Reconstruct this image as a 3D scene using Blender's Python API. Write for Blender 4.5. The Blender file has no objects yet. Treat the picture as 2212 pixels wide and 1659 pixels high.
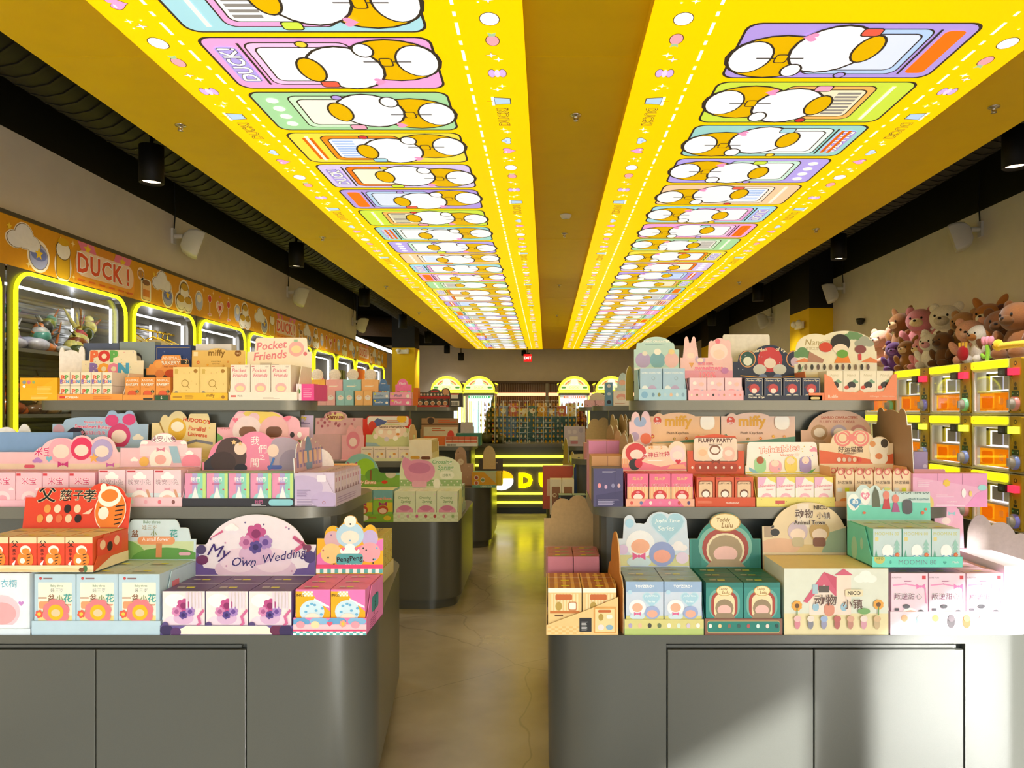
import bpy, math, random
from mathutils import Vector, Matrix
from math import pi, sin, cos, sqrt

# ------------------------------------------------------------------ camera
SC = bpy.context.scene
COL = SC.collection
F, VX, VY, CH = 1600.0, 1180.0, 888.0, 1.3          # focal length in px, vanishing point, eye height
cam = bpy.data.cameras.new('camera'); cam_o = bpy.data.objects.new('camera', cam); COL.objects.link(cam_o)
cam.sensor_fit = 'HORIZONTAL'; cam.sensor_width = 36.0; cam.lens = 36.0 * F / 2212
cam.shift_x = -(VX - 1106) / 2212; cam.shift_y = (VY - 829.5) / 2212
cam.clip_start = .05; cam.clip_end = 200
cam_o.location = (0, 0, CH); cam_o.rotation_euler = (pi / 2, 0, 0); SC.camera = cam_o

# ------------------------------------------------------------------ sky, sun, exposure
w = bpy.data.worlds.new('daylight'); SC.world = w; w.use_nodes = True
nt = w.node_tree; bg = nt.nodes['Background']
sky = nt.nodes.new('ShaderNodeTexSky'); sky.sky_type = 'NISHITA'; sky.sun_disc = False
sky.sun_elevation = math.radians(28); sky.sun_rotation = math.radians(150); sky.air_density = 1.0; sky.dust_density = .8; sky.ozone_density = 2.5
nt.links.new(sky.outputs[0], bg.inputs[0]); bg.inputs[1].default_value = .42
sun = bpy.data.lights.new('sun_offscreen', 'SUN'); sun.energy = 10.5; sun.angle = math.radians(1.1); sun.color = (1, 1, 1)
sun_o = bpy.data.objects.new('sun_offscreen', sun); COL.objects.link(sun_o)
sun_o.rotation_euler = Vector((-1, 1.6, -.62)).to_track_quat('-Z', 'Y').to_euler()
vs = SC.view_settings; vs.view_transform = 'Standard'; vs.look = 'None'; vs.gamma = 1; vs.use_curve_mapping = False
vs.exposure = .5

def wx(px, Y): return (px - VX) * Y / F
def wz(py, Y): return CH - (py - VY) * Y / F

# ------------------------------------------------------------------ helpers
def lin(c):
    if not isinstance(c, str): return tuple(c)
    if len(c) == 3: c = ''.join(k * 2 for k in c)
    v = [int(c[i:i + 2], 16) / 255 for i in (0, 2, 4)]
    return tuple(x / 12.92 if x <= .04045 else ((x + .055) / 1.055) ** 2.4 for x in v)

TXT = {}
def glyphs(s, off=0.0):
    k = (s, off)
    if k not in TXT:
        cu = bpy.data.curves.new('t', 'FONT'); cu.body = s; cu.size = 1; cu.resolution_u = 2; cu.offset = off
        o = bpy.data.objects.new('t', cu); COL.objects.link(o)
        dg = bpy.context.evaluated_depsgraph_get(); e = o.evaluated_get(dg); m = e.to_mesh()
        vv = [(v.co.x, v.co.y) for v in m.vertices]; ff = [tuple(p.vertices) for p in m.polygons]
        e.to_mesh_clear(); bpy.data.objects.remove(o); bpy.data.curves.remove(cu)
        xs = [v[0] for v in vv] or [0, 1]; ys = [v[1] for v in vv] or [0, 1]
        TXT[k] = (vv, ff, min(xs), max(xs), min(ys), max(ys))
    return TXT[k]

class MB:
    """collects coloured faces for one mesh"""
    def __init__(s): s.v = []; s.f = []; s.c = []; s.sm = []
    def poly(s, pts, c, sm=False):
        n = len(s.v); s.v += [tuple(p) for p in pts]; s.f.append(tuple(range(n, n + len(pts)))); s.c.append(lin(c)); s.sm.append(sm)
    def mesh_(s, vv, ff, c, sm=False):
        n = len(s.v); s.v += [tuple(p) for p in vv]; c = lin(c)
        for f in ff: s.f.append(tuple(n + i for i in f)); s.c.append(c); s.sm.append(sm)
    def box(s, x0, x1, y0, y1, z0, z1, c, top=None, side=None, front=None):
        P = [(x, y, z) for z in (z0, z1) for y in (y0, y1) for x in (x0, x1)]
        for f, cc in (((0, 1, 5, 4), front or c), ((1, 3, 7, 5), side or c), ((3, 2, 6, 7), c), ((2, 0, 4, 6), side or c), ((4, 5, 7, 6), top or c), ((0, 2, 3, 1), c)):
            s.poly([P[i] for i in f], cc)
    def bbox(s, x0, x1, y0, y1, z0, z1, c, b=.004):
        """box with chamfered edges"""
        s.prism(rrect2(x0, x1, y0, y1, b, 2), z0, z1, c)
    def prism(s, pts, z0, z1, c, top=None, sm=False):
        n = len(pts); lo = [(p[0], p[1], z0) for p in pts]; hi = [(p[0], p[1], z1) for p in pts]
        s.poly(hi, top or c); s.poly(lo[::-1], c)
        s.mesh_(lo + hi, [(i, (i + 1) % n, n + (i + 1) % n, n + i) for i in range(n)], c, sm)
    def card(s, pts, O, U, V, N, th, c, back=None, edge=None):
        """flat die-cut card: outline pts in metres on (U,V), thickness along -N"""
        O, U, V, N = map(Vector, (O, U, V, N)); fr = [O + U * a + V * b for a, b in pts]; bk = [p - N * th for p in fr]; n = len(pts)
        s.poly(fr, c); s.poly(bk[::-1], back or c)
        s.mesh_(fr + bk, [(i, n + i, n + (i + 1) % n, (i + 1) % n) for i in range(n)], edge or back or c)
    def ball(s, c, r, col, nu=12, nv=8, R=None):
        c = Vector(c); r = (r, r, r) if not hasattr(r, '__len__') else r; vv = []; ff = []
        for j in range(nv + 1):
            t = pi * j / nv
            for i in range(nu):
                a = 2 * pi * i / nu; p = Vector((r[0] * sin(t) * cos(a), r[1] * sin(t) * sin(a), r[2] * cos(t)))
                vv.append(c + (R @ p if R else p))
        for j in range(nv):
            for i in range(nu): ff.append((j * nu + i, (j + 1) * nu + i, (j + 1) * nu + (i + 1) % nu, j * nu + (i + 1) % nu))
        s.mesh_(vv, ff, col, True)
    def tube(s, path, r, col, n=8, closed=False, sm=True, r1=None):
        P = [Vector(p) for p in path]; m = len(P); rings = []; ref = None
        for i in range(m):
            a = P[(i - 1) % m] if closed or i > 0 else P[i]; b = P[(i + 1) % m] if closed or i < m - 1 else P[i]
            t = (b - a).normalized()
            if ref is None: ref = Vector((0, 0, 1)) if abs(t.z) < .9 else Vector((1, 0, 0))
            u = t.cross(ref).normalized(); v = u.cross(t).normalized(); ref = v
            rr = r if r1 is None else r + (r1 - r) * i / (m - 1)
            rings += [P[i] + (u * cos(2 * pi * k / n) + v * sin(2 * pi * k / n)) * rr for k in range(n)]
        ff = [(i * n + k, i * n + (k + 1) % n, ((i + 1) % m) * n + (k + 1) % n, ((i + 1) % m) * n + k) for i in range(m if closed else m - 1) for k in range(n)]
        s.mesh_(rings, ff, col, sm)
        if not closed: s.poly(rings[:n], col); s.poly(rings[-n:][::-1], col)
    def lathe(s, prof, c, col, n=20, sm=True):
        c = Vector(c); vv = [c + Vector((r * cos(2 * pi * k / n), r * sin(2 * pi * k / n), z)) for r, z in prof for k in range(n)]
        ff = [(i * n + k, i * n + (k + 1) % n, (i + 1) * n + (k + 1) % n, (i + 1) * n + k) for i in range(len(prof) - 1) for k in range(n)]
        s.mesh_(vv, ff, col, sm)
    def mesh(s, name):
        m = bpy.data.meshes.new(name); m.from_pydata(s.v, [], s.f)
        at = m.color_attributes.new('Col', 'FLOAT_COLOR', 'CORNER'); d = []
        for f, c in zip(s.f, s.c): d += [c[0], c[1], c[2], 1.0] * len(f)
        at.data.foreach_set('color', d); m.polygons.foreach_set('use_smooth', s.sm); m.update()
        return m
    def build(s, name, mat, parent=None, loc=(0, 0, 0), rz=0):
        return obj(name, s.mesh(name), mat, parent, loc, rz)

def obj(name, mesh, mat=None, parent=None, loc=(0, 0, 0), rz=0):
    o = bpy.data.objects.new(name, mesh); COL.objects.link(o); o.location = loc; o.rotation_euler = (0, 0, rz)
    if mat and mesh is not None and not mesh.materials: mesh.materials.append(M[mat])
    if parent: o.parent = parent
    return o
def tag(o, label, cat, group=None):
    o['label'] = label; o['category'] = cat
    if group: o['group'] = group
    return o
def struct(o): o['kind'] = 'structure'; return o

def rrect2(x0, x1, y0, y1, r, n=5):
    r = min(r, abs(x1 - x0) / 2, abs(y1 - y0) / 2); out = []
    for cx, cy, a0 in ((x1 - r, y1 - r, 0), (x0 + r, y1 - r, 90), (x0 + r, y0 + r, 180), (x1 - r, y0 + r, 270)):
        out += [(cx + r * cos(math.radians(a0 + 90 * k / n)), cy + r * sin(math.radians(a0 + 90 * k / n))) for k in range(n + 1)]
    return out

# ---- flat print: shapes laid on a face.  x,y are fractions of the face; radii are fractions of its width
def shapes(pr, W, H):
    k = pr[0]; a = pr[1:]
    def P(pts, c): return [([(x * W, y * H) for x, y in pts], None, c)]
    def ell(cx, cy, rx, ry, c, n=20): return [([(cx * W + rx * W * cos(2 * pi * i / n), cy * H + ry * W * sin(2 * pi * i / n)) for i in range(n)], None, c)]
    if k == 'r': x, y, ww, hh, c = a; return P([(x, y), (x + ww, y), (x + ww, y + hh), (x, y + hh)], c)
    if k == 'R': x, y, ww, hh, r, c = a; return [(rrect2(x * W, (x + ww) * W, y * H, (y + hh) * H, r * W), None, c)]
    if k == 'o': return ell(*a)
    if k == 'p': return P(a[0], a[1])
    if k == 'h':
        cx, cy, s, c = a; q = []
        for i in range(24):
            t = 2 * pi * i / 24; q.append((cx * W + s * W * sin(t) ** 3, cy * H + s * W * (13 * cos(t) - 5 * cos(2 * t) - 2 * cos(3 * t) - cos(4 * t)) / 16))
        return [(q, None, c)]
    if k == 'f':
        cx, cy, r, c = a[:4]; out = []; n = 8 if len(a) > 5 else 6
        for i in range(n):
            t = 2 * pi * i / n + .3; q = [(cx * W + r * W * .62 * cos(t) + r * W * .4 * cos(2 * pi * j / 10), cy * H + r * W * .62 * sin(t) + r * W * .4 * sin(2 * pi * j / 10)) for j in range(10)]; out.append((q, None, c))
        return out + ell(cx, cy, r * .45, r * .45, a[4] if len(a) > 4 else 'f7c948', 14)
    if k in 's*':
        cx, cy, r, c = a; n = 4 if k == 's' else 5; q = []
        for i in range(2 * n):
            rr = r * W * (1 if i % 2 == 0 else (.3 if n == 4 else .45)); t = pi / 2 + pi * i / n; q.append((cx * W + rr * cos(t), cy * H + rr * sin(t)))
        return [(q, None, c)]
    if k == 'c':
        cx, cy, ww, c = a; h = W / H
        return ell(cx - ww * .25, cy - .05 * ww * h, ww * .25, ww * .17, c) + ell(cx + ww * .25, cy - .05 * ww * h, ww * .25, ww * .17, c) + ell(cx, cy + .06 * ww * h, ww * .28, ww * .26, c)
    if k == 'w':
        cx, cy, s, c = a; h = W / H
        return P([(cx, cy), (cx - s, cy + .6 * s * h), (cx - s, cy - .6 * s * h)], c) + P([(cx, cy), (cx + s, cy - .6 * s * h), (cx + s, cy + .6 * s * h)], c) + ell(cx, cy, s * .25, s * .25, c, 10)
    if k == 'k':
        x, y, ww, hh, n, m, c1, c2 = a; out = P([(x, y), (x + ww, y), (x + ww, y + hh), (x, y + hh)], c1)
        for i in range(n):
            for j in range(m):
                if (i + j) % 2: out.append(P([(x + ww * i / n, y + hh * j / m), (x + ww * (i + 1) / n, y + hh * j / m), (x + ww * (i + 1) / n, y + hh * (j + 1) / m), (x + ww * i / n, y + hh * (j + 1) / m)], c2)[0] + ('keep',))
        return out
    if k == 'g':
        x, y, ww, hh, n, c = a; out = []
        for i in range(n): out += P([(x + ww * (i + .2) / n, y), (x + ww * (i + .8) / n, y), (x + ww * (i + .8) / n, y + hh), (x + ww * (i + .2) / n, y + hh)], c)
        return out
    if k == 'd':
        n, seed, c, r = a; R_ = random.Random(seed); out = []
        for i in range(n): out += ell(R_.uniform(.05, .95), R_.uniform(.06, .94), r, r, c if isinstance(c, str) else R_.choice(c), 7)
        return out
    if k == 'l':
        pts, lw, c = a; out = []
        for (x0, y0), (x1, y1) in zip(pts, pts[1:]):
            d = Vector(((x1 - x0) * W, (y1 - y0) * H)); d = d.normalized() if d.length else Vector((1, 0)); nn = Vector((-d.y, d.x)) * lw * W / 2; d = d * lw * W * .3
            A = Vector((x0 * W, y0 * H)) - d; B = Vector((x1 * W, y1 * H)) + d
            out.append(([tuple(A + nn), tuple(A - nn), tuple(B - nn), tuple(B + nn)], None, c))
        return out
    if k == 'O':
        cx, cy, r, lw, c = a; n = 20; out = []
        for i in range(n):
            t0, t1 = 2 * pi * i / n, 2 * pi * (i + 1) / n; ro, ri = r * W, (r - lw) * W
            out.append(([(cx * W + ro * cos(t0), cy * H + ro * sin(t0)), (cx * W + ro * cos(t1), cy * H + ro * sin(t1)), (cx * W + ri * cos(t1), cy * H + ri * sin(t1)), (cx * W + ri * cos(t0), cy * H + ri * sin(t0))], None, c))
        return out
    if k == 'm':            # lines of tiny type
        x, y, ww, hh, n, c = a; R_ = random.Random(n); out = []
        for i in range(n): out += P([(x, y + hh * i / n), (x + ww * R_.uniform(.6, 1), y + hh * i / n), (x + ww * R_.uniform(.6, 1), y + hh * (i + .45) / n), (x, y + hh * (i + .45) / n)], c)
        return out
    if k == 't':
        cx, cy, hh, s, c = a[:5]; kw = a[5] if len(a) > 5 else {}
        out = []; b = kw.get('b', .012); hw = kw.get('hw', .06)
        if 'M' in s: b = 0; kw = {q: v for q, v in kw.items() if q != 'halo'}
        if any(ord(ch) > 0x2e80 for ch in s): b *= .4; hw = .035
        vv, ff, x0, x1, y0, y1 = glyphs(s, 0)
        sc = hh * H / max(.55, y1 - y0); sc = min(sc, kw.get('w', .92) * W / (x1 - x0)); sx = sc * kw.get('sx', 1); sh = kw.get('i', 0); rot = kw.get('a', 0)
        for off, cc in ([(hw, kw['halo'])] if 'halo' in kw else []) + [(b, c)]:
            vv, ff, *_ = glyphs(s, off); q = []
            for x, y in vv:
                X = (x - (x0 + x1) / 2) * sx; Y = (y - (y0 + y1) / 2) * sc; X += sh * Y
                q.append((cx * W + X * cos(rot) - Y * sin(rot), cy * H + X * sin(rot) + Y * cos(rot)))
            out.append((q, ff, cc))
        return out
    raise ValueError(k)

def clip_rect(p, W, H):
    for ax, sg, lim in ((0, 1, 0), (0, -1, -W), (1, 1, 0), (1, -1, -H)):
        out = []
        for i in range(len(p)):
            a, b = p[i - 1], p[i]; da, db = sg * a[ax] - lim, sg * b[ax] - lim
            if (da >= 0) != (db >= 0):
                t_ = da / (da - db); out.append((a[0] + (b[0] - a[0]) * t_, a[1] + (b[1] - a[1]) * t_))
            if db >= 0: out.append(b)
        p = out
        if len(p) < 3: return None
    return p
def draw(mb, art, O, U, V, N, W, H, e=.00022, l0=1, topf=None, clip=True):
    O, U, V, N = map(Vector, (O, U, V, N)); l = l0
    for pr in art:
        for sh in shapes(pr, W, H):
            p = sh[0]
            if sh[1] is None and clip:
                p = clip_rect(p, W, H)
                if not p: continue
            if topf: p = [(a, min(b, topf(a / W) * H - .001)) for a, b in p]
            q = [O + U * a + V * b + N * (e * l) for a, b in p]
            if sh[1] is None: mb.poly(q, sh[2])
            else: mb.mesh_(q, sh[1], sh[2])
            if len(sh) == 3 and pr[0] not in 'dgmOl': l += .35
        l += .65
    return l

# ------------------------------------------------------------------ materials
M = {}
def material(name, rough=.5, metal=0, spec=.5, glow=0, noise=0, nscale=40, bump=0, bscale=200, coat=0, trans=0, alpha=1, sheen=0, fixed=None):
    m = bpy.data.materials.new(name); m.use_nodes = True; t = m.node_tree; b = t.nodes['Principled BSDF']; M[name] = m
    at = t.nodes.new('ShaderNodeAttribute'); at.attribute_name = 'Col'; src = at.outputs['Color']
    if fixed:
        rgb = t.nodes.new('ShaderNodeRGB'); rgb.outputs[0].default_value = (*lin(fixed), 1); src = rgb.outputs[0]
    if noise:
        nz = t.nodes.new('ShaderNodeTexNoise'); nz.inputs['Scale'].default_value = nscale; nz.inputs['Detail'].default_value = 6
        tc = t.nodes.new('ShaderNodeTexCoord'); t.links.new(tc.outputs['Object'], nz.inputs['Vector'])
        mr = t.nodes.new('ShaderNodeMapRange'); mr.inputs[1].default_value = .3; mr.inputs[2].default_value = .7; mr.inputs[3].default_value = 1 - noise; mr.inputs[4].default_value = 1 + noise
        mx = t.nodes.new('ShaderNodeVectorMath'); mx.operation = 'SCALE'
        t.links.new(nz.outputs['Fac'], mr.inputs[0]); t.links.new(src, mx.inputs[0]); t.links.new(mr.outputs[0], mx.inputs['Scale']); src = mx.outputs[0]
    t.links.new(src, b.inputs['Base Color'])
    b.inputs['Roughness'].default_value = rough; b.inputs['Metallic'].default_value = metal; b.inputs['Specular IOR Level'].default_value = spec
    b.inputs['Coat Weight'].default_value = coat; b.inputs['Transmission Weight'].default_value = trans; b.inputs['Alpha'].default_value = alpha; b.inputs['Sheen Weight'].default_value = sheen
    if glow: t.links.new(src, b.inputs['Emission Color']); b.inputs['Emission Strength'].default_value = glow; b.inputs['Specular IOR Level'].default_value = 0.1
    if bump:
        n2 = t.nodes.new('ShaderNodeTexNoise'); n2.inputs['Scale'].default_value = bscale; n2.inputs['Detail'].default_value = 3
        tc2 = t.nodes.new('ShaderNodeTexCoord'); t.links.new(tc2.outputs['Object'], n2.inputs['Vector'])
        bp = t.nodes.new('ShaderNodeBump'); bp.inputs['Strength'].default_value = bump; bp.inputs['Distance'].default_value = .004
        t.links.new(n2.outputs['Fac'], bp.inputs['Height']); t.links.new(bp.outputs[0], b.inputs['Normal'])
    return m
material('card', .42, spec=.35, noise=.03, nscale=25)
material('kraft', .8, spec=.2, noise=.06, nscale=60)
material('paint', .55, spec=.3, noise=.03, nscale=6, bump=.05, bscale=300)
material('fixture', .3, metal=.15, spec=.45, noise=.06, nscale=900, bump=.03, bscale=1500)
material('black', .6, spec=.3, noise=.1, nscale=30)
material('metal', .25, metal=1, noise=.05, nscale=100)
material('plastic', .3, spec=.5, noise=.02, nscale=20)
material('panel_glow', .5, glow=.62)
material('neon', .4, glow=3.4)
material('led', .4, glow=7.0)
material('lit', .4, glow=1.1)
material('lit_soft', .4, glow=.5)
material('plush', .95, spec=.1, noise=.12, nscale=140, bump=.5, bscale=350, sheen=.4)
material('resin', .28, spec=.5, noise=.2, nscale=40)
mt = material('backlit_plastic', .35); t = mt.node_tree; bs = t.nodes['Principled BSDF']; tl = t.nodes.new('ShaderNodeBsdfTranslucent'); mx = t.nodes.new('ShaderNodeMixShader'); mx.inputs[0].default_value = .75
t.links.new([n for n in t.nodes if n.type == 'ATTRIBUTE'][0].outputs['Color'], tl.inputs[0]); t.links.new(bs.outputs[0], mx.inputs[1]); t.links.new(tl.outputs[0], mx.inputs[2]); t.links.new(mx.outputs[0], [n for n in t.nodes if n.type == 'OUTPUT_MATERIAL'][0].inputs[0])
mg = bpy.data.materials.new('glass'); mg.use_nodes = True; M['glass'] = mg; t = mg.node_tree; t.nodes.clear()
o_ = t.nodes.new('ShaderNodeOutputMaterial'); mx = t.nodes.new('ShaderNodeMixShader'); tr = t.nodes.new('ShaderNodeBsdfTransparent'); gl = t.nodes.new('ShaderNodeBsdfGlossy'); lw = t.nodes.new('ShaderNodeLayerWeight'); lw.inputs[0].default_value = .5; pw = t.nodes.new('ShaderNodeMath'); pw.operation = 'POWER'; pw.inputs[1].default_value = 5; fr = t.nodes.new('ShaderNodeMapRange'); fr.inputs[3].default_value = .03; fr.inputs[4].default_value = .8
tr.inputs[0].default_value = (.93, .95, .94, 1); gl.inputs['Roughness'].default_value = .02; t.links.new(lw.outputs['Facing'], pw.inputs[0]); t.links.new(pw.outputs[0], fr.inputs[0])
t.links.new(fr.outputs[0], mx.inputs[0]); t.links.new(tr.outputs[0], mx.inputs[1]); t.links.new(gl.outputs[0], mx.inputs[2]); t.links.new(mx.outputs[0], o_.inputs[0])
# polished concrete
mf = material('concrete', .34, spec=.5, fixed='9a9183'); t = mf.node_tree; b = t.nodes['Principled BSDF']
tc = t.nodes.new('ShaderNodeTexCoord'); n1 = t.nodes.new('ShaderNodeTexNoise'); n1.inputs['Scale'].default_value = 1.6; n1.inputs['Detail'].default_value = 9
cr = t.nodes.new('ShaderNodeValToRGB'); cr.color_ramp.elements[0].position = .3; cr.color_ramp.elements[0].color = (*lin('857c6b'), 1); cr.color_ramp.elements[1].position = .72; cr.color_ramp.elements[1].color = (*lin('b3aa98'), 1)
vo = t.nodes.new('ShaderNodeTexVoronoi'); vo.feature = 'DISTANCE_TO_EDGE'; vo.inputs['Scale'].default_value = .9
n3 = t.nodes.new('ShaderNodeTexNoise'); n3.inputs['Scale'].default_value = 3; ad = t.nodes.new('ShaderNodeMixRGB'); ad.inputs[0].default_value = .12
ck = t.nodes.new('ShaderNodeMapRange'); ck.inputs[1].default_value = 0; ck.inputs[2].default_value = .004; ck.inputs[3].default_value = .72; ck.inputs[4].default_value = 1
ml = t.nodes.new('ShaderNodeVectorMath'); ml.operation = 'SCALE'; L = t.links.new
L(tc.outputs['Object'], n1.inputs['Vector']); L(tc.outputs['Object'], n3.inputs['Vector']); L(tc.outputs['Object'], ad.inputs[1]); L(n3.outputs['Color'], ad.inputs[2]); L(ad.outputs[0], vo.inputs['Vector'])
L(vo.outputs['Distance'], ck.inputs[0]); L(n1.outputs['Fac'], cr.inputs[0]); L(cr.outputs[0], ml.inputs[0]); L(ck.outputs[0], ml.inputs['Scale']); L(ml.outputs[0], b.inputs['Base Color'])
rr = t.nodes.new('ShaderNodeMapRange'); rr.inputs[3].default_value = .1; rr.inputs[4].default_value = .36; L(n1.outputs['Fac'], rr.inputs[0]); L(rr.outputs[0], b.inputs['Roughness'])

# ------------------------------------------------------------------ room shell
XL, XR, YF, YB, ZW, ZC = -3.9, 3.95, -.7, 20.6, 3.12, 4.1
WALL, BLACK_PAINT = 'e2d8c8', '17140f'  # wall colour, and the black paint on upper walls and pier tops
def slab(name, x0, x1, y0, y1, z0, z1, c, mat='paint'):
    b = MB(); b.box(x0, x1, y0, y1, z0, z1, c); return struct(b.build(name, mat))
slab('floor', XL - 3.1, XR + .1, YF - .1, YB + .1, -.1, 0, '9a9183', 'concrete')
slab('pavement', -14, 16, -14, YF - .1, -.12, -.01, '77797c', 'paint')
slab('ceiling', XL - 3.1, XR + .1, YF - .1, YB + .1, ZC, ZC + .1, '1a1712', 'black')
def wall(name, x0, x1, y0, y1):
    b = MB(); b.box(x0, x1, y0, y1, 0, ZW, WALL); b.box(x0, x1, y0, y1, ZW, ZC, BLACK_PAINT); return struct(b.build(name, 'paint'))
b = MB(); b.box(-3.97, -3.87, YF, 15.6, 0, 2.6, WALL); b.box(-3.97, -3.47, YF, 13.5, 2.56, ZW, WALL); b.box(-3.97, -3.47, YF, 13.5, ZW, ZC, BLACK_PAINT); struct(b.build('wall_left', 'paint'))
wall('wall_right', XR, XR + .1, YF, YB); wall('wall_back', XL - 3, XR + .1, YB, YB + .1)
wall('wall_side', XL - 3.1, XL - 3, 15.6, YB); wall('wall_return', XL - 3, XL - .1, 15.5, 15.6)
# shop front behind the viewer: head beam and posts
b = MB(); b.box(XL - .1, XR + .1, YF - .1, YF, 2.45, ZC, WALL); struct(b.build('wall_front', 'paint'))
b = MB()
for x in (XL, -2.1, -.45, 1.2, 2.85, XR - .14): b.box(x, x + .14, YF - .1, YF, 0, 2.45, '2a2a28')
b.box(XL, XR, YF - .1, YF, 2.38, 2.45, '2a2a28'); b.box(XL, XR, YF - .1, YF, 0, .08, '2a2a28')
struct(b.build('window_1', 'black'))
b = MB(); b.box(-7, 4.1, -3.8, YF - .1, 2.4, 2.62, 'cfcac0'); b.box(-7, -6.8, -3.8, -3.6, -.02, 2.4, 'cfcac0'); b.box(3.85, 4.05, -3.8, -3.6, -.02, 2.4, 'cfcac0')
struct(b.build('added_shade_canopy', 'paint'))  # unseen slab on legs, added outside to give the sunlight its slanted edge
# yellow dropped ceiling
ZS = 2.95; K = ZS - CH; YEL = 'ffd200'
SL, SR, SE = -1.437 * K, 1.645 * K, 19.6
b = MB(); b.prism([(SL, YF), (SR, YF), (SR, SE - .3), (SR - .3, SE), (SL + .3, SE), (SL, SE - .3)], ZS, ZS + .28, YEL)
soffit = struct(b.build('ceiling_soffit', 'paint'))
for yy in (3.45, 7.1, 10.8, 14.4):
    b = MB(); b.box(SL + .02, SR - .02, yy, yy + .006, ZS - .0015, ZS + .01, YEL); b.build('panel_joint', 'paint', soffit)
# wall piers
def pier(name, x0, x1, y0, y1, z1=ZC):
    b = MB(); b.box(x0, x1, y0, y1, 0, 2.72, 'f2c800'); b.box(x0, x1, y0, y1, 2.72, z1, BLACK_PAINT); struct(b.build(name, 'paint'))
pier('trim_1', 3.62, XR, 10.2, 11.0); pier('trim_2', 3.5, XR, 16.0, 16.7); pier('trim_3', -3.46, -2.95, 16.6, 17.2)
# black ducts between wall and soffit
for i, (x, z, r) in enumerate(((-3.0, 3.45, .26), (3.3, 3.48, .24))):
    b = MB(); n = 150; prof = [(x, YF + (SE - 1 - YF) * k / n, z) for k in range(n + 1)]
    for k in range(n + 1): pass
    b.tube(prof, r, '191611', 16)
    for k in range(0, n, 1):
        y = prof[k][1]; b.tube([(x, y, z), (x, y + .02, z)], r + .006, '221e17', 16)
    tag(b.build('air_duct', 'black'), 'black round spiral air duct running above the %s wall' % ('cabinet-lined' if i == 0 else 'capsule-machine'), 'air duct')
b = MB(); b.tube([(-5.9, 17.4, 3.4), (-3.7, 18.5, 3.4)], .26, '6b5a4c', 16); tag(b.build('air_duct', 'black'), 'brownish round air duct hanging over the far left corner', 'air duct')
# ------------------------------------------------------------------ printed ceiling light boxes
ZP = 2.90; KP = ZP - CH
def card_art(k, near):
    """one printed card; x runs along the aisle, y from the inner to the outer edge"""
    D = '3a3128'
    cols = [('a8dbe8', 'e8a7dd', 'ffffff'), ('eea6df', 'f4c5ee', 'ffffff'), ('a9dba4', 'cfeccb', 'f3efe6'), ('f2e14a', 'ef8f1c', 'eef2ff'), ('d9c8f4', 'f07818', 'f3f3dc'), ('b49be8', 'b7d3f8', 'dfe9ff'),
            ('cfe64a', 'f6b860', 'f4ecc8'), ('9fd6d0', 'e9f6f4', 'ffffff'), ('b9a8f2', 'cdeedd', 'ffffff'), ('f7cfa8', 'fbe8d8', 'ffffff')]
    c1, c2, c3 = cols[k % 10]
    A = [('R', 0, 0, 1, 1, .12, D), ('R', .022, .012, .956, .976, .11, c1), ('R', .09, .36, .82, .46, .1, D), ('R', .105, .368, .79, .444, .09, c2), ('R', .17, .4, .66, .385, .08, D), ('R', .185, .408, .63, .369, .07, c3)]
    if k % 3 == 0: A += [('g', .22, .64, .56, .12, 7, 'a9c3f5' if k % 2 else '8f8a86'), ('r', .1, .88, .8, .02, 'f4f0e8')]
    elif k % 3 == 1: A += [('r', .1, .83, .8, .012, D), ('R', .16, .855, .68, .1, .06, 'b4a4f0'), ('t', .5, .905, .075, 'DUCK!', 'ffffff', {'w': .62, 'b': .02, 'halo': D, 'hw': .05})]
    else: A += [('r', .1, .83, .8, .012, D), ('R', .12, .86, .76, .09, .05, 'f07818')] if k % 2 else [('o', .2, .9, .06, .06, 'f7fff5'), ('o', .4, .9, .06, .06, 'f7fff5'), ('o', .6, .9, .06, .06, 'f7fff5'), ('o', .8, .9, .06, .06, 'f7fff5')]
    if k % 4 == 3: A += [('r', .15, .86, .7, .02, 'e06a10'), ('r', .15, .9, .7, .02, 'e06a10')]
    # plain outlined cushions fill the middle of every card
    s = .08 if k % 2 else -.03
    A += [('o', .5 + s, .2, .40, .44, D), ('o', .5 + s, .2, .375, .415, 'e6b400'), ('o', .5 + s, .09, .3, .2, D), ('o', .5 + s, .09, .28, .18, 'ffffff')]
    A += [('o', .52 - s, .43, .43, .36, D), ('o', .52 - s, .43, .402, .332, 'fbfcff')]
    A += [('o', .5 - s, .59, .25, .13, D), ('o', .5 - s, .59, .225, .108, 'e6b400')]
    if near:
        A += [('l', [(.5 + s, .12), (.5 + s, .33)], .018, D), ('R', .06, .5, .14, .09, .04, D), ('R', .075, .506, .11, .078, .03, ['cfe64a', 'e8604a', 'f3a8c4', 'a8dbe8'][k % 4]), ('o', .9, .56, .06, .06, D), ('o', .9, .56, .045, .045, ['d83a3a', 'f3d23a', 'b49be8'][k % 3]), ('R', .42 + s, .2, .16, .06, .03, D), ('R', .435 + s, .206, .13, .048, .025, 'e6b400'), 
              ('o', .8, .31, .13, .1, D), ('o', .8, .31, .11, .08, 'ffffff'), ('h', .2, .3, .07, 'ef9ac8')]
    return A
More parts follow.
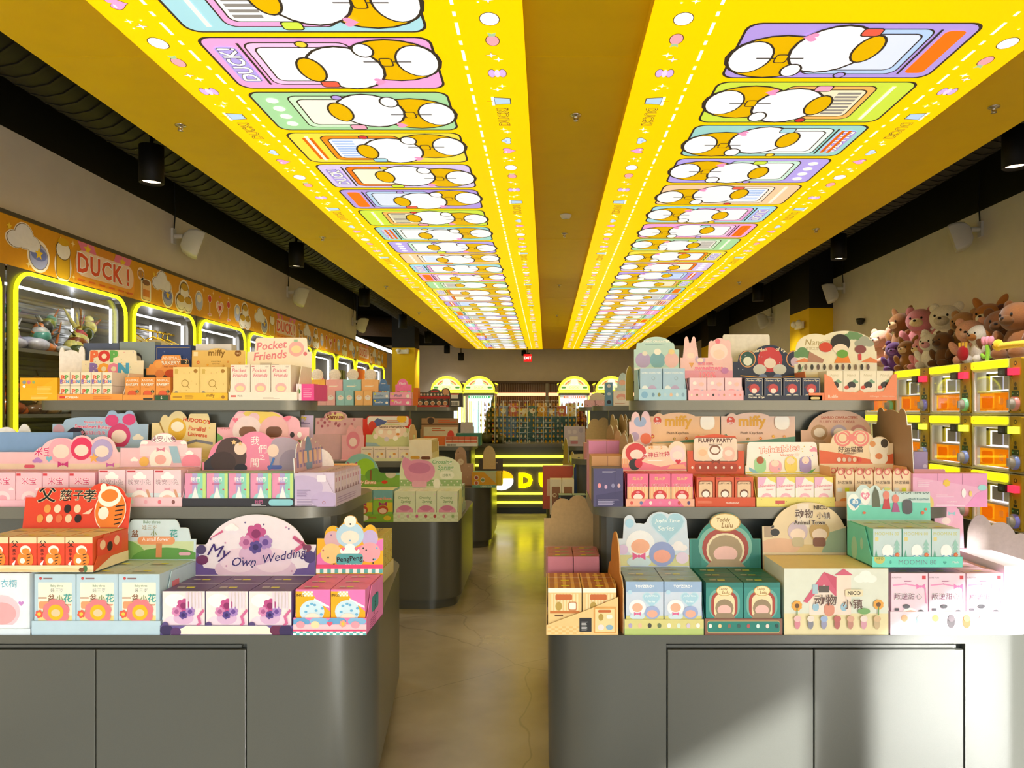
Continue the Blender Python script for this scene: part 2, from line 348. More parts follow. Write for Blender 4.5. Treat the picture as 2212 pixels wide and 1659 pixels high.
def motif(k):
    D = '4a3d20'
    return [[('h', .5, .5, .38, D), ('h', .5, .5, .345, 'eea6df'), ('o', .36, .62, .1, .035, 'ffffff')],
            [('s', .35, .45, .3, D), ('s', .35, .45, .25, 'fff'), ('s', .75, .75, .2, 'fff'), ('o', .2, .85, .05, .05, 'fff'), ('o', .85, .2, .05, .05, 'fff')],
            [('o', .5, .5, .42, .34, D), ('o', .5, .5, .39, .31, 'fff')],
            [('o', .45, .5, .38, .25, D), ('o', .45, .5, .35, .22, 'f3a8b4'), ('p', [(.75, .4), (1, .35), (.92, .5), (1, .65), (.75, .6)], 'a9c7a0')],
            [('s', .3, .35, .24, 'fff'), ('s', .7, .65, .3, D), ('s', .7, .65, .25, 'fff')],
            [('o', .5, .3, .34, .16, D), ('o', .5, .3, .31, .135, 'd9b6f4'), ('o', .5, .7, .34, .16, D), ('o', .5, .7, .31, .135, 'd9b6f4'), ('o', .5, .5, .3, .1, 'f3d8ff')],
            [('s', .3, .6, .25, 'fff'), ('s', .7, .35, .22, 'fff'), ('o', .5, .9, .05, .05, 'fff')],
            [('p', [(.22, .1), (.78, .1), (.88, .8), (.12, .8)], D), ('p', [(.26, .14), (.74, .14), (.83, .76), (.17, .76)], 'b9d6f5'), ('r', .08, .78, .84, .12, 'fff'), ('r', .45, .85, .1, .25, 'e6b400')],
            [('t', .5, .5, .6, 'DUCK!', 'f6cf20', {'w': 1.9, 'halo': D, 'hw': .045, 'b': .0})],
            [('s', .3, .4, .25, 'fff'), ('s', .72, .6, .22, 'fff')],
            [('c', .5, .5, .86, D), ('c', .5, .5, .78, 'cfe2fb'), ('r', .4, .5, .05, .12, '6f8fc0'), ('r', .55, .5, .05, .12, '6f8fc0')],
            ][k % 11]
def light_box(name, xi, xo, ci, co, di, do, bi, bo, ph, label):
    sg = 1 if xo > xi else -1; y0, y1 = .6, 19.2
    hb = MB(); hb.box(min(xi, xo), max(xi, xo), y0, y1, ZP + .004, ZS, YEL); root = hb.build(name, 'paint')
    tag(root, label, 'ceiling light')
    a = MB(); N = (0, 0, -1); U = (0, sg, 0); V = (sg, 0, 0)
    def at(x, y): return (x, y, ZP)
    a.poly([(min(xi, xo), y0, ZP), (min(xi, xo), y1, ZP), (max(xi, xo), y1, ZP), (max(xi, xo), y0, ZP)], 'ffd500')
    L_, Wd = .51, abs(co - ci); k = 0; y = ph
    while y + L_ < y1 - .1:
        if y > y0 + .1: draw(a, card_art(k + (5 if sg > 0 else 0), y < 9), at(ci, y if sg > 0 else y + L_), U, V, N, L_, Wd, e=.0004, clip=False)
        y += .545; k += 1
    for d, wob in ((di, 0), (do, .012)):
        y = y0 + .1; j = 0
        while y < y1 - .1:
            ln = .1 if j % 2 == 0 else .035; xx = d + wob * sin(y * 5.6); a.poly([(xx - .007, y, ZP - .0006), (xx - .007, y + ln, ZP - .0006), (xx + .007, y + ln, ZP - .0006), (xx + .007, y, ZP - .0006)], 'ffffff'); y += ln + .05; j += 1
    for bx, off in ((bi, 0), (bo, .2)):
        y = y0 + .2 + off; j = 0
        while y < y1 - .3:
            s = .125 if j % 11 not in (1, 4, 6, 9) else .1
            ln = s if j % 11 != 8 else .2
            yc = y + ln / 2
            O = at(bx - sg * s / 2, yc - s / 2 if sg > 0 else yc + s / 2)
            draw(a, motif(j), O, U, V, N, s, s, e=.0004, clip=False); y += ln + .045; j += 1
    f = a.build('printed_face', 'panel_glow', root); return root
light_box('ceiling_light_box', -.0586 * KP, -1.1205 * KP, -.31 * KP, -.945 * KP, -.232 * KP, -.985 * KP, -.145 * KP, -1.055 * KP, 2.62, 'long backlit yellow ceiling panel with blue and pink printed cards on cabinet side')
light_box('ceiling_light_box', .2646 * KP, 1.323 * KP, .52 * KP, 1.14 * KP, .432 * KP, 1.19 * KP, .35 * KP, 1.255 * KP, 3.05, 'long backlit yellow ceiling panel with lilac printed cards on capsule machine side')

# ------------------------------------------------------------------ ceiling fittings
def downlight(x, y, zb, label, power=110, h=.26, rad=.08, cone=1.9):
    b = MB(); b.lathe([(rad - .012, zb + .03), (rad - .006, zb), (rad, zb + .004), (rad, zb + h), (.012, zb + h + .01), (.012, ZC)], (x, y, 0), '0e0d0c', 24); r = b.build('ceiling_downlight', 'black'); tag(r, label, 'downlight', 'black cylinder downlights beside the yellow ceiling')
    b = MB(); n = 20; b.poly([(x + (rad - .014) * cos(2 * pi * k / n), y + (rad - .014) * sin(2 * pi * k / n), zb + .022) for k in range(n)][::-1], 'ffdcb0'); b.build('lamp', 'led', r)
    l = bpy.data.lights.new('downlight_beam', 'SPOT'); l.energy = power; l.color = (1, .94, .86); l.spot_size = cone; l.spot_blend = 1; l.shadow_soft_size = .06
    lo = bpy.data.objects.new('downlight_beam', l); COL.objects.link(lo); lo.location = (x, y, zb - .01); lo.parent = r
for y in (5.16, 8.15, 11.2, 14.2, 17.2): downlight(-2.75, y, 2.885, 'black cylinder ceiling downlight in the dark strip along the cabinet wall')
for y in (4.83, 7.75, 10.7, 13.7): downlight(3.06, y, 2.885, 'black cylinder ceiling downlight in the dark strip along the capsule machine wall')
downlight(-.6, 20.0, 2.8, 'black cylinder downlight washing the far wall beside the exit sign', 25, .14, .07, 1.0)
downlight(-2.68, 20.0, 2.86, 'black cylinder downlight at the far wall near the yellow column', 40, .2, .08)
downlight(-2.29, 19.9, 2.66, 'black cylinder downlight hanging above the far claw machines', 40, .2, .08)
def sprinkler(px, py, label, z=ZS, big=False):
    Y = (z - CH) * F / (VY - py); x = wx(px, Y); b = MB()
    R_ = .05 if big else .032
    b.lathe([(0, z + .002), (R_, z + .001), (R_ * .95, z - .006), (.012, z - .009), (.009, z - .03), (.016, z - .034), (.0, z - .036)], (x, Y, 0), 'd8d2c4', 14)
    if big: b.lathe([(R_, z - .006), (R_ * .7, z - .03), (0, z - .034)], (x, Y, 0), 'f3efe6', 14)
    for s in (-1, 1): b.tube([(x + s * .01, Y, z - .008), (x + s * .013, Y, z - .025), (x, Y, z - .034)], .003, 'b8b0a0', 5)
    tag(b.build('fire_sprinkler' if not big else 'smoke_detector', 'metal' if not big else 'plastic'), label, 'sprinkler' if not big else 'smoke detector', None if big else 'sprinkler heads in the yellow ceiling')
for px, py in ((390, 270), (697, 512), (834, 618), (905, 675)): sprinkler(px, py, 'small chrome sprinkler head in the yellow ceiling strip beside the cabinet wall')
for px, py in ((1244, 248), (1219, 504), (1208, 615), (1203, 680)): sprinkler(px, py, 'small chrome sprinkler head in the yellow strip between the two printed panels')
for px, py in ((2147, 230), (1763, 494), (1597, 609)): sprinkler(px, py, 'small chrome sprinkler head in the yellow ceiling strip beside the capsule machine wall')
sprinkler(1222, 464, 'round white smoke detector between the two printed ceiling panels', big=True)
def speaker(px, py, X, side, label):
    Y = X * F / (px - VX); z = wz(py, Y); r = obj('wall_speaker', None, loc=(X, Y, z), rz=0)
    s = -side; c = 'd6d2c8'
    b = MB(); Rm = Matrix.Rotation(s * .45, 3, 'Z') @ Matrix.Rotation(s * .3, 3, 'Y')
    prof = rrect2(-.085, .085, -.13, .13, .03, 4); n = len(prof)
    rings = [[Rm @ Vector((s * (d + .02), p[0] * k, p[1] * k)) for p in prof] for d, k in ((-.0, .45), (.03, .8), (.09, .98), (.15, 1), (.165, .95))]
    vv = [p + Vector((s * .06, 0, 0)) for rg in rings for p in rg]
    b.mesh_(vv, [(i * n + j, i * n + (j + 1) % n, (i + 1) * n + (j + 1) % n, (i + 1) * n + j) for i in range(4) for j in range(n)], c, True); b.poly(vv[-n:], 'c9c5ba'); b.poly(vv[:n][::-1], c)
    b.build('cabinet', 'plastic', r)
    b = MB(); b.tube([(-s * .012, 0, .02), (s * .09, 0, .02)], .022, c, 10); b.box(-.012, .012, -.03, .03, -.05, .09, c); b.build('bracket', 'plastic', r)
    b = MB(); b.tube([(0, .01, .09), (s * .01, .012, .25), (0, .01, 3.5 - z)], .006, '1b1a18', 6); b.build('cable', 'black', r)
    tag(r, label, 'speaker')
for px, py, t_ in ((375, 515, 'above the first lit cabinets'), (622, 634, 'midway along the cabinet wall'), (762, 697, 'at the far end of the cabinet wall')): speaker(px, py, -3.46, -1, 'white wall speaker on a bracket ' + t_)
for px, py, t_ in ((2118, 500, 'above the plush toys'), (1822, 626, 'just before the yellow wall pier'), (1668, 688, 'beyond the yellow wall pier')): speaker(px, py, 3.94, 1, 'white wall speaker on a bracket ' + t_)
def emergency(x, y, z, rz, label):
    r = obj('emergency_light', None, loc=(x, y, z), rz=rz)
    b = MB(); b.prism(rrect2(-.13, .13, -.06, 0, .02), -.04, .05, 'efece4'); b.build('housing', 'plastic', r)
    for s in (-1, 1):
        b = MB(); b.ball((s * .1, -.075, .03), (.055, .04, .045), 'f6f3ea', 12, 8); b.build('lamp_head', 'plastic', r)
    tag(r, label, 'emergency light')
emergency(-3.2, 16.58, 2.62, 0, 'white twin-head emergency light on the yellow column by the cabinets')
emergency(3.6, 10.45, 2.5, -pi / 2, 'white twin-head emergency light on the yellow wall pier')
b = MB(); b.lathe([(0, .0), (.05, .0), (.05, -.03), (.035, -.07), (0, -.08)], (0, 0, 0), '22201d', 14); cc = b.build('security_camera', 'plastic', loc=(3.9, 9.2, 2.45)); tag(cc, 'small dark dome security camera on wall before the yellow pier', 'camera')
r = obj('exit_sign', None, loc=(-.46, 18.4, 2.62)); b = MB(); b.box(-.1, .1, -.015, .015, -.09, .09, 'd81818'); b.build('sign_panel', 'lit', r)
b = MB(); draw(b, [('t', .5, .5, .6, 'EXIT', 'ffe9e4', {'b': .02})], (-.1, -.016, -.09), (1, 0, 0), (0, 0, 1), (0, -1, 0), .2, .18); b.build('lettering', 'lit', r)
b = MB(); b.box(-.05, .05, -.02, .02, .09, .12, '1b1a18'); b.tube([(0, 0, .12), (0, 0, .335)], .012, '1b1a18', 8); b.build('stem', 'black', r); tag(r, 'red hanging exit sign under the far end of the yellow ceiling', 'exit sign')
b = MB(); b.box(-3.86, -3.8, 14.3, 19.4, 2.74, 2.79, 'fff8ec'); r = b.build('linear_light', 'led'); tag(r, 'long white linear ceiling light beyond the end of the cabinet wall', 'linear light')
b = MB(); b.box(-3.88, -3.78, 14.25, 19.45, 2.79, 2.83, '1b1a18'); b.tube([(-3.83, 15, 2.82), (-3.83, 15, ZC)], .008, '1b1a18', 6); b.tube([(-3.83, 19, 2.82), (-3.83, 19, ZC)], .008, '1b1a18', 6); b.build('housing', 'black', r)

# ------------------------------------------------------------------ printed fascia over the cabinets
XF = -3.40; OUT = '6b5230'
def fascia():
    r = obj('printed_fascia', None, loc=(XF, 3.0, 2.225), rz=pi / 2); L_ = 12.8; H_ = .315
    b = MB(); b.box(0, L_, .0, .04, 0, H_, 'dd9c12'); b.box(-.0, L_, -.012, .06, H_, H_ + .025, '4a4438'); b.build('board', 'card', r)
    R_ = random.Random(5)
    def put(art, x, w_, h_, y=.5, e=.0005): draw(a, art, (x, -.001, (H_ - h_) * y), (1, 0, 0), (0, 0, 1), (0, -1, 0), w_, h_, e=e, clip=False)
    W_ = 'fdf6ec'
    mot = {'cloud': [('c', .5, .5, 1.0, W_), ('c', .5, .5, .94, OUT), ('c', .5, .5, .9, 'eef0fb'), ('*', .1, .8, .08, 'f4d23a')],
           'bowl': [('o', .5, .5, .5, .5, W_), ('o', .5, .48, .42, .4, OUT), ('o', .5, .48, .4, .38, 'aab4e6'), ('o', .5, .56, .36, .2, '6f7fc8'), ('*', .5, .58, .2, 'f4cf2a')],
           'heart': [('h', .5, .48, .46, W_), ('h', .5, .48, .38, 'f2a9b8'), ('h', .5, .48, .28, 'fbe3df'), ('h', .5, .48, .18, 'c8202e'), ('h', .5, .95, .07, 'e88aa0'), ('h', .5, .04, .06, 'e88aa0')],
           'cup': [('R', .1, 0, .8, .95, .15, W_), ('R', .2, .05, .6, .75, .08, OUT), ('R', .22, .07, .56, .72, .07, 'f3cf9a'), ('o', .5, .8, .3, .12, OUT), ('o', .5, .8, .27, .1, '8a5a3a'), ('r', .25, .2, .5, .3, 'e08a3a')],
           'buns': [('o', .3, .28, .3, .28, W_), ('o', .7, .28, .3, .28, W_), ('o', .5, .66, .3, .3, W_), ('o', .3, .28, .25, .23, OUT), ('o', .7, .28, .25, .23, OUT), ('o', .5, .66, .25, .25, OUT), ('o', .3, .25, .23, .19, 'f7f5f2'), ('o', .7, .25, .23, .19, 'f7f5f2'), ('o', .5, .6, .23, .18, 'f7f5f2'), ('o', .5, .78, .2, .1, 'c99f16'), ('o', .3, .38, .2, .1, 'c99f16'), ('o', .7, .38, .2, .1, 'c99f16')],
           'pretzel': [('O', .5, .5, .45, .16, 'fbe6d8'), ('O', .35, .5, .25, .1, 'b98a5a'), ('O', .65, .5, .25, .1, 'b98a5a')],
           'egg': [('o', .5, .5, .42, .5, W_), ('o', .5, .48, .37, .45, OUT), ('o', .5, .48, .35, .43, 'b9c8f2'), ('o', .5, .58, .25, .2, 'f7f5f2')],
           'lolly': [('R', .42, 0, .16, .6, .05, W_), ('R', .46, .02, .08, .6, .03, 'c98a6a'), ('o', .5, .72, .3, .3, W_), ('o', .5, .72, .25, .25, 'd3353a'), ('o', .5, .08, .36, .1, W_), ('o', .5, .08, .3, .07, 'e79aa8')],
           'post': [('o', .5, .3, .46, .6, W_), ('R', .12, 0, .76, .62, .2, OUT), ('R', .15, .01, .7, .6, .18, 'd8aa18'), ('o', .5, .66, .4, .34, OUT), ('o', .5, .66, .37, .31, 'f7f5f2'), ('o', .5, .86, .3, .14, 'd8aa18')]}
    for pi_, s0 in enumerate((-3.22, .83, 4.8, 8.93)):
        a = MB()
        base = s0 + 2.0
        seq = [('buns', -1.62, .34, .29), ('cloud', -1.18, .34, .17), ('bowl', -.98, .22, .2), ('post', -.72, .2, .3)]
        for nme, dx, w_, h_ in seq:
            if 0 < base + dx < L_ - .4: put(mot[nme], base + dx, w_, h_, .75 if nme == 'cloud' else .1 if nme == 'bowl' else .4)
        if 0 < base - .5 < L_ - .9:
            x = base - .5; put([('R', 0, .02, 1, .62, .08, 'f3a52c'), ('p', [(.05, 1), (.3, 1), (.36, .72), (.16, .6)], 'ef7fa6'), ('p', [(.4, 1), (.6, 1), (.66, .72), (.34, .72)], 'e0912a'), ('p', [(.66, 1), (.95, 1), (.86, .6), (.62, .75)], 'ef7fa6'), ('*', .2, .86, .06, 'f4cf2a'), ('*', .78, .84, .06, 'f4cf2a'),
                 ('R', .02, .2, .96, .6, .1, 'f9d9c2')] + [('t', .13 + .185 * i, .5, .42, ch, 'e4502a', {'halo': 'ffffff', 'hw': .07, 'b': .03}) for i, ch in enumerate('DUCK!')] + [('r', .05 + .16 * i, .08, .1, .04, 'e4702a') for i in range(6)], x, .78, .31, .5)
        for nme, dx, w_, h_ in [('pretzel', .32, .12, .12), ('cup', .36, .2, .2), ('cloud', .55, .34, .17), ('bowl', .72, .2, .19), ('buns', .95, .34, .29), ('egg', 1.32, .2, .27), ('lolly', 1.58, .14, .25), ('heart', 1.78, .2, .24), ('lolly', 2.02, .14, .25), ('egg', 2.22, .2, .27)]:
            if 0 < base + dx < L_ - .35: put(mot[nme], base + dx, w_, h_, .85 if nme in ('cloud', 'pretzel') else .05 if nme in ('bowl', 'cup') else .45)
        for i in range(17):
            x = s0 + 2 + R_.uniform(-1.7, 2.2)
            if .1 < x < L_ - .2: put([('s', .5, .5, .5, 'fbe7a0')], x, .05, .05, R_.choice((.05, .95)), e=.0001)
        if a.f: a.build('printed_sheet', 'card', r)
    tag(r, 'long printed orange-yellow sign band running above the neon cabinets', 'sign')
fascia()
# bulkhead wall above, wall behind
# ------------------------------------------------------------------ neon-framed cabinets along the wall
NEON = 'f2ee10'
bays = [(3.42, 4.62), (4.70, 6.0), (6.06, 7.17), (7.22, 8.36), (8.42, 9.55), (9.61, 10.74), (10.8, 11.93), (11.99, 13.12), (13.18, 14.31), (14.37, 15.5)]
XBK = -3.86
cab_desc = ['glass display cabinet outside the island, nearest the shop front', 'glass cabinet of big resin statues under the first sign lettering', 'open neon cabinet with gold hangers', 'neon cabinet with small potted shapes on a white stand', 'neon cabinet with striped blinds behind the white boxes', 'neon cabinet crowded with cream plush toys', 'neon cabinet with blue and yellow plush toys', 'neon cabinet filled with dark figure stacks', 'neon cabinet holding a big red box', 'neon cabinet with pale blue boxes at the wall end']
for i, (a0, a1) in enumerate(bays):
    r = obj('display_cabinet', None, loc=(XF, a0, 0), rz=pi / 2); W_ = a1 - a0; D_ = XF - XBK
    tag(r, cab_desc[i], 'cabinet')
    z0, z1 = .45, 2.20
    inner = rrect2(.03, W_ - .03, z0, z1, .14, 6); n = len(inner); outer = []
    for (x, z) in inner:
        q = (-.03 if x < .18 else W_ + .03 if x > W_ - .18 else x, -.0 if z < z0 + .15 else 2.225 if z > z1 - .15 else z); outer.append(q)
    b = MB(); fr_ = [(x, .0, z) for x, z in inner]; ou = [(x, .0, z) for x, z in outer]; bk = [(x, .05, z) for x, z in inner]
    b.mesh_(fr_ + ou + bk, [(j, (j + 1) % n, n + (j + 1) % n, n + j) for j in range(n)] + [(j, 2 * n + j, 2 * n + (j + 1) % n, (j + 1) % n) for j in range(n)], '3f3a31'); b.build('frame', 'fixture', r)
    b = MB(); b.box(-.03, .0, .05, D_, 0, 2.22, '6a665c'); b.box(W_, W_ + .03, .05, D_, 0, 2.22, '6a665c'); b.box(-.03, W_ + .03, D_ - .02, D_, 0, 2.22, '7a766c'); b.box(-.03, W_ + .03, .05, D_, 2.2, 2.22, '6a665c'); b.box(-.03, W_ + .03, .01, D_, .4, .45, '47423a')
    for k in range(24): z = .5 + k * .07; b.tube([(0, D_ - .02, z), (W_, D_ - .02, z)], .02, '84807a', 6)
    b.build('carcass', 'fixture', r)
    b = MB(); b.tube([(x, -.012, z) for x, z in inner], .013, NEON, 8, closed=True); b.build('neon_trim', 'neon', r)
    for zz in ((1.72, 1.28) if i < 2 else (1.2,) if i == 2 else (1.5,)):
        b = MB(); b.box(0, W_, .08, D_ - .02, zz - .025, zz, '6a665c'); b.build('shelf', 'fixture', r)
    for (xx, yy) in ((.05, D_ - .06), (W_ - .06, D_ - .06), (W_ - .05, .1)):
        b = MB(); b.tube([(xx, yy, 1.75), (xx, yy, 2.12)], .011, 'f4f6ff', 6); b.build('light_strip' if i else 'light_strip_offscreen', 'led', r)
    b = MB(); b.tube([(.05, .12, 2.13), (W_ - .05, .12, 2.13)], .009, 'f4f6ff', 6); b.build('light_strip' if i else 'light_strip_offscreen', 'led', r)
    if i in (0, 1, 5):
        for k in range(2):
            b = MB(); b.box(.02 + k * W_ / 2, W_ / 2 - .01 + k * W_ / 2, .03, .036, z0, z1 - .03, 'e8f0ee'); b.build('glass_door', 'glass', r)
# statues inside the glass cabinets
def statue(x, y, z, s, cols, seed, label, name='resin_statue'):
    R_ = random.Random(seed); b = MB(); r = obj(name, None, loc=(x, y, z), rz=pi / 2)
    for k in range(7): b.ball((R_.uniform(-.5, .5) * s, R_.uniform(-.2, .2) * s, R_.uniform(.06, .12) * s), (R_.uniform(.15, .3) * s, R_.uniform(.12, .16) * s, R_.uniform(.06, .14) * s), R_.choice(cols[:2]), 9, 6, Matrix.Rotation(R_.uniform(-.3, .3), 3, 'Z'))
    b.build('base', 'resin', r); b = MB()
    for k in range(9):
        t_ = k / 8; a = R_.uniform(-1, 1); b.ball((sin(t_ * 3 + seed) * .2 * s, 0.03 * s * a, (.15 + .5 * t_) * s), ((.22 - .13 * t_) * s, (.18 - .1 * t_) * s, (.16 - .05 * t_) * s), cols[(k + 2) % len(cols)], 10, 7, Matrix.Rotation(a, 3, 'Y'))
    b.build('figure', 'resin', r); b = MB()
    for k in range(14):
        a = R_.uniform(0, 6.3); e = R_.uniform(.2, 1.3); l = R_.uniform(.2, .5) * s; p0 = Vector((R_.uniform(-.25, .25) * s, 0, R_.uniform(.2, .6) * s)); d = Vector((cos(a) * cos(e), sin(a) * cos(e) * .3, sin(e)))
        b.tube([p0, p0 + d * l * .6, p0 + d * l], R_.uniform(.02, .045) * s, R_.choice(cols), 6, r1=.004)
    b.build('spikes', 'resin', r)
    tag(r, label, 'statue')
sts = [(4.98, 1.72, .42, ['8d8fae', 'b9b4c8', '7a5f86', 'c9a24a', '3f6f6a'], 'purple and grey resin statue on the upper cabinet shelf'), (5.38, 1.72, .40, ['bcbcc0', 'c2703a', '35363a', '6a7a3a', '4f8f86'], 'wave-shaped dark and white resin statue behind the glass'), (5.78, 1.72, .45, ['3d4a1e', '59661e', 'd9cf7a', '8a4a24', 'd9cf7a', 'c24a5a'], 'green and cream resin statue with brown points behind the glass'),
       (4.95, 1.28, .36, ['b3561c', '8a3a14', 'd97a1e', '6a4a3a'], 'orange resin statue on the middle cabinet shelf'), (5.3, 1.28, .36, ['6a4a2e', '8a6a3e', '9a7a4a', '4a3a2a'], 'bronze-brown resin statue on the middle cabinet shelf'), (5.62, 1.28, .34, ['9aa0a6', 'b8bcc2', '6d7278', 'd0d4d8'], 'silver-grey resin statue on the middle cabinet shelf'),
       (5.0, .45, .6, ['6a4a66', 'a86a8a', '7a5a8a', '4a4a6a'], 'rose-purple resin statue on the cabinet floor'), (5.4, .45, .6, ['2a2a2e', '3a4a5a', '1fa8a0', '5a4a6a'], 'black and teal resin statue on the cabinet floor'), (5.8, .45, .55, ['b8a6d8', '8f7fc0', 'd8d0ec', '6a5f90'], 'lilac resin statue on the cabinet floor')]
for k, (y, z, s, c, lb) in enumerate(sts): statue(-3.62, y, z, s, c, k + 3, lb)
# gold hangers with shirts
for k, dy in enumerate((.1, .17, .34, .42, .72, .80, .88, .97)):
    r = obj('clothes_hanger', None, loc=(-3.6, 6.06 + dy, 1.91), rz=.5 if k % 3 else -.4)
    b = MB(); b.tube([(0, 0, .07), (0, .012, .11), (.02, .02, .13), (.04, .01, .11)], .006, 'd9b63a', 6); b.tube([(0, 0, .07), (-.17, 0, -.02), (-.19, 0, -.035)], .008, 'd9b63a', 6); b.tube([(0, 0, .07), (.17, 0, -.02), (.19, 0, -.035)], .008, 'd9b63a', 6); b.tube([(-.18, 0, -.03), (.18, 0, -.03)], .006, 'd9b63a', 6); b.build('hook', 'metal', r)
    b = MB(); b.card([(-.19, -.03), (-.24, -.14), (-.17, -.17), (-.15, -.1), (-.15, -.6), (.15, -.6), (.15, -.1), (.17, -.17), (.24, -.14), (.19, -.03), (.06, .04), (-.06, .04)], (0, -.015, 0), (1, 0, 0), (0, 0, 1), (0, -1, 0), .03, ['e9d9bd', 'd9cbb0', 'e6dcc8'][k % 3]); b.build('shirt', 'plush', r)
    tag(r, 'gold clothes hanger with a beige shirt in the neon cabinet', 'hanger', 'gold hangers in the open cabinet')
b = MB(); b.tube([(-3.6, 6.07, 2.03), (-3.6, 7.16, 2.03)], .01, 'd9b63a', 8); tag(b.build('hanger_rail', 'metal'), 'gold rail holding the hangers inside the open neon cabinet', 'rail')
for k in range(5):
    y = 7.34 + k * .2; r = obj('potted_succulent', None, loc=(-3.62, y, 1.5)); b = MB(); b.lathe([(0, 0), (.04, 0), (.055, .1), (.045, .1)], (0, 0, 0), ['8a5a3a', 'd8c6a0', '5a3a2a'][k % 3], 12); b.build('pot', 'plastic', r)
    b = MB(); R_ = random.Random(k)
    for j in range(16): a = R_.uniform(0, 6.3); b.tube([(0, 0, .09), (.05 * cos(a), .05 * sin(a), .16), (.1 * cos(a), .1 * sin(a), .15 + R_.uniform(0, .08))], .008, R_.choice(['5f8a4a', '7a9a5a', 'a9c08a']), 5, r1=.003)
    b.build('leaves', 'plastic', r); tag(r, 'small potted green plant ornament on the cabinet shelf', 'ornament', 'potted ornaments in the neon cabinet')
def blob_toy(name, loc, s, c1, c2, label, group=None, rz=0, kind='bear'):
    """soft toy: body, head, muzzle, ears, arms, legs"""
    r = obj(name, None, loc=loc, rz=rz); P = lambda nm, c, rr, col, R=None: (lambda b: (b.ball([q * s for q in c], [q * s for q in rr], col, 16, 10, R), b.build(nm, 'plush', r)))(MB())
    P('body', (0, 0, .33), (.32, .27, .36), c1); P('head', (0, -.08, .82), (.33, .29, .29), c1); P('muzzle', (0, -.31, .75), (.16, .13, .11), c2)
    for q in (-1, 1):
        if kind == 'long': P('ear', (q * .2, -.02, 1.22), (.09, .06, .28), c1, Matrix.Rotation(q * .35, 3, 'Y'))
        elif kind == 'point': P('ear', (q * .26, -.02, 1.1), (.1, .06, .22), c1, Matrix.Rotation(q * .6, 3, 'Y'))
        elif kind == 'flop': P('ear', (q * .36, -.06, .82), (.08, .1, .22), c2, Matrix.Rotation(-q * .35, 3, 'Y'))
        else: P('ear', (q * .25, -.02, 1.07), (.11, .07, .11), c1)
        P('arm', (q * .34, -.16, .42), (.1, .11, .2), c1, Matrix.Rotation(q * .5, 3, 'Y')); P('leg', (q * .2, -.28, .12), (.12, .2, .12), c1)
        P('eye', (q * .13, -.35, .86), (.026, .02, .03), '1a1512')
    P('nose', (0, -.435, .79), (.04, .025, .028), '2a1c16')
    return tag(r, label, 'plush toy', group)
for k in range(3): blob_toy('plush_toy', (-3.62, 9.8 + k * .33, 1.5), .33, 'efe2c4', 'd8c39a', 'cream plush bear seated in the glass neon cabinet', 'cream plush bears in the cabinet', pi / 2)
for k, (c1, c2) in enumerate((('e8d36a', 'f3e8b8'), ('4f9ac0', 'cfe3ee'), ('c94a4a', 'f0e6dc'))): blob_toy('plush_toy', (-3.62, 11.0 + k * .33, 1.5), .33, c1, c2, ['yellow', 'blue', 'red'][k] + ' plush toy seated in the far neon cabinet', None, pi / 2)
def plain_box(name, x0, x1, y0, y1, z0, z1, c, art, label, cat='box', face='-y', mat='card', group=None, top=None):
    b = MB(); W_, H_ = x1 - x0, z1 - z0; b.box(-W_ / 2, W_ / 2, 0, y1 - y0, 0, H_, c, top=top)
    draw(b, art, (-W_ / 2, 0, 0), (1, 0, 0), (0, 0, 1), (0, -1, 0), W_, H_)
    return tag(b.build(name, mat, loc=((x0 + x1) / 2, y0, z0)), label, cat, group)
for k in range(6): plain_box('figure_box', -3.7, -3.5, 12.1 + k * .16, 12.22 + k * .16, 1.5, 2.0, ['3a2a20', '2c2622', '5a3a2a'][k % 3], [], 'tall dark brown figure box in the neon cabinet', group='dark boxes in the cabinet')
plain_box('gift_box', -3.75, -3.45, 13.4, 14.1, 1.5, 2.08, 'b8341c', [('l', [(.1, .9), (.9, .2)], .03, 'e0781c')], 'big red box standing in the far neon cabinet')
for k in range(3): plain_box('gift_box', -3.7, -3.5, 14.5 + k * .3, 14.75 + k * .3, 1.5, 1.9, '9cc4cc', [], 'pale blue box in the last neon cabinet', group='pale blue boxes in the last cabinet')
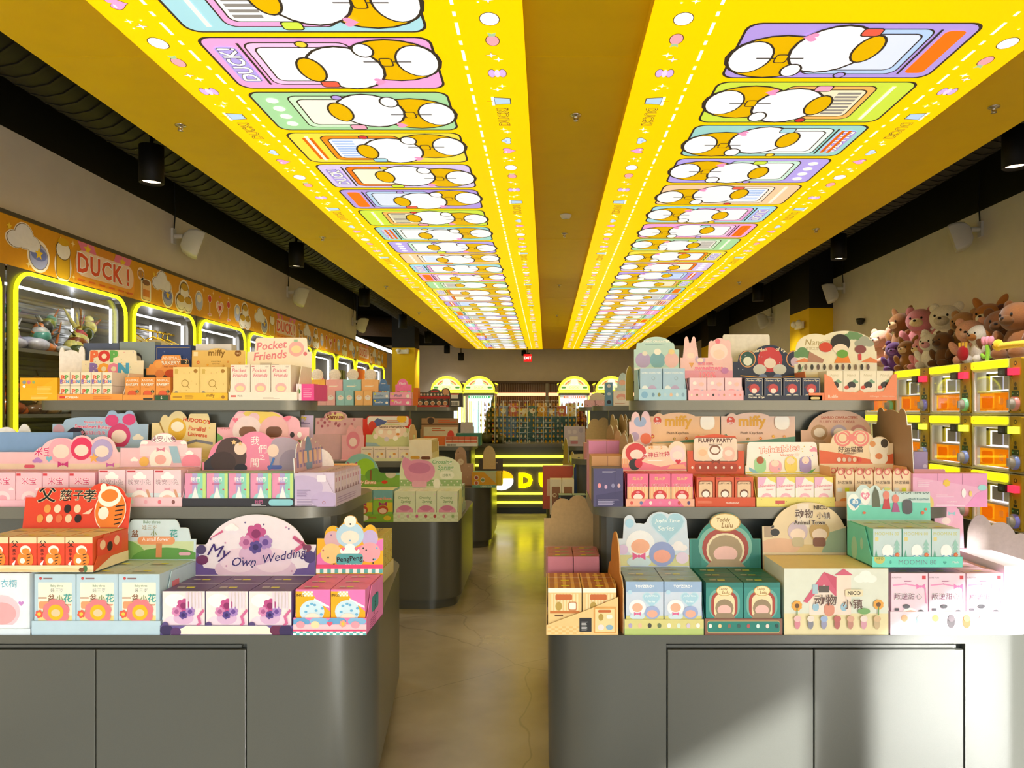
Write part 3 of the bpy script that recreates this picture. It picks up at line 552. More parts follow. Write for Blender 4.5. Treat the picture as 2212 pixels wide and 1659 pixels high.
# ------------------------------------------------------------------ display islands
GREY = '5a5b54'
def round_plan(x0, x1, y0, y1, r, taper=0, side=1):
    """plan outline with rounded corners; taper pulls the back of the aisle side inwards"""
    pts = rrect2(x0, x1, y0, y1, r, 7); out = []
    for x, y in pts:
        t_ = (y - y0) / (y1 - y0); xe = x1 if side > 0 else x0
        k = abs(x - (x0 if side > 0 else x1)) / (x1 - x0); out.append((x - side * taper * t_ * k ** 6, y))
    return out
def strip(b, path, z0, z1, sm):
    n = len(path); b.mesh_([(x, y, z0) for x, y in path] + [(x, y, z1) for x, y in path], [(i, i + 1, n + i + 1, n + i) for i in range(n - 1)], GREY, sm)
def island(y0, xa, xb, side, taper, doors, label):
    """xa..xb counter width; side=+1 when the aisle lies at xb"""
    r = obj('display_island', None, loc=(0, 0, 0)); tag(r, label, 'display island')
    b = MB(); b.prism(round_plan(xa + .03, xb - .03, y0 + .03, y0 + 1.23, .18, taper, side), 0, .07, GREY, sm=True); b.build('plinth', 'fixture', r)
    pl = round_plan(xa, xb, y0, y0 + 1.26, .2, taper, side)
    b = MB()
    if doors:      # the doors sit in a real pocket; the gap above them is the finger groove
        a0, a1 = doors[0][0], doors[-1][1]
        b.prism(pl, .065, .08, GREY, sm=True); strip(b, [(a1 + .003, y0)] + pl[24:] + pl[:24] + [(a0 - .003, y0)], .08, .548, True)
        for e in ([(a0 - .003, y0), (a0 - .003, y0 + .03)], [(a0 - .003, y0 + .03), (a1 + .003, y0 + .03)], [(a1 + .003, y0 + .03), (a1 + .003, y0)]): strip(b, e, .08, .548, False)
        b.prism(pl, .548, .575, GREY, sm=True)
    else: b.prism(pl, .065, .575, GREY, sm=True)
    b.build('counter', 'fixture', r)
    for d0, d1 in doors:
        b = MB(); b.bbox(d0 + .002, d1 - .002, y0 + .001, y0 + .022, .085, .528, GREY, .002); b.build('door', 'fixture', r)
    if doors:
        a0, a1 = doors[0][0], doors[-1][1]
        b = MB(); b.box(a0, a1 - .02, y0 + .014, y0 + .0302, .531, .54, GREY); b.build('handle_rail', 'fixture', r)
    ma, mb_ = (xa + .17, xb - .2) if side > 0 else (xa + .165, xb - .17)
    ta, tb = (xa + .39, xb - .395) if side > 0 else (xa + .335, xb - .36)
    b = MB(); b.prism(rrect2(ma + .03, mb_ - .03, y0 + .4, y0 + .86, .05, 3), .575, .92, GREY, sm=False); b.build('core', 'fixture', r)
    b = MB(); b.prism(rrect2(ma, mb_, y0 + .28, y0 + .98, .16, 7), .912, .953, '6f6f66', sm=True); b.build('middle_shelf', 'fixture', r)
    b = MB(); b.box(ta + .12, tb - .04, y0 + .60, y0 + .66, .953, 1.305, GREY); b.build('upright_panel', 'fixture', r)
    b = MB(); b.prism(rrect2(ta, tb, y0 + .53, y0 + .78, .1, 7), 1.303, 1.342, '6f6f66', sm=True); b.build('top_shelf', 'fixture', r)
    return r
Y1, Y2, Y3 = 2.395, 4.84, 7.0
island(Y1, -2.43, -.56, 1, .15, [(-2.22, -1.945), (-1.945, -1.458), (-1.458, -.971)], 'grey tiered display island holding the purple wedding boxes, cabinet side')
island(Y2, -2.43, -.57, 1, .02, [], 'grey tiered display island with green and pink trays behind the first island')
island(Y3, -2.43, -.52, 1, .02, [], 'grey tiered display island with red trays beside the lit sales counter')
island(Y1, .008, 1.69, -1, .0, [(.391, .866), (.866, 1.352)], 'grey tiered display island with sunlit counter doors')
island(Y2 + .2, .02, 1.85, -1, .0, [], 'grey tiered display island behind the sunlit one')
island(Y3, .0, 1.75, -1, .0, [], 'grey tiered display island nearest the sales counter with the lavender box')

# ------------------------------------------------------------------ display trays and blind boxes
def remap(h, q):
    f = lambda v: q + v * (1 - q)
    return (f(h[0]), [('e', p[1], f(p[2]), p[3], p[4] * (1 - q)) if p[0] == 'e' else ('b', p[1], p[2], f(p[3])) for p in h[1]])
def top_of(base, humps):
    pts = outline(1, 1, base, humps)[2:][::-1]
    def f(x): i = max(0, min(64, x * 64)); j = min(63, int(i)); return pts[j][1] + (pts[j + 1][1] - pts[j][1]) * (i - j)
    return f
def outline(W, H, base, humps, n=64):
    """height profile of a die-cut header: flat base plus humps"""
    out = [(0, 0), (W, 0)]; top = []
    for i in range(n + 1):
        x = i / n; y = base
        for hmp in humps:
            if hmp[0] == 'e':
                _, cx, cy, rx, ry = hmp; t_ = (x - cx) / rx
                if abs(t_) < 1: y = max(y, cy + ry * sqrt(1 - t_ * t_))
            else:
                _, x0, x1, tp = hmp; rr = .04
                if x0 <= x <= x1:
                    d = min(x - x0, x1 - x); y = max(y, tp - (0 if d >= rr else (1 - sqrt(max(0, 1 - (1 - d / rr) ** 2))) * .12))
        top.append((x * W, min(y, 1) * H))
    top[0] = (0, min(top[0][1], base * H)); top[-1] = (W, min(top[-1][1], base * H))
    return out + top[::-1]
TOPTAG = [('r', .38, .42, .2, .13, 'dfe02a'), ('r', .16, .45, .18, .1, 'd8d8d8'), ('m', .2, .24, .6, .14, 2, '6a6a6a')]
def display(c, X0, X1, Yf, z, bh, hz, nx, ny=1, nz=1, D=.2, box='fff', top=None, side=None, art=(), tray='fff', lip=.03, lipart=(), hdr=None, hart=(), hcol=None, hback='cfcac4', rz=0, td='', bd='', grp='', topart=TOPTAG, wall=True, bx0=None, bx1=None, hlean=.05, sideart=None, boxmesh=None, where=''):
    """a cardboard display tray with a header card (one thing) and the boxes standing in it (a thing each)"""
    W = X1 - X0; cx = (X0 + X1) / 2
    loc = Vector((cx, Yf, z)) if rz == 0 else Vector((X0, Yf, z)); Rz = Matrix.Rotation(rz, 3, 'Z')
    th = .0025; r = obj('display_tray', None, loc=loc, rz=rz); tag(r, td, 'display tray')
    b = MB(); b.box(-W / 2, W / 2, 0, D, .0005, .003, tray)
    if wall:
        for s in (-1, 1):
            x = s * (W / 2 - th / 2); pts = [(0, 0), (D, 0), (D, bh * .97), (D * .3, bh * .97), (D * .05, lip), (0, lip)] if wall is True else [(0, 0), (D, 0), (D, lip), (0, lip)]
            if s < 0: b.card([(D - p, q) for p, q in pts][::-1], (-W / 2, D, 0), (0, -1, 0), (0, 0, 1), (-1, 0, 0), th, side or tray)
            else: b.card(pts, (W / 2, 0, 0), (0, 1, 0), (0, 0, 1), (1, 0, 0), th, side or tray)
            if sideart:
                if s > 0: draw(b, sideart, (W / 2, 0, 0), (0, 1, 0), (0, 0, 1), (1, 0, 0), D, bh)
                else: draw(b, sideart, (-W / 2, D, 0), (0, -1, 0), (0, 0, 1), (-1, 0, 0), D, bh)
    b.build('tray', 'card', r)
    if lip:
        b = MB(); b.box(-W / 2, W / 2, -.0015, .001, 0, lip, tray); draw(b, lipart, (-W / 2, -.0015, 0), (1, 0, 0), (0, 0, 1), (0, -1, 0), W, lip); b.build('front_lip', 'card', r)
    if hdr:
        hb = bh * .8; H = hz - z - hb; b = MB(); hl = hlean; hdr = remap(hdr, (bh - hb) / H)
        O = Vector((-W / 2, D - .002, hb)); V = Vector((0, sin(hl), cos(hl))); N = Vector((0, -cos(hl), sin(hl)))
        b.card(outline(W, H, hdr[0], hdr[1]), O, (1, 0, 0), V, N, .003, hcol or tray, hback, 'eee')
        q0 = (bh - hb) / H; tf = top_of(*hdr); draw(b, hart, O + V * (bh - hb), (1, 0, 0), V, N, W, H - (bh - hb), topf=lambda x: (tf(x) - q0) / (1 - q0)); b.build('header_card', 'card', r)
    if nx:
        b0 = -W / 2 + th + .0015 if bx0 is None else bx0; b1 = W / 2 - th - .0015 if bx1 is None else bx1
        bw = (b1 - b0) / nx; bd_ = (D - .012) / ny; h1 = (bh - .004) / nz; g = .0016
        m = MB(); m.box(-bw / 2 + g, bw / 2 - g, 0, bd_ - 2 * g, 0, h1 - .001, box, top=top, side=side)
        draw(m, art, (-bw / 2 + g, 0, 0), (1, 0, 0), (0, 0, 1), (0, -1, 0), bw - 2 * g, h1 - .001)
        if topart: draw(m, topart, (-bw / 2 + g, 0, h1 - .001), (1, 0, 0), (0, 1, 0), (0, 0, 1), bw - 2 * g, bd_ - 2 * g)
        me = boxmesh(bw - 2 * g, bd_ - 2 * g, h1) if boxmesh else m.mesh('blind_box')
        for k in range(nz):
            for j in range(ny):
                for i in range(nx):
                    p = Vector((b0 + bw * (i + .5), .004 + j * bd_, .0035 + k * h1))
                    tag(obj('blind_box', me, 'card', None, loc + Rz @ p, rz), bd, 'box', grp or bd)
    return r
def disp(px0, px1, ytop, ybase, htop, Y, nx, **k):
    z = k.pop('z'); D = k.get('D', .2)
    return display(None, wx(px0, Y), wx(px1, Y), Y, z, wz(ytop, Y) - z, wz(htop, Y + D), nx, **k)
ZC1, ZM, ZT = .575, .953, 1.342
def back_card(name, X0, X1, Y, z, H, base, humps, c, label, edge='eee', rz=0, lean=0, art=(), front=None):
    """free die-cut card seen from its plain back"""
    b = MB(); W = abs(X1 - X0); b.card(outline(W, H, base, humps), (-W / 2, 0, 0), (1, 0, 0), (0, sin(lean), cos(lean)), (0, -cos(lean), sin(lean)), .004, c, front or c, edge)
    draw(b, art, (-W / 2, 0, 0), (1, 0, 0), (0, sin(lean), cos(lean)), (0, -cos(lean), sin(lean)), W, H, topf=top_of(base, humps))
    return tag(b.build(name, 'kraft', loc=((X0 + X1) / 2, Y, z), rz=rz), label, 'header card')

S3 = lambda y, c, n=6, r=.05: [('o', (i + .6) / (n + .2), y, r, r * 1.25, c[i % len(c)]) for i in range(n)]
HEAD = lambda c: ('o', .5, .5, .3, .3, c)
# ============ first left island, counter
y = 2.402; z = ZC1
disp(-62, 66, 1238, 1373, 1118, y, 1, z=z, D=.24, ny=2, box='dfeaf2', top='e8d8ee', art=[('R', .04, .02, .92, .96, .06, 'eef2f8'), ('t', .55, .83, .13, '猫衣橱', '5fb0c8', {'halo': 'fff', 'b': .03, 'w': .8}), ('o', .5, .36, .33, .3, 'f3c9d4'), ('o', .5, .33, .26, .2, 'f0a9ae'), ('h', .85, .5, .05, 'c88ad0'), ('R', .1, .02, .8, .12, .05, 'fff')], tray='d8e6f2', lip=.02, hdr=(.5, [('e', .7, .5, .3, .45)]), hart=[('o', .7, .5, .2, .25, 'e8506a'), ('o', .8, .3, .15, .2, 'f07a90')], hcol='a9d3e4', td='pale blue tray with rounded red-edged header beside the potted flower tray', bd='large pale blue and pink box beside the potted flower boxes')
disp(69, 347, 1240, 1373, 1121, y, 3, z=z, D=.24, ny=2, box='b9d3e2', top='bcd4de', art=[('R', .09, .0, .82, .86, .02, 'f2f0dc'), ('r', .09, .0, .82, .3, 'f2d98a'), ('o', .15, .93, .035, .035, 'c24a4a'), ('r', .22, .915, .22, .025, '8a6a6a'), ('t', .55, .80, .045, 'Baby three', '7fa08a', {'w': .4}), ('t', .55, .73, .07, '娃三岁', '9aa08c', {'halo': 'fff', 'w': .4}), ('t', .2, .6, .14, '一', 'b86a4a', {'w': .2, 'b': .06}), ('t', .42, .6, .12, '盆', '8a5a3a', {'w': .26, 'b': .03}), ('t', .62, .6, .1, '小', '7a8a4a', {'w': .2, 'b': .03}), ('t', .82, .6, .14, '花', '3fa09a', {'w': .3, 'b': .03}), ('t', .66, .49, .04, 'A small flower', 'd87a5a', {'w': .5}), ('R', .12, .42, .24, .12, .04, 'efa070'), ('r', .22, .3, .05, .13, 'c98a5a'), ('f', .13, .33, .1, 'e0604a'), ('f', .54, .36, .33, 'ec7f86', 'f2b820', 1), ('o', .54, .36, .19, .19, 'f2b820'), ('o', .54, .35, .11, .09, 'f6c9a0')], tray='b7d2e2', lip=.045, hdr=(.5, [('b', .35, .95, .78), ('b', .42, .85, .98)]), hcol='cfe2ea', hart=[('r', .02, .02, .96, .42, 'c9d9a8'), ('o', .3, .05, .28, .16, '7fb262'), ('o', .75, .0, .3, .1, '5f9a4a'), ('R', .5, .36, .32, .2, .05, 'e8a070'), ('r', .66, .05, .05, .34, 'd08a5a'), ('f', .32, .55, .06, '6fa3d8', 'fff'), ('R', .08, .22, .22, .14, .02, 'e8b878'), ('t', .19, .29, .07, 'Flower', 'a8683a', {'w': .2}), ('t', .62, .91, .09, 'Baby three', '7fa08a', {'w': .3}), ('t', .6, .79, .12, '娃三岁', '8f9684', {'halo': 'fff', 'w': .3}), ('t', .3, .64, .2, '一', 'b8503a', {'w': .16, 'b': .06}), ('t', .48, .64, .17, '盆', '8a5a3a', {'w': .16, 'b': .03}), ('t', .64, .64, .14, '小', '7a8a4a', {'w': .14, 'b': .03}), ('t', .81, .64, .19, '花', '3fa09a', {'w': .2, 'b': .03}), ('t', .66, .5, .08, 'A small flower', 'fff', {'w': .5}), ('R', .86, .1, .1, .08, .02, 'd8a8b8')],
     sideart=[('o', .2, .25, .05, .05, 'e0a090'), ('o', .4, .3, .05, .05, 'd88a9a'), ('o', .6, .35, .05, .05, '9a8ab0'), ('R', .3, .7, .2, .1, .02, 'd87a8a')], td='light blue tray of potted flower boxes under the orange tiger-striped tray', bd='light blue box with red and yellow flower print in the potted flower tray')
disp(346, 632, 1277, 1372, 1112, y, 3, z=z, D=.24, ny=2, box='efe6e6', top='6a5590', side='7a68a0', art=[('o', .3, .78, .25, .16, 'f8f2f6'), ('o', .5, .12, .46, .16, 'e3c6dc'), ('o', .3, .26, .26, .16, 'eed6e6'), ('o', .72, .26, .26, .16, 'eed6e6'), ('o', .5, .36, .24, .15, 'd9b4d6'), ('f', .5, .66, .17, 'c0508c', '8a2f66'), ('f', .34, .52, .12, 'd48ab8', 'a85a90'), ('f', .66, .52, .12, 'a884c4', '6a4a98'), ('f', .5, .44, .1, '5a4690', '3a2a68'), ('l', [(.98, .55), (.86, .4), (.9, .25), (.78, .12)], .06, 'd06a9a'), ('g', .55, .6, .4, .38, 5, 'e3d6e6'), ('o', .9, .1, .1, .07, '4a3a68'), ('o', .08, .2, .08, .08, '5a4a80'), ('t', .35, .03, .05, 'My Own Wedding', '3a2a58', {'w': .7, 'i': .25})], tray='6a5a98', lip=.03, lipart=[('p', [(.08, .05), (.92, .05), (.8, .98), (.2, .98)], 'f3ecdc'), ('o', .05, .5, .05, .04, '3a2f5a'), ('o', .12, .3, .04, .035, '5a3a6a'), ('o', .88, .5, .05, .04, '6a3050'), ('o', .95, .4, .05, .05, '3a2f5a')], hdr=(.5, [('e', .5, .36, .42, .64)]), hcol='efe4ee',
     hart=[('p', [(.0, 0), (1, 0), (1, .46), (.93, .12), (.5, .03), (.07, .12), (0, .46)], '6a5498'), ('o', .5, .1, .34, .12, 'e0c2da'), ('o', .36, .24, .16, .1, 'ecd4e4'), ('o', .64, .24, .16, .1, 'ecd4e4'), ('o', .5, .34, .14, .09, 'd8b2d4'), ('f', .5, .68, .085, 'c0508c', '8a2f66'), ('f', .42, .54, .06, 'd48ab8', 'a85a90'), ('f', .58, .54, .06, 'a884c4', '6a4a98'), ('f', .5, .46, .055, '5a4690', '3a2a68'), ('l', [(.9, .72), (.82, .62), (.9, .5), (.8, .36)], .03, 'd0608e'), ('l', [(.12, .62), (.22, .72)], .02, 'd0608e'), ('o', .05, .42, .04, .04, '4a3a68'), ('o', .06, .25, .05, .04, '6a2a5a'), ('o', .95, .3, .05, .05, '50407a'), ('o', .93, .45, .035, .035, '7a3a5a'), ('c', .3, .78, .12, 'f8f2f6'), ('d', 14, 4, ['7a6aa0', 'c890b8', '5a4a80'], .008),
           ('t', .2, .36, .28, 'My', '3b1f6e', {'i': .3, 'w': .17, 'a': -.2}), ('t', .41, .22, .22, 'Own', '3b1f6e', {'halo': 'f6eef6', 'hw': .03, 'b': .008, 'i': .3, 'w': .2}), ('t', .74, .3, .28, 'Wedding', '3b1f6e', {'halo': 'f6eef6', 'hw': .03, 'b': .008, 'i': .3, 'w': .37, 'a': .18})], td='purple tray with arched white header and dark violet script lettering', bd='purple-topped white box with rose print in the arched purple tray')
spots = [('o', .5 + .3 * cos(i * 2.4) * ((i % 3 + 1) / 3), .52 + .16 * sin(i * 2.4), .045, .035, '6fb4dc') for i in range(9)]
disp(634, 792, 1273, 1371, 1114, y, 2, z=z, D=.24, ny=3, box='f2b21a', top='ea78b8', side='ee8cc8', art=[('p', [(.0, 1), (1, 1), (1, .5), (.6, .78), (.45, .95), (0, .96)], 'ee7cc0'), ('k', .2, .84, .3, .12, 6, 3, 'f7d88a', 'fff'), ('t', .14, .87, .06, 'INGS', '3a2f10', {'w': .24, 'b': .02}), ('p', [(.55, .8), (.98, .62), (.98, .58), (.5, .72)], 'fff'), ('o', .48, .5, .36, .33, 'cfe8f6')] + spots + [('o', .5, .36, .22, .13, 'fbe6d6'), ('c', .32, .16, .26, 'fff'), ('c', .7, .18, .26, 'fff'), ('h', .3, .16, .06, 'f0788e'), ('h', .7, .19, .06, 'f0788e'), ('o', .9, .3, .05, .04, 'fff')], tray='f080c0', lip=.055, lipart=[('c', .1, .8, .25, '6aa8d8'), ('c', .35, .85, .25, '8abce4'), ('c', .6, .85, .25, '6aa8d8'), ('c', .87, .85, .25, '8abce4'), ('r', 0, .0, 1, .62, 'f6c9d4'), ('o', .1, .6, .06, .05, 'f3a0b0'), ('o', .3, .6, .06, .05, 'fbe0b0'), ('h', .5, .66, .04, 'e8607e'), ('f', .68, .66, .05, 'f6a890'), ('o', .85, .6, .06, .05, 'f3a0b0'), ('r', 0, .22, 1, .1, 'e8487a'), ('k', 0, 0, 1, .22, 22, 2, 'fff', '5fb4b4')],
     hdr=(.6, [('e', .24, .62, .13, .2), ('e', .51, .7, .2, .2), ('e', .5, .9, .1, .1), ('e', .8, .64, .11, .2)]), hcol='f4b41c', hart=[('p', [(0, .3), (.3, .6), (.3, .2), (0, .05)], 'ee7cc0'), ('p', [(.6, .45), (1, .66), (1, .4), (.6, .3)], 'ee7cc0'), ('o', .24, .58, .13, .13, 'd9b0ba'), ('o', .8, .6, .12, .13, 'c4b4e4'), ('o', .22, .34, .16, .15, 'f3cf8a'), ('o', .8, .36, .16, .15, 'f0a8b4'), ('o', .5, .66, .21, .19, 'b6daf0'), ('o', .5, .62, .14, .1, 'fbe8da'), ('o', .5, .9, .09, .09, 'f4f0e6'), ('d', 20, 9, ['3a3a3a', '6fb4dc', '8a6aa0', 'c05a70'], .014), ('c', .5, .4, .3, 'fff'), ('h', .4, .42, .03, 'f0788e'), ('h', .6, .42, .03, 'f0788e'), ('R', .3, .14, .4, .2, .05, '58aab0'), ('t', .5, .24, .15, 'PengPeng', '2a1c24', {'w': .38, 'b': .02, 'a': .08}), ('t', .56, .15, .06, 'FOUR ACTION', 'fff', {'w': .24}), ('r', 0, .08, 1, .07, 'ee4a80'), ('k', 0, 0, 1, .08, 18, 1, 'fff', '5fb4b4')],
     sideart=[('R', .3, .35, .4, .35, .05, '4a98a0'), ('t', .5, .5, .12, 'PengPeng', '2a1c24', {'w': .36, 'a': 1.2}), ('m', .2, .06, .5, .2, 4, 'b05a90')], td='pink and yellow tray with spotted round header at the counter corner', bd='pink and yellow box with blue spotted print in the corner tray')
# the tray standing on top of the potted flower boxes
zt = z + wz(1240, y) - z + .004
zt = wz(1240, y) + .004
disp(-46, 202, 1160, 1237, 1044, y + .012, 4, z=zt, D=.2, ny=2, box='e4472a', top='ead6a8', side='d85a30', art=[('r', 0, .82, 1, .18, 'ead6a8'), ('t', .2, .8, .3, '父', '15100c', {'w': .26, 'b': .03}), ('t', .18, .6, .1, '慈', '15100c', {'w': .12, 'b': .02}), ('t', .18, .48, .09, '子', '15100c', {'w': .12, 'b': .02}), ('t', .18, .36, .1, '孝', '15100c', {'w': .12, 'b': .02}), ('o', .6, .34, .3, .32, 'ef8a2e'), ('o', .6, .62, .2, .17, 'fdf4e6'), ('o', .62, .58, .15, .12, 'ef8a2e')] + [('l', [(.8 - .02 * i, .5 - .09 * i), (.66, .47 - .09 * i)], .03, '2a1a12') for i in range(4)] + [('o', .5, .3, .1, .1, 'fdf4e6'), ('p', [(.1, .2), (.25, .32), (.2, .14)], 'fff')], tray='ecdcb4', lip=.022, lipart=[('p', [(0, .2), (.25, .6), (.5, .3), (.75, .7), (1, .3), (1, .1), (0, .1)], 'e0c890'), ('o', .93, .5, .02, .03, '4a7a4a'), ('o', .9, .35, .025, .02, '7a4a2a')],
     hdr=(.68, [('b', .1, .62, .9), ('e', .72, .8, .12, .2), ('e', .8, .6, .16, .36)]), hcol='e4472a', hart=[('t', .2, .76, .38, '父', '15100c', {'halo': 'f4e6c4', 'w': .24, 'b': .04}), ('t', .38, .73, .26, '慈', '15100c', {'halo': 'f4e6c4', 'w': .15, 'b': .025}), ('t', .5, .72, .22, '子', '15100c', {'halo': 'f4e6c4', 'w': .12, 'b': .025}), ('t', .61, .72, .28, '孝', '15100c', {'halo': 'f4e6c4', 'w': .15, 'b': .025})] + [('o', .22 + .095 * i, .42, .032, .04, ['e8a050', 'f0e0c8', '2a1c18', 'f0d8b8'][i]) for i in range(4)] + [('o', .16 + .09 * i, .2, .032, .04, ['e8a050', 'f0e0c8', 'e87a50', 'f0d8b8', '2a1c18'][i]) for i in range(5)] + [('o', .82, .38, .15, .2, 'fbeee0'), ('o', .82, .38, .142, .192, 'ef8426'), ('o', .8, .7, .11, .1, 'fdf6ec'), ('o', .8, .72, .08, .06, 'ef8426')] + [('l', [(.95 - .008 * i, .5 - .1 * i), (.87, .47 - .1 * i)], .012, '2a1a12') for i in range(5)] + [('l', [(.72, .45 - .1 * i), (.77, .44 - .1 * i)], .012, '2a1a12') for i in range(3)] + [('o', .76, .32, .05, .06, 'fdf6ec'), ('p', [(.56, .3), (.66, .44), (.63, .3)], 'f6d8c0'), ('o', .74, .9, .03, .04, 'fdf6ec')], sideart=[('R', .1, .4, .7, .5, .03, 'df4a30'), ('o', .25, .7, .08, .08, 'f0c8a0'), ('o', .45, .6, .08, .08, '2a1c18'), ('o', .65, .72, .08, .08, 'f0c8a0'), ('p', [(0, 0), (1, 0), (1, .3), (.5, .3)], 'ecdcb4')], hlean=.16, td='orange-red tray with bold black brush lettering stacked on the flower tray', bd='orange-red box with striped orange print in the top stacked tray')
# boxes on the aisle side of the counter, facing the aisle
def sided(X, Y0, Y1, z, bh, hz, nx, D, fx, **k):
    """tray facing sideways: side=+1 faces +X"""
    W = Y1 - Y0; r_ = pi / 2 if fx > 0 else -pi / 2
    # origin of display() is the middle of the front edge
    return display(None, X, X + W, (Y0 + Y1) / 2, z, bh, hz, nx, D=D, rz=r_, **k)
def display_side_fix(): pass
sided(-.66, 2.70, 2.93, z, .19, z + .2, 3, .14, 1, ny=1, box='e9d9bc', top='d8c8a0', art=[('R', .1, .1, .8, .8, .05, 'f3e8d4'), ('o', .5, .5, .25, .3, 'b08a6a')], tray='ecdcc4', lip=.06, td='beige tray facing the aisle behind the pink corner tray', bd='beige box facing the aisle beside the pink corner tray')
sided(-.69, 2.96, 3.34, z, .2, z + .34, 6, .16, 1, box='d9c66a', top='c9b24a', art=[('d', 24, 3, ['2a1c10', 'e0a020', 'b03a1a', 'f0e6c8'], .06)], tray='e0d29a', lip=.06, hdr=(.6, [('e', .4, .6, .35, .4)]), hcol='c8a838', hart=[('d', 60, 5, ['2a1c10', 'e0a020', 'b03a1a', 'f0e6c8'], .025)], hback='d6d4d0', td='gold patterned tray facing the aisle with open plastic cover', bd='gold patterned box in the aisle-facing tray')
def simple(mc, mc2, txt, tc, **k):
    """generic box front: word on top, round motif below"""
    ty = k.get('ty', .78); th = k.get('th', .13); o = {'w': .84, 'b': .02}
    if k.get('halo'): o['halo'] = k['halo']
    if k.get('i'): o['i'] = k['i']
    A = list(k.get('bg', []))
    A += [('o', .5, k.get('my', .32), k.get('mr', .3), k.get('mr', .3) * .95, mc), ('o', .5, k.get('my', .32) - .02, k.get('mr', .3) * .62, k.get('mr', .3) * .5, mc2)]
    if txt: A += [('t', .5, ty - i * th * 1.15, th, s, tc, o) for i, s in enumerate(txt.split('|'))]
    return A + list(k.get('fg', []))
# ============ first left island, middle shelf
y = 2.69; z = ZM
disp(-85, 207, 1020, 1095, 940, y, 5, z=z, D=.15, ny=2, box='f3c3d3', top='e9a8c4', side='f0b4ca', art=simple('f7dce4', 'f3a8bc', '米宝', 'd8286a', halo='fff', th=.22, ty=.74, fg=[('r', .02, .9, .16, .07, 'd8404a'), ('c', .85, .5, .2, 'fbe9f0')], my=.22), tray='f2bdd0', lip=.024, lipart=[('o', .2, .5, .03, .02, '4a2a2a'), ('o', .55, .5, .03, .02, 'fff')], hdr=(.5, [('e', .54, .5, .16, .42), ('e', .70, .6, .1, .4), ('e', .86, .55, .11, .42), ('e', .4, .5, .06, .15)]), hcol='f6cbd6', hart=[('r', 0, 0, 1, .16, 'f3dcc8'), ('t', .4, .52, .26, '米宝', 'e0357a', {'halo': 'fff', 'w': .14, 'b': .04}), ('o', .54, .55, .1, .1, 'f3b0c4'), ('o', .54, .52, .065, .055, 'fbe3da'), ('o', .70, .6, .085, .09, 'e23a68'), ('o', .70, .55, .055, .045, 'fbe3da'), ('o', .86, .55, .085, .09, 'b7a9dc'), ('o', .86, .52, .055, .045, 'fbe3da'), ('c', .36, .25, .08, 'c08ad8'), ('h', .45, .3, .025, '7fc4e0'), ('w', .56, .14, .04, 'd03a8a'), ('w', .93, .12, .03, 'd06ac0'), ('*', .8, .32, .04, 'f2b860'), ('R', .26, .03, .08, .1, .02, 'e0607a')], td='pink tray with red, pink and lilac round header beside the pale pink rabbit tray', bd='pink box with magenta lettering in the wide pink tray')
disp(208, 393, 1014, 1097, 935, y, 3, z=z, D=.15, ny=2, box='f2d3df', top='efc0d2', side='f0bfd4', art=simple('f7f1f0', 'f3c0b8', '晚安小兔', 'b8879a', halo='fff', th=.16, ty=.66, my=.2, mr=.32, bg=[('r', 0, 0, 1, .35, 'd9e4ee'), ('c', .5, .82, .5, 'fff'), ('p', [(.72, .45), (.82, .45), (1, .05), (.9, .02)], 'd8a084')], fg=[('r', .05, .93, .3, .045, 'c8404a'), ('w', .5, .46, .1, 'e2a0b4')]), tray='f3cbd8', lip=.034, lipart=S3(.5, ['8a5a5a', 'efc0b0', 'e0e8d8', 'f0b0c0', 'ea7a8a'], 6, .02), hdr=(.55, [('b', .24, .82, .78), ('e', .53, .7, .16, .3)]), hcol='f4cad8', hart=[('r', .24, .3, .58, .45, 'f6dbe6'), ('c', .53, .86, .28, 'fff'), ('t', .53, .82, .2, '晚安小兔', 'a06a80', {'halo': 'fff', 'w': .32, 'b': .02}), ('c', .28, .72, .12, 'fff'), ('c', .8, .72, .12, 'fff'), ('o', .5, .2, .14, .14, 'faf5f2'), ('o', .5, .2, .07, .06, 'f3b8b4'), ('w', .5, .5, .05, 'dd8aa4'), ('p', [(.6, .6), (.7, .6), (.76, .1), (.66, .1)], '9fc4dc'), ('o', .88, .12, .12, .1, 'ee90ac'), ('o', .3, .14, .06, .06, 'f2c060'), ('c', .18, .2, .1, 'fff'), ('c', .86, .4, .1, 'fff')], td='pale pink tray with stepped cloud header on the middle shelf', bd='pale pink box with grey-rose lettering in the stepped cloud tray')
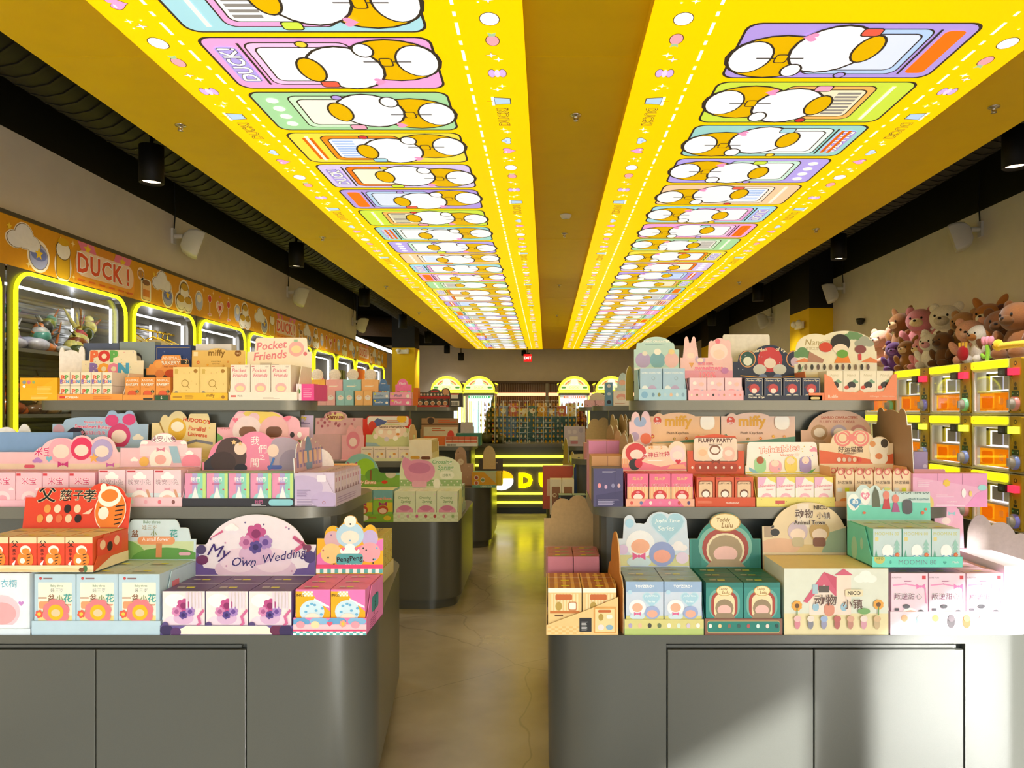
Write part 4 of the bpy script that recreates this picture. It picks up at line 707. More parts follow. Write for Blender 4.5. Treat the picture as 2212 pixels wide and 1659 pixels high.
disp(395, 636, 1022, 1097, 932, y, 5, z=z, D=.15, ny=2, box='b9e3cf', top='a9d0c4', side='9fd4dc', art=[('r', 0, 0, .35, 1, 'e69ac0'), ('r', .35, 0, .25, 1, 'b6a8dc'), ('r', .6, 0, .25, 1, '8fd8c8'), ('r', .85, 0, .15, 1, 'c4e48a'), ('t', .5, .82, .14, '我們', 'fff', {'w': .5, 'b': .02}), ('m', .25, .66, .5, .06, 1, 'c05a8a'), ('o', .5, .24, .34, .24, '9fdbe0'), ('p', [(.32, .2), (.5, .62), (.68, .2)], 'f3f6fa'), ('h', .8, .5, .05, 'e05a7a')], tray='35343c', lip=.03, lipart=[('R', .77, .1, .22, .8, .03, '8fd0e0'), ('t', .68, .6, .45, '我們', 'c86a9a', {'w': .1}), ('m', .62, .1, .13, .3, 2, 'd8d8e0')], hdr=(.2, [('e', .3, .3, .24, .56), ('e', .5, .4, .2, .6), ('e', .76, .3, .23, .56)]), hcol='ee8fb4', hart=[('p', [(.02, .0), (.14, .0), (.14, .5), (.02, .5)], '3a3640'), ('o', .27, .35, .15, .19, '55403f'), ('o', .2, .2, .12, .1, '463434'), ('o', .36, .55, .06, .06, 'f6d8cc'), ('o', .78, .42, .15, .2, 'b3a2b8'), ('o', .85, .2, .12, .12, '9d8ea8'), ('o', .67, .5, .055, .06, 'f6d8cc'), ('t', .5, .76, .22, '我', 'fff', {'w': .13, 'b': .0}), ('t', .57, .54, .22, '們', 'fff', {'w': .12, 'b': .0}), ('t', .57, .33, .14, '之', 'fff', {'w': .1, 'b': .0}), ('t', .5, .18, .22, '間', 'fff', {'w': .12, 'b': .0}), ('o', .37, .05, .06, .04, '2a2430'), ('R', .62, .02, .14, .1, .03, '5a6ac0'), ('l', [(.64, .0), (.68, .3)], .02, '4a78c8'), ('*', .3, .72, .03, 'f0c890'), ('*', .36, .68, .025, 'f0c890')], td='dark-based tray with pink header showing white brush lettering', bd='rainbow pastel box in the dark-based tray on the middle shelf')
# lilac tray facing the aisle at the shelf end
sided(-.766, 2.69, 3.06, z, .125, wz(940, 2.9), 9, .148, 1, ny=1, box='d8c2d8', top='c9a8d0', art=[('r', .1, .2, .8, .7, 'e8d8e8'), ('o', .5, .35, .3, .5, '9a7a9a'), ('r', .3, .7, .4, .12, 'c88ab0')], tray='cfc0de', side='d3c5e0', lip=.05, lipart=[('m', .05, .2, .9, .5, 3, 'a890c0')], hdr=(.4, [('e', .15, .5, .08, .3), ('e', .3, .6, .08, .3), ('e', .45, .75, .1, .25), ('e', .6, .65, .08, .28), ('e', .75, .5, .1, .3), ('e', .9, .4, .08, .25)]), hcol='d9b4cc', hart=[('g', .05, .1, .9, .5, 9, '9a88c8'), ('o', .45, .4, .12, .2, '7fa4d8'), ('g', .1, .2, .8, .35, 5, 'f0c9b8')], hback='f1eef6', sideart=[('o', .2, .55, .5, .3, 'c3b3da'), ('o', .75, .2, .35, .2, 'bfaed8'), ('R', .55, .72, .22, .2, .03, 'efe6f4'), ('m', .06, .3, .35, .22, 4, '6a5a80'), ('m', .06, .06, .55, .18, 4, 'a090b8'), ('O', .72, .12, .04, .01, 'b06a6a')], td='lilac tray with castle-shaped header facing the aisle at the shelf end', bd='thin lilac box in the aisle-facing castle tray')
back_card('header_card', -1.07, -.86, 3.02, ZM, .2, .5, [('e', .35, .6, .3, .4), ('e', .65, .62, .32, .36)], 'f3f1f8', 'white cloud-shaped card back beside the castle tray')
back_card('header_card', -.93, -.78, 3.06, ZM, .13, 1, [], 'f0b878', 'orange card standing behind the white cloud card')
# second row of the middle shelf
y2 = 2.93
def header_only(px0, px1, ybase, ytop, Y, z, base, humps, col, art, td, D=.05, boxc=None, back='cfcac4'):
    X0, X1 = wx(px0, Y), wx(px1, Y); r = obj('display_tray', None, loc=((X0 + X1) / 2, Y, z)); W = X1 - X0; H = wz(ytop, Y) - z
    h0 = wz(ybase, Y) - z; base, humps = remap((base, humps), h0 / H)
    b = MB(); b.card(outline(W, H, base, humps), (-W / 2, 0, 0), (1, 0, 0), (0, .06, 1), (0, -1, .06), .003, col, back, 'eee'); h0 = (wz(ybase, Y) - z) / 1; tf = top_of(base, humps); q0 = h0 / H; draw(b, art, (-W / 2, 0 + .06 * h0, h0), (1, 0, 0), (0, .06, 1), (0, -1, .06), W, H - h0, topf=lambda x: (tf(x) - q0) / (1 - q0)); b.build('header_card', 'card', r)
    b = MB(); b.box(-W / 2, W / 2, -D, -.001, 0, h0 * .8, boxc or col); b.build('tray', 'card', r)
    return tag(r, td, 'display tray')
header_only(107, 315, 965, 886, y2, ZM, .62, [('e', .42, .7, .3, .12), ('e', .3, .62, .14, .12), ('e', .72, .55, .17, .36), ('e', .62, .8, .06, .2), ('e', .8, .8, .06, .19)], 'a8c4e4', [('o', .25, .25, .11, .11, '2e2336'), ('o', .28, .2, .055, .05, 'f3c0c8'), ('o', .7, .3, .12, .13, 'd8477e'), ('o', .7, .28, .08, .07, 'fbe3da'), ('o', .62, .72, .07, .06, 'e24a86'), ('o', .8, .74, .07, .06, 'e24a86'), ('c', .9, .25, .12, 'f7efe2'), ('o', .07, .45, .06, .06, 'c9a0b8'), ('t', .43, .66, .09, 'Nommi baby', 'e03a80', {'halo': 'fff', 'w': .2}), ('t', .42, .53, .16, 'Sweetheart Bunny', 'e0287a', {'halo': 'fff', 'w': .36, 'b': .02, 'a': -.04}), ('t', .43, .38, .14, '米宝甜心兔兔', 'd83a8a', {'halo': 'fff', 'w': .26, 'b': .02})], 'blue and pink header tray with rabbit-ear shaped top under the shelf')
header_only(323, 462, 968, 888, y2, ZM, .68, [('e', .2, .6, .08, .3), ('e', .4, .66, .16, .34), ('b', .56, .9, .93)], 'ecd9a4', [('o', .4, .5, .14, .18, 'e8b83a'), ('o', .4, .58, .1, .08, 'fbf0dc'), ('l', [(.12, .7), (.25, .2)], .02, 'a8843a'), ('t', .7, .74, .15, "HUDODO'S", 'd8481c', {'w': .42, 'b': .03, 'a': -.12}), ('t', .71, .52, .13, 'Parallel', 'd8481c', {'w': .26, 'b': .02, 'a': -.1}), ('t', .72, .36, .13, 'Universe', 'd8481c', {'w': .3, 'b': .02, 'a': -.1}), ('l', [(.55, .12), (.7, .2), (.95, .12)], .04, '8a8a9a'), ('d', 12, 2, 'f0c030', .012)], 'cream header tray with curved orange-red lettering under the shelf')
header_only(465, 665, 975, 886, y2 - .01, ZM, .58, [('e', .33, .6, .2, .38), ('e', .58, .6, .18, .36), ('e', .25, .8, .07, .18), ('e', .78, .66, .12, .2)], 'f5b9cc', [('o', .46, .62, .26, .2, 'f2d468'), ('p', [(0, 0), (.1, .0), (.06, .35), (0, .45)], '6fae5a'), ('p', [(.62, 0), (1, 0), (1, .22), (.8, .16)], 'd8d49a'), ('t', .08, .56, .06, 'MINISO', 'c8404a', {'w': .12}), ('o', .25, .8, .06, .06, 'f2c9d4'), ('o', .4, .82, .06, .05, 'f2c9d4'), ('o', .33, .5, .16, .16, 'f4dfe4'), ('R', .24, .34, .19, .26, .06, '8a5f48'), ('o', .62, .5, .16, .16, 'f0bcc0'), ('R', .53, .34, .18, .26, .06, '7a5240'), ('o', .33, .08, .13, .1, 'f4dfe4'), ('o', .62, .08, .13, .1, 'f0bcc0'), ('w', .35, .22, .05, '5a9ad0'), ('w', .6, .22, .04, '4f9a5a'), ('h', .2, .76, .03, 'ef7a9a'), ('h', .76, .8, .04, 'ef7a9a')] + [('o', .82 + .08 * (i % 2), .4 - .2 * (i // 2), .025, .03, ['3a2a2a', 'fff', '8a5a3a', '7a8a5a'][i]) for i in range(4)], 'pink and yellow header tray with two brown rounded shapes')
header_only(608, 674, 920, 892, y2 + .06, ZM, .8, [('e', .3, .7, .2, .3)], 'c9b7dc', [('o', .25, .5, .18, .16, 'e8a0b8'), ('t', .62, .6, .3, 'Kirby', 'f2d23a', {'halo': '1a1a2a', 'w': .6, 'b': .03}), ('m', .35, .15, .55, .2, 2, '6a5a90')], 'lilac header tray with yellow word outlined in black')
# leftmost blue tray with white cloud back
plain_box('display_box', wx(-70, 2.72), wx(98, 2.72), 2.88, 2.93, ZM, wz(934, 2.88), '7fa3d4', [('r', 0, .3, 1, .18, 'b4a4e0'), ('r', 0, .0, 1, .3, 'efd9ec')], 'blue and lilac banded box behind the pink trays')
back_card('header_card', wx(-60, 2.94), wx(70, 2.94), 2.945, ZM, wz(916, 2.945) - ZM, .78, [('e', .2, .8, .1, .18), ('e', .55, .8, .2, .16), ('e', .85, .8, .12, .2)], 'eceef6', 'white scalloped card back in front of the blue box')
# ============ first left island, top shelf
y = 2.93; z = ZT
plain_box('display_box', wx(43, y), wx(124, y), y, y + .16, ZT, wz(816, y), 'f2b41a', [('p', [(0, .55), (.5, .55), (1, 1), (1, 0), (0, 0)], 'f4bc22'), ('m', .45, .3, .45, .35, 6, 'f8d878'), ('m', .3, .06, .55, .18, 3, 'f8d878'), ('o', .12, .8, .05, .05, '8aa0a8'), ('o', .24, .8, .05, .05, 'd87a8a'), ('o', .37, .8, .04, .04, '9ab87a'), ('o', .12, .62, .04, .04, 'fff')], 'plain golden yellow box at the open end of the top shelf', 'box')
disp(125, 265, 803, 864, 756, y, 5, nz=2, z=z, D=.15, box='f3ead6', side='efe2dc', art=[('d', 14, 7, ['e8a0a0', 'a8c890', 'f2c870', '9ac0dc'], .02)] + [('t', .3 + .2 * i, .62, .3, c, k_, {'w': .3, 'b': .05}) for i, (c, k_) in enumerate(zip('POP', ('e8744a', 'd8403a', '5fae5a')))] + [('t', .2 + .2 * i, .3, .3, c, k_, {'w': .26, 'b': .05}) for i, (c, k_) in enumerate(zip('BOON', ('8a6ac0', 'f2a63a', 'e87aa8', '4fa3d8')))], tray='f3a24a', lip=.026, lipart=[('r', .03, .3, .1, .35, 'd8403a'), ('t', .22, .47, .4, 'POPBEAN', 'fff', {'w': .2}), ('m', .55, .2, .36, .5, 3, 'e07a2a')], hdr=(.55, [('b', .11, .88, 1.0)]), hcol='f1e8cf', hart=[('d', 60, 11, ['e8a0a0', 'a8c890', 'f2c870', '9ac0dc', 'b8a0d0'], .008)] + [('t', .2 + .16 * i, .74, .42, c, k_, {'w': .18, 'b': .07}) for i, (c, k_) in enumerate(zip('POP', ('ea744a', 'd8403a', '66b45e')))] + [('t', .2 + .16 * i, .2, .42, c, k_, {'w': .18, 'b': .07}) for i, (c, k_) in enumerate(zip('BOON', ('8a74c4', 'f3a83e', 'ea8ab4', '4fa8dc')))], bx1=.085, topart=None, td='cream tray with rainbow letters and an orange lip on the top shelf', bd='tiny cream box with rainbow letters in the cream tray')
disp(266, 370, 814, 864, 766, y, 3, z=z, D=.17, box='e99a4a', side='e99a4a', art=[('t', .5, .86, .13, 'ANIMAL', 'fbf2e6', {'halo': '8a3a1a', 'w': .86, 'b': .03}), ('t', .5, .68, .13, 'BAKERY', 'fbf2e6', {'halo': '8a3a1a', 'w': .86, 'b': .03}), ('m', .3, .55, .4, .04, 1, '8a3a1a'), ('o', .48, .25, .3, .24, '6a2a18'), ('o', .48, .27, .28, .2, 'e0603a'), ('o', .84, .36, .12, .12, '3a4a3a'), ('t', .84, .36, .1, '2', 'f0e0a0', {'w': .1}), ('r', 0, 0, 1, .1, '4a3a30')], tray='eea24e', lip=.022, lipart=[('R', .64, .0, .34, 1, .02, '8a5a34'), ('R', .67, .05, .27, .85, .02, '2f5a3a'), ('t', .8, .5, .5, '6', 'f4efe0', {'w': .1}), ('R', .42, .1, .2, .35, .02, '3a3a34')], hdr=(.45, [('b', .05, .95, .6), ('e', .28, .6, .14, .2), ('b', .32, .75, .98), ('b', .75, .93, .8)]), hcol='f0a456', hart=[('t', .53, .86, .18, 'ANIMAL', 'fbf2e6', {'halo': '9a3f1c', 'w': .4, 'b': .03}), ('t', .53, .66, .18, 'BAKERY', 'fbf2e6', {'halo': '9a3f1c', 'w': .4, 'b': .03}), ('R', .75, .6, .18, .2, .02, '33332c'), ('t', .87, .7, .12, '2', 'f4e8b8', {'w': .1}), ('t', .53, .5, .07, 'MINI FIGURE', '9a3f1c', {'w': .3}), ('o', .27, .58, .08, .08, 'f4b060'), ('r', 0, 0, 1, .16, '4a4038'), ('o', .3, .2, .1, .09, 'e08a4a'), ('o', .55, .22, .14, .09, 'c8501c'), ('o', .82, .22, .1, .07, 'f0c880')], topart=None, td='orange bakery tray with stepped header and chalkboard tag', bd='orange box with red loaf print in the bakery tray')
disp(370, 492, 792, 864, 752, y, 2, z=z, D=.17, box='f0d48c', side='f0d48c', art=[('d', 16, 3, ['d89a4a', 'e8b8a0', 'b88a3a'], .014), ('R', .06, .8, .12, .14, .01, 'd8b860'), ('o', .85, .88, .075, .075, 'a8782a'), ('O', .45, .5, .14, .022, 'a8802a'), ('o', .12, .2, .075, .075, '9a948a'), ('l', [(.55, .42), (.62, .34)], .02, 'a8802a')], tray='f3c030', lip=.03, lipart=[('o', .74, .9, .16, .09, 'f6c838'), ('t', .7, .62, .5, 'miffy', '8a5a1a', {'w': .18, 'b': .02}), ('R', .03, .35, .16, .2, .02, 'b8862a'), ('m', .25, .25, .18, .5, 3, 'b8862a'), ('o', .92, .45, .03, .03, 'a8782a')], hdr=(.9, [('e', .47, .75, .2, .25)]), hcol='e8c676', hart=[('t', .46, .74, .38, 'miffy', '8a6420', {'w': .42, 'b': .02}), ('t', .45, .36, .08, 'COLLECTIBLE', '8a6420', {'w': .18}), ('t', .45, .25, .08, 'KEYCHAIN', '8a6420', {'w': .14}), ('o', .86, .76, .06, .06, '8a5a20'), ('t', .86, .75, .1, 'VIPO', 'f4e0b0', {'w': .09}), ('r', .03, .62, .08, .2, 'f6e8c0'), ('f', .12, .32, .03, 'd8603a'), ('f', .3, .2, .02, 'e8a030'), ('f', .68, .34, .02, 'd8884a'), ('f', .9, .3, .02, 'd8a04a'), ('f', .6, .15, .02, 'b8803a')], topart=None, td='yellow key-ring tray with gold header on the top shelf', bd='yellow box with gold ring print in the key-ring tray')
disp(494, 642, 787, 864, 729, y, 3, z=z, D=.18, box='f3e9df', side='f3ece4', art=[('g', 0, 0, 1, 1, 10, 'f6eee6'), ('t', .45, .84, .11, 'Pocket', 'e0889a', {'w': .7, 'b': .02, 'i': .2}), ('t', .5, .7, .11, 'Friends', 'e0889a', {'w': .7, 'b': .02, 'i': .2}), ('o', .5, .34, .29, .25, 'f2bcc2'), ('o', .5, .32, .2, .14, 'f6e0b0'), ('o', .5, .12, .16, .13, 'f3c3c8'), ('r', .05, .94, .14, .03, 'c8606a'), ('m', .75, .93, .2, .03, 1, 'b8a8a0')], tray='f5eee6', lip=.034, lipart=[('r', .03, .4, .08, .2, 'd8605a'), ('t', .17, .5, .25, 'Molly', '5a5048', {'w': .1}), ('m', .5, .2, .25, .2, 2, 'c8b8a8')], hdr=(.52, [('b', .12, .93, 1)]), hcol='f5eee6', hart=[('t', .38, .74, .26, 'Pocket', 'e6899c', {'w': .46, 'b': .02, 'i': .2, 'a': .1}), ('t', .36, .4, .28, 'Friends', 'e6899c', {'w': .5, 'b': .02, 'i': .2, 'a': .1}), ('o', .76, .62, .12, .12, 'f3b9c0'), ('o', .76, .6, .08, .06, 'f4e2b4'), ('r', .72, .86, .06, .08, 'a8d0b8'), ('m', .2, .08, .3, .08, 2, 'a89a90'), ('o', .9, .45, .03, .03, 'e07a8a')], bx1=.11, topart=None, td='cream-white tray with rose script on a rounded header, top shelf', bd='cream box with pink script and pink motif on the top shelf')
plain_box('display_box', wx(636, y), wx(675, y), y + .02, y + .2, ZT, wz(829, y), 'e84a9a', [('r', 0, 0, .3, 1, 'efe6f2'), ('m', .4, .2, .5, .6, 5, 'f49ac8'), ('o', .15, .55, .1, .12, '5a8a4a')], 'hot pink box at the aisle end of the top shelf')
for x0, x1, y0_, c, art, lb in ((180, 257, 741, '55607e', [('m', .2, .7, .6, .12, 2, '8a94b0'), ('R', .1, .4, .15, .2, .02, '3a4460'), ('R', .75, .4, .15, .2, .02, '3a4460')], 'slate blue box standing at the back of the top shelf'), (258, 335, 738, '8a9aa2', [('o', .5, .72, .14, .15, '3a3a40'), ('o', .5, .7, .11, .11, 'c8c0b0'), ('R', .65, .4, .22, .14, .02, '3a4a50'), ('o', .78, .32, .06, .06, '8aa83a')], 'grey-blue box with a round lantern print at the back'), (336, 413, 745, '2c4282', [('o', .26, .55, .09, .11, '8a9a6a'), ('o', .52, .45, .09, .11, 'b89a4a'), ('o', .78, .6, .09, .11, 'b84a3a'), ('d', 16, 4, 'c8d0f0', .008), ('l', [(.04, .95), (.96, .95)], .01, 'c8b060'), ('l', [(.04, .05), (.04, .95)], .01, 'c8b060')], 'navy box with hanging ornament print at the back'), (423, 500, 743, 'd9d8de', [('R', .08, .6, .16, .2, .02, '4a4a52'), ('R', .72, .6, .16, .2, .02, '4a4a52')], 'white box with two dark slots at the back')):
    Yb = 3.12; plain_box('display_box', wx(x0, Yb) * 1.0, wx(x1, Yb), Yb, Yb + .05, ZT, wz(y0_, Yb), c, art, lb)
back_card('header_card', wx(128, 3.1), wx(183, 3.1), 3.1, ZT, wz(748, 3.1) - ZT, .86, [('e', .1, .86, .1, .12), ('e', .45, .86, .3, .07), ('e', .88, .86, .12, .14)], 'f4f4f8', 'white die-cut card back between the yellow and cream trays')
# ============ first right island, counter
y = 2.402; z = ZC1
toast = disp(1180, 1335, 1270, 1366, 1228, y, 2, z=z, D=.24, ny=3, box='e9c98a', top='d9a860', side='e9c98a', art=[('r', 0, .9, 1, .1, 'fbf3e0'), ('g', .08, .5, .84, .38, 9, 'f2dfae'), ('r', .06, .44, .88, .06, 'c9783a'), ('R', .22, .74, .5, .12, .04, 'c86a34'), ('o', .32, .6, .1, .13, 'b89a4a'), ('R', .6, .5, .26, .2, .06, 'c98a5a'), ('R', .63, .53, .2, .15, .05, 'f8f0e4'), ('r', .2, .38, .25, .03, '6a4a2a')], tray='eac484', lip=.0, topart=[('g', 0, 0, 1, 1, 4, 'a8682e'), ('r', .4, .4, .25, .14, 'dfe02a')], td='mustard gingham tray of toast-print boxes at the aisle corner', bd='mustard box with toast print in the gingham tray', grp='mustard toast boxes')
b = MB(); W_ = wx(1335, y) - wx(1180, y); H_ = .125
b.card([(0, 0), (W_, 0), (W_, H_ * .98), (W_ * .62, H_ * .68), (0, H_ * .25)], (-W_ / 2, 0, 0), (1, 0, 0), (0, 0, 1), (0, -1, 0), .002, 'eec98a')
draw(b, [('k', .02, .02, .5, .2, 10, 4, 'f0cf94', 'e6bd78'), ('R', .46, .08, .17, .36, .01, '2a2a2a'), ('m', .49, .12, .1, .24, 7, 'c8c8c8'), ('r', .66, .05, .31, .68, 'e0a458'), ('r', .68, .08, .27, .6, 'f0d9a0'), ('R', .72, .58, .18, .07, .02, 'c86a34'), ('o', .76, .46, .035, .05, 'b89a4a'), ('R', .84, .42, .08, .1, .02, 'f8f0e4'), ('o', .76, .2, .045, .04, 'f0e0e0'), ('o', .88, .2, .05, .035, '8ab0c8')], (-W_ / 2, -.0001, 0), (1, 0, 0), (0, 0, 1), (0, -1, 0), W_, H_)
b.build('tray_front', 'card', toast, loc=(0, -.004, .0005))
back_card('wing_card', .115, .355, 2.53, z, .33, .45, [('e', .5, .5, .3, .45), ('e', .2, .4, .2, .2), ('e', .8, .35, .2, .2)], 'c9843f', 'brown scalloped wing card standing beside the toast boxes', rz=-pi / 2 + .12, edge='d9b080')
disp(1180, 1297, 1202, 1222, 1160, 2.70, 2, z=z, D=.22, ny=3, box='c4788a', top='b0687c', side='c4788a', art=[('o', .62, .35, .2, .22, 'e6b0a8'), ('o', .62, .32, .13, .14, 'f6ece4'), ('s', .15, .6, .08, 'f6d8e0'), ('s', .3, .3, .1, 'f6d8e0')], tray='a8708a', lip=.01, topart=[('r', .3, .4, .2, .2, 'dfc02a'), ('o', .7, .5, .2, .1, '9a9a88'), ('r', .2, .2, .5, .12, '8aa890')], td='rose tray of small boxes behind the toast boxes', bd='dusty rose box with ribbon top behind the toast boxes')
back_card('header_card', -.01, .26, 3.24, z, wz(1070, 3.24) - z, .72, [('e', .3, .8, .18, .16), ('e', .55, .84, .18, .16), ('e', .8, .78, .16, .16)], 'c9a878', 'tall kraft card back rising behind the rose boxes', art=[('g', .02, .02, .96, .35, 16, 'd2a088'), ('r', 0, .36, 1, .02, 'dcb89a')])
def joyful():
    k = dict(z=z, D=.24, ny=3, box='cfdcee', top='93b3d2', side='9ab4d8', tray='d9d28a', lip=.05)
    art = [('r', 0, .8, 1, .2, '9db9dc'), ('t', .5, .91, .055, 'TOYZERO+', 'fff', {'w': .5, 'b': .02}), ('h', .68, .66, .25, 'bfe0ec'), ('h', .68, .66, .22, 'a9d2e6'), ('t', .68, .72, .07, 'Joyful Time', 'f3fbff', {'w': .34, 'b': .01, 'i': .2}), ('t', .68, .62, .06, 'Series', 'f3fbff', {'w': .2, 'b': .01, 'i': .2}), ('r', 0, .0, 1, .34, 'd8d58a'), ('o', .3, .5, .23, .22, 'eef2f8'), ('o', .3, .5, .14, .12, 'f0b496'), ('o', .3, .33, .2, .1, 'cfe3ee'), ('o', .7, .4, .2, .18, '9fb0dc'), ('o', .7, .38, .14, .1, 'f0b09a'), ('w', .3, .38, .09, 'e06a9a'), ('o', .1, .8, .06, .06, 'b8dcf0')]
    lipart = [('r', 0, 0, 1, .4, 'b8cc7a')] + S3(.6, ['b0a4cc', 'e6bfa0', '4a4a44', '6a7a5a', 'f6f2ea', 'd8e8d8', 'd0c4dc', 'f6f2ea'], 8, .025)
    hart = [('r', 0, 0, 1, .2, 'd9d9a0'), ('c', .85, .35, .25, 'f3eef2'), ('h', .7, .74, .25, 'c4dff0'), ('h', .7, .74, .225, 'a6d0e4'), ('t', .7, .82, .1, 'Joyful Time', 'f6fcff', {'w': .34, 'b': .012, 'i': .2}), ('t', .68, .69, .1, 'Series', 'f6fcff', {'w': .22, 'b': .012, 'i': .2}), ('o', .32, .4, .2, .19, 'f1f4fa'), ('o', .32, .36, .13, .1, 'f2b496'), ('o', .3, .08, .17, .08, 'c9e0ec'), ('w', .3, .18, .09, 'e0609a'), ('o', .62, .22, .18, .17, '94a4d8'), ('o', .62, .18, .12, .09, 'f0a896'), ('o', .08, .3, .07, .07, 'd8c4ec'), ('o', .17, .78, .06, .06, 'a8d4ee'), ('o', .9, .15, .09, .08, 'e8d4ec')]
    disp(1349, 1520, 1256, 1366, 1105, y, 2, art=art, lipart=lipart, hart=hart, hdr=(.5, [('e', .3, .5, .22, .28), ('e', .17, .8, .08, .13), ('e', .42, .62, .08, .18), ('e', .6, .78, .19, .21), ('e', .8, .76, .18, .21)]), hcol='d3e0f0', td='pastel blue tray with heart-topped header beside the toast boxes', bd='pastel blue box with heart bubble print in the heart-topped tray', **k)
joyful()
disp(1522, 1690, 1258, 1368, 1108, y, 2, z=z, D=.24, ny=3, box='2f7f78', top='256a66', side='2f7f78', art=[('r', .0, .3, 1, .6, '3a8f88'), ('R', .08, .28, .84, .6, .3, '6fb0a4'), ('R', .14, .28, .72, .55, .26, 'a8483e'), ('R', .22, .28, .56, .5, .2, 'efdcb0'), ('o', .5, .5, .25, .24, '9a866a'), ('o', .5, .46, .19, .14, 'f0bcb4'), ('p', [(.2, .28), (.8, .28), (.7, .4), (.3, .4)], '9a866a'), ('o', .5, .84, .23, .14, 'c89a4a'), ('o', .5, .84, .21, .125, 'f3e2b0'), ('t', .46, .87, .06, 'Teddy', '9a6a2a', {'w': .26, 'i': .2}), ('t', .54, .81, .06, 'Lulu', '9a6a2a', {'w': .2, 'i': .2})], tray='8a5f50', lip=.052, lipart=[('R', .03, .12, .94, .76, .03, 'c8a86a'), ('R', .035, .16, .93, .68, .03, '2a8074')] + S3(.55, ['f0ece4', 'e8cf9a', '8a6a5a', '3a5a54', 'b05a5a', 'd8ece8', 'f0d8d0', '2a4a48'], 8, .022), hdr=(.52, [('e', .5, .3, .42, .6), ('e', .5, .82, .22, .18)]), hcol='3a8f84', hart=[('r', .02, 0, .14, .5, '2f7f76'), ('r', .84, 0, .14, .5, '2f7f76'), ('R', .12, .0, .76, .76, .34, '7fb8a8'), ('R', .17, .0, .66, .7, .3, 'a8483e'), ('R', .23, .0, .54, .62, .24, 'efdfb8'), ('o', .5, .3, .24, .22, 'ab9474'), ('o', .5, .24, .17, .11, 'f1c0b8'), ('p', [(.22, 0), (.78, 0), (.68, .14), (.32, .14)], 'ab9474'), ('o', .36, .46, .05, .05, 'ab9474'), ('o', .64, .46, .05, .05, 'ab9474'), ('o', .5, .82, .22, .13, 'c8984a'), ('o', .5, .82, .205, .118, 'f4e3b4'), ('t', .47, .86, .09, 'Teddy', '9a6a2a', {'w': .22, 'i': .2}), ('t', .53, .77, .09, 'Lulu', '9a6a2a', {'w': .18, 'i': .2})], td='teal tray with arched red curtain header and cream plaque', bd='teal box with arched red curtain print in the teal tray')
# closed cream box with the little house
Xa, Xb = wx(1694, y), wx(1919, y); h_ = wz(1228, y) - z
plain_box('display_box', Xa, Xb, y, y + .22, z, z + h_, 'dfe3d4', [('r', 0, .0, 1, .32, 'e8dcae'), ('c', .78, .86, .22, 'f6f3ea'), ('p', [(.24, .3), (.56, .3), (.56, .62), (.4, .9), (.24, .62)], 'f3e2d4'), ('p', [(.18, .5), (.38, .95), (.6, .62), (.54, .5), (.38, .76), (.22, .48)], 'd0607a'), ('p', [(.38, .95), (.52, .86), (.62, .62), (.56, .5)], 'c8546e'), ('r', .5, .3, .14, .6, 'f0dccc'), ('p', [(.48, .9), (.66, .9), (.57, 1.0)], 'd0607a'), ('r', .33, .64, .1, .1, '5a5048'), ('r', .27, .62, .05, .14, 'a8c4d0'), ('R', .38, .28, .1, .2, .05, 'd8907a'), ('R', .27, .36, .06, .12, .03, '9ac0d4'), ('R', .54, .36, .06, .12, .03, '9ac0d4'), ('f', .12, .44, .05, 'eaa84a', '6a4a2a', 1), ('f', .9, .46, .05, 'eaa84a', '6a4a2a', 1), ('r', .115, .3, .01, .1, '6a9a5a'), ('r', .895, .3, .01, .12, '6a9a5a'), ('o', .76, .36, .06, .03, '7aa86a'), ('R', .58, .58, .17, .11, .02, 'e8dcb8'), ('t', .665, .635, .06, 'NICO', '4a3a2a', {'w': .12, 'b': .03}), ('t', .39, .53, .16, '动物', '5a3a30', {'halo': 'fbf6ea', 'w': .26, 'b': .04}), ('t', .65, .47, .14, '小镇', '5a3a30', {'halo': 'fbf6ea', 'w': .2, 'b': .035})] + [('o', .12 + .127 * i, .17, .028, .05, ['d88a9a', '8a8a94', '9a9ab8', 'b86a6a', 'c08a7a', 'd8a0b0', 'c8b08a'][i]) for i in range(7)] + [('o', .12 + .127 * i, .25, .035, .03, ['e8c0c0', 'e8dcd0', '9ab0d8', 'c06a6a', 'd8a890', 'e8d8d0', 'd8b890'][i]) for i in range(7)], 'closed cream box printed with a pink-roofed house and sunflowers', 'box', top='e2d2a0')
header_only(1650, 1832, 1195, 1087, y + .235, z, .52, [('e', .55, .38, .44, .62)], 'e9d3ae', [('r', 0, .0, 1, .16, 'dfc28a'), ('o', .2, .12, .25, .1, 'e4b89a'), ('p', [(.7, 0), (1, 0), (1, .5), (.8, .4)], '9fb49a'), ('r', .02, .3, .1, .25, 'b09a84'), ('o', .15, .4, .055, .045, '2f2b2a'), ('o', .12, .52, .02, .02, '2f2b2a'), ('r', .42, .5, .14, .48, 'efe0d0'), ('o', .42, .42, .12, .12, 'd0bccc'), ('o', .42, .36, .09, .07, 'f6ddcc'), ('R', .35, .12, .14, .18, .03, 'c8ba98'), ('o', .68, .42, .12, .12, 'caa66a'), ('o', .68, .36, .09, .07, 'f6ddcc'), ('R', .6, .12, .15, .18, .03, '8a5a4a'), ('t', .5, .78, .17, '动物', '5a3a30', {'halo': 'fbf6ea', 'w': .24, 'b': .04}), ('t', .73, .74, .13, '小镇', '5a3a30', {'halo': 'fbf6ea', 'w': .18, 'b': .03}), ('t', .7, .9, .09, 'NICO', '4a3a2a', {'w': .16, 'b': .03}), ('t', .56, .6, .08, 'Animal Town', '4a2f24', {'halo': 'fbf6ea', 'w': .46, 'b': .03})], 'domed beige header tray with brown lettering above the house box', D=.02)
zt = z + h_ + .002
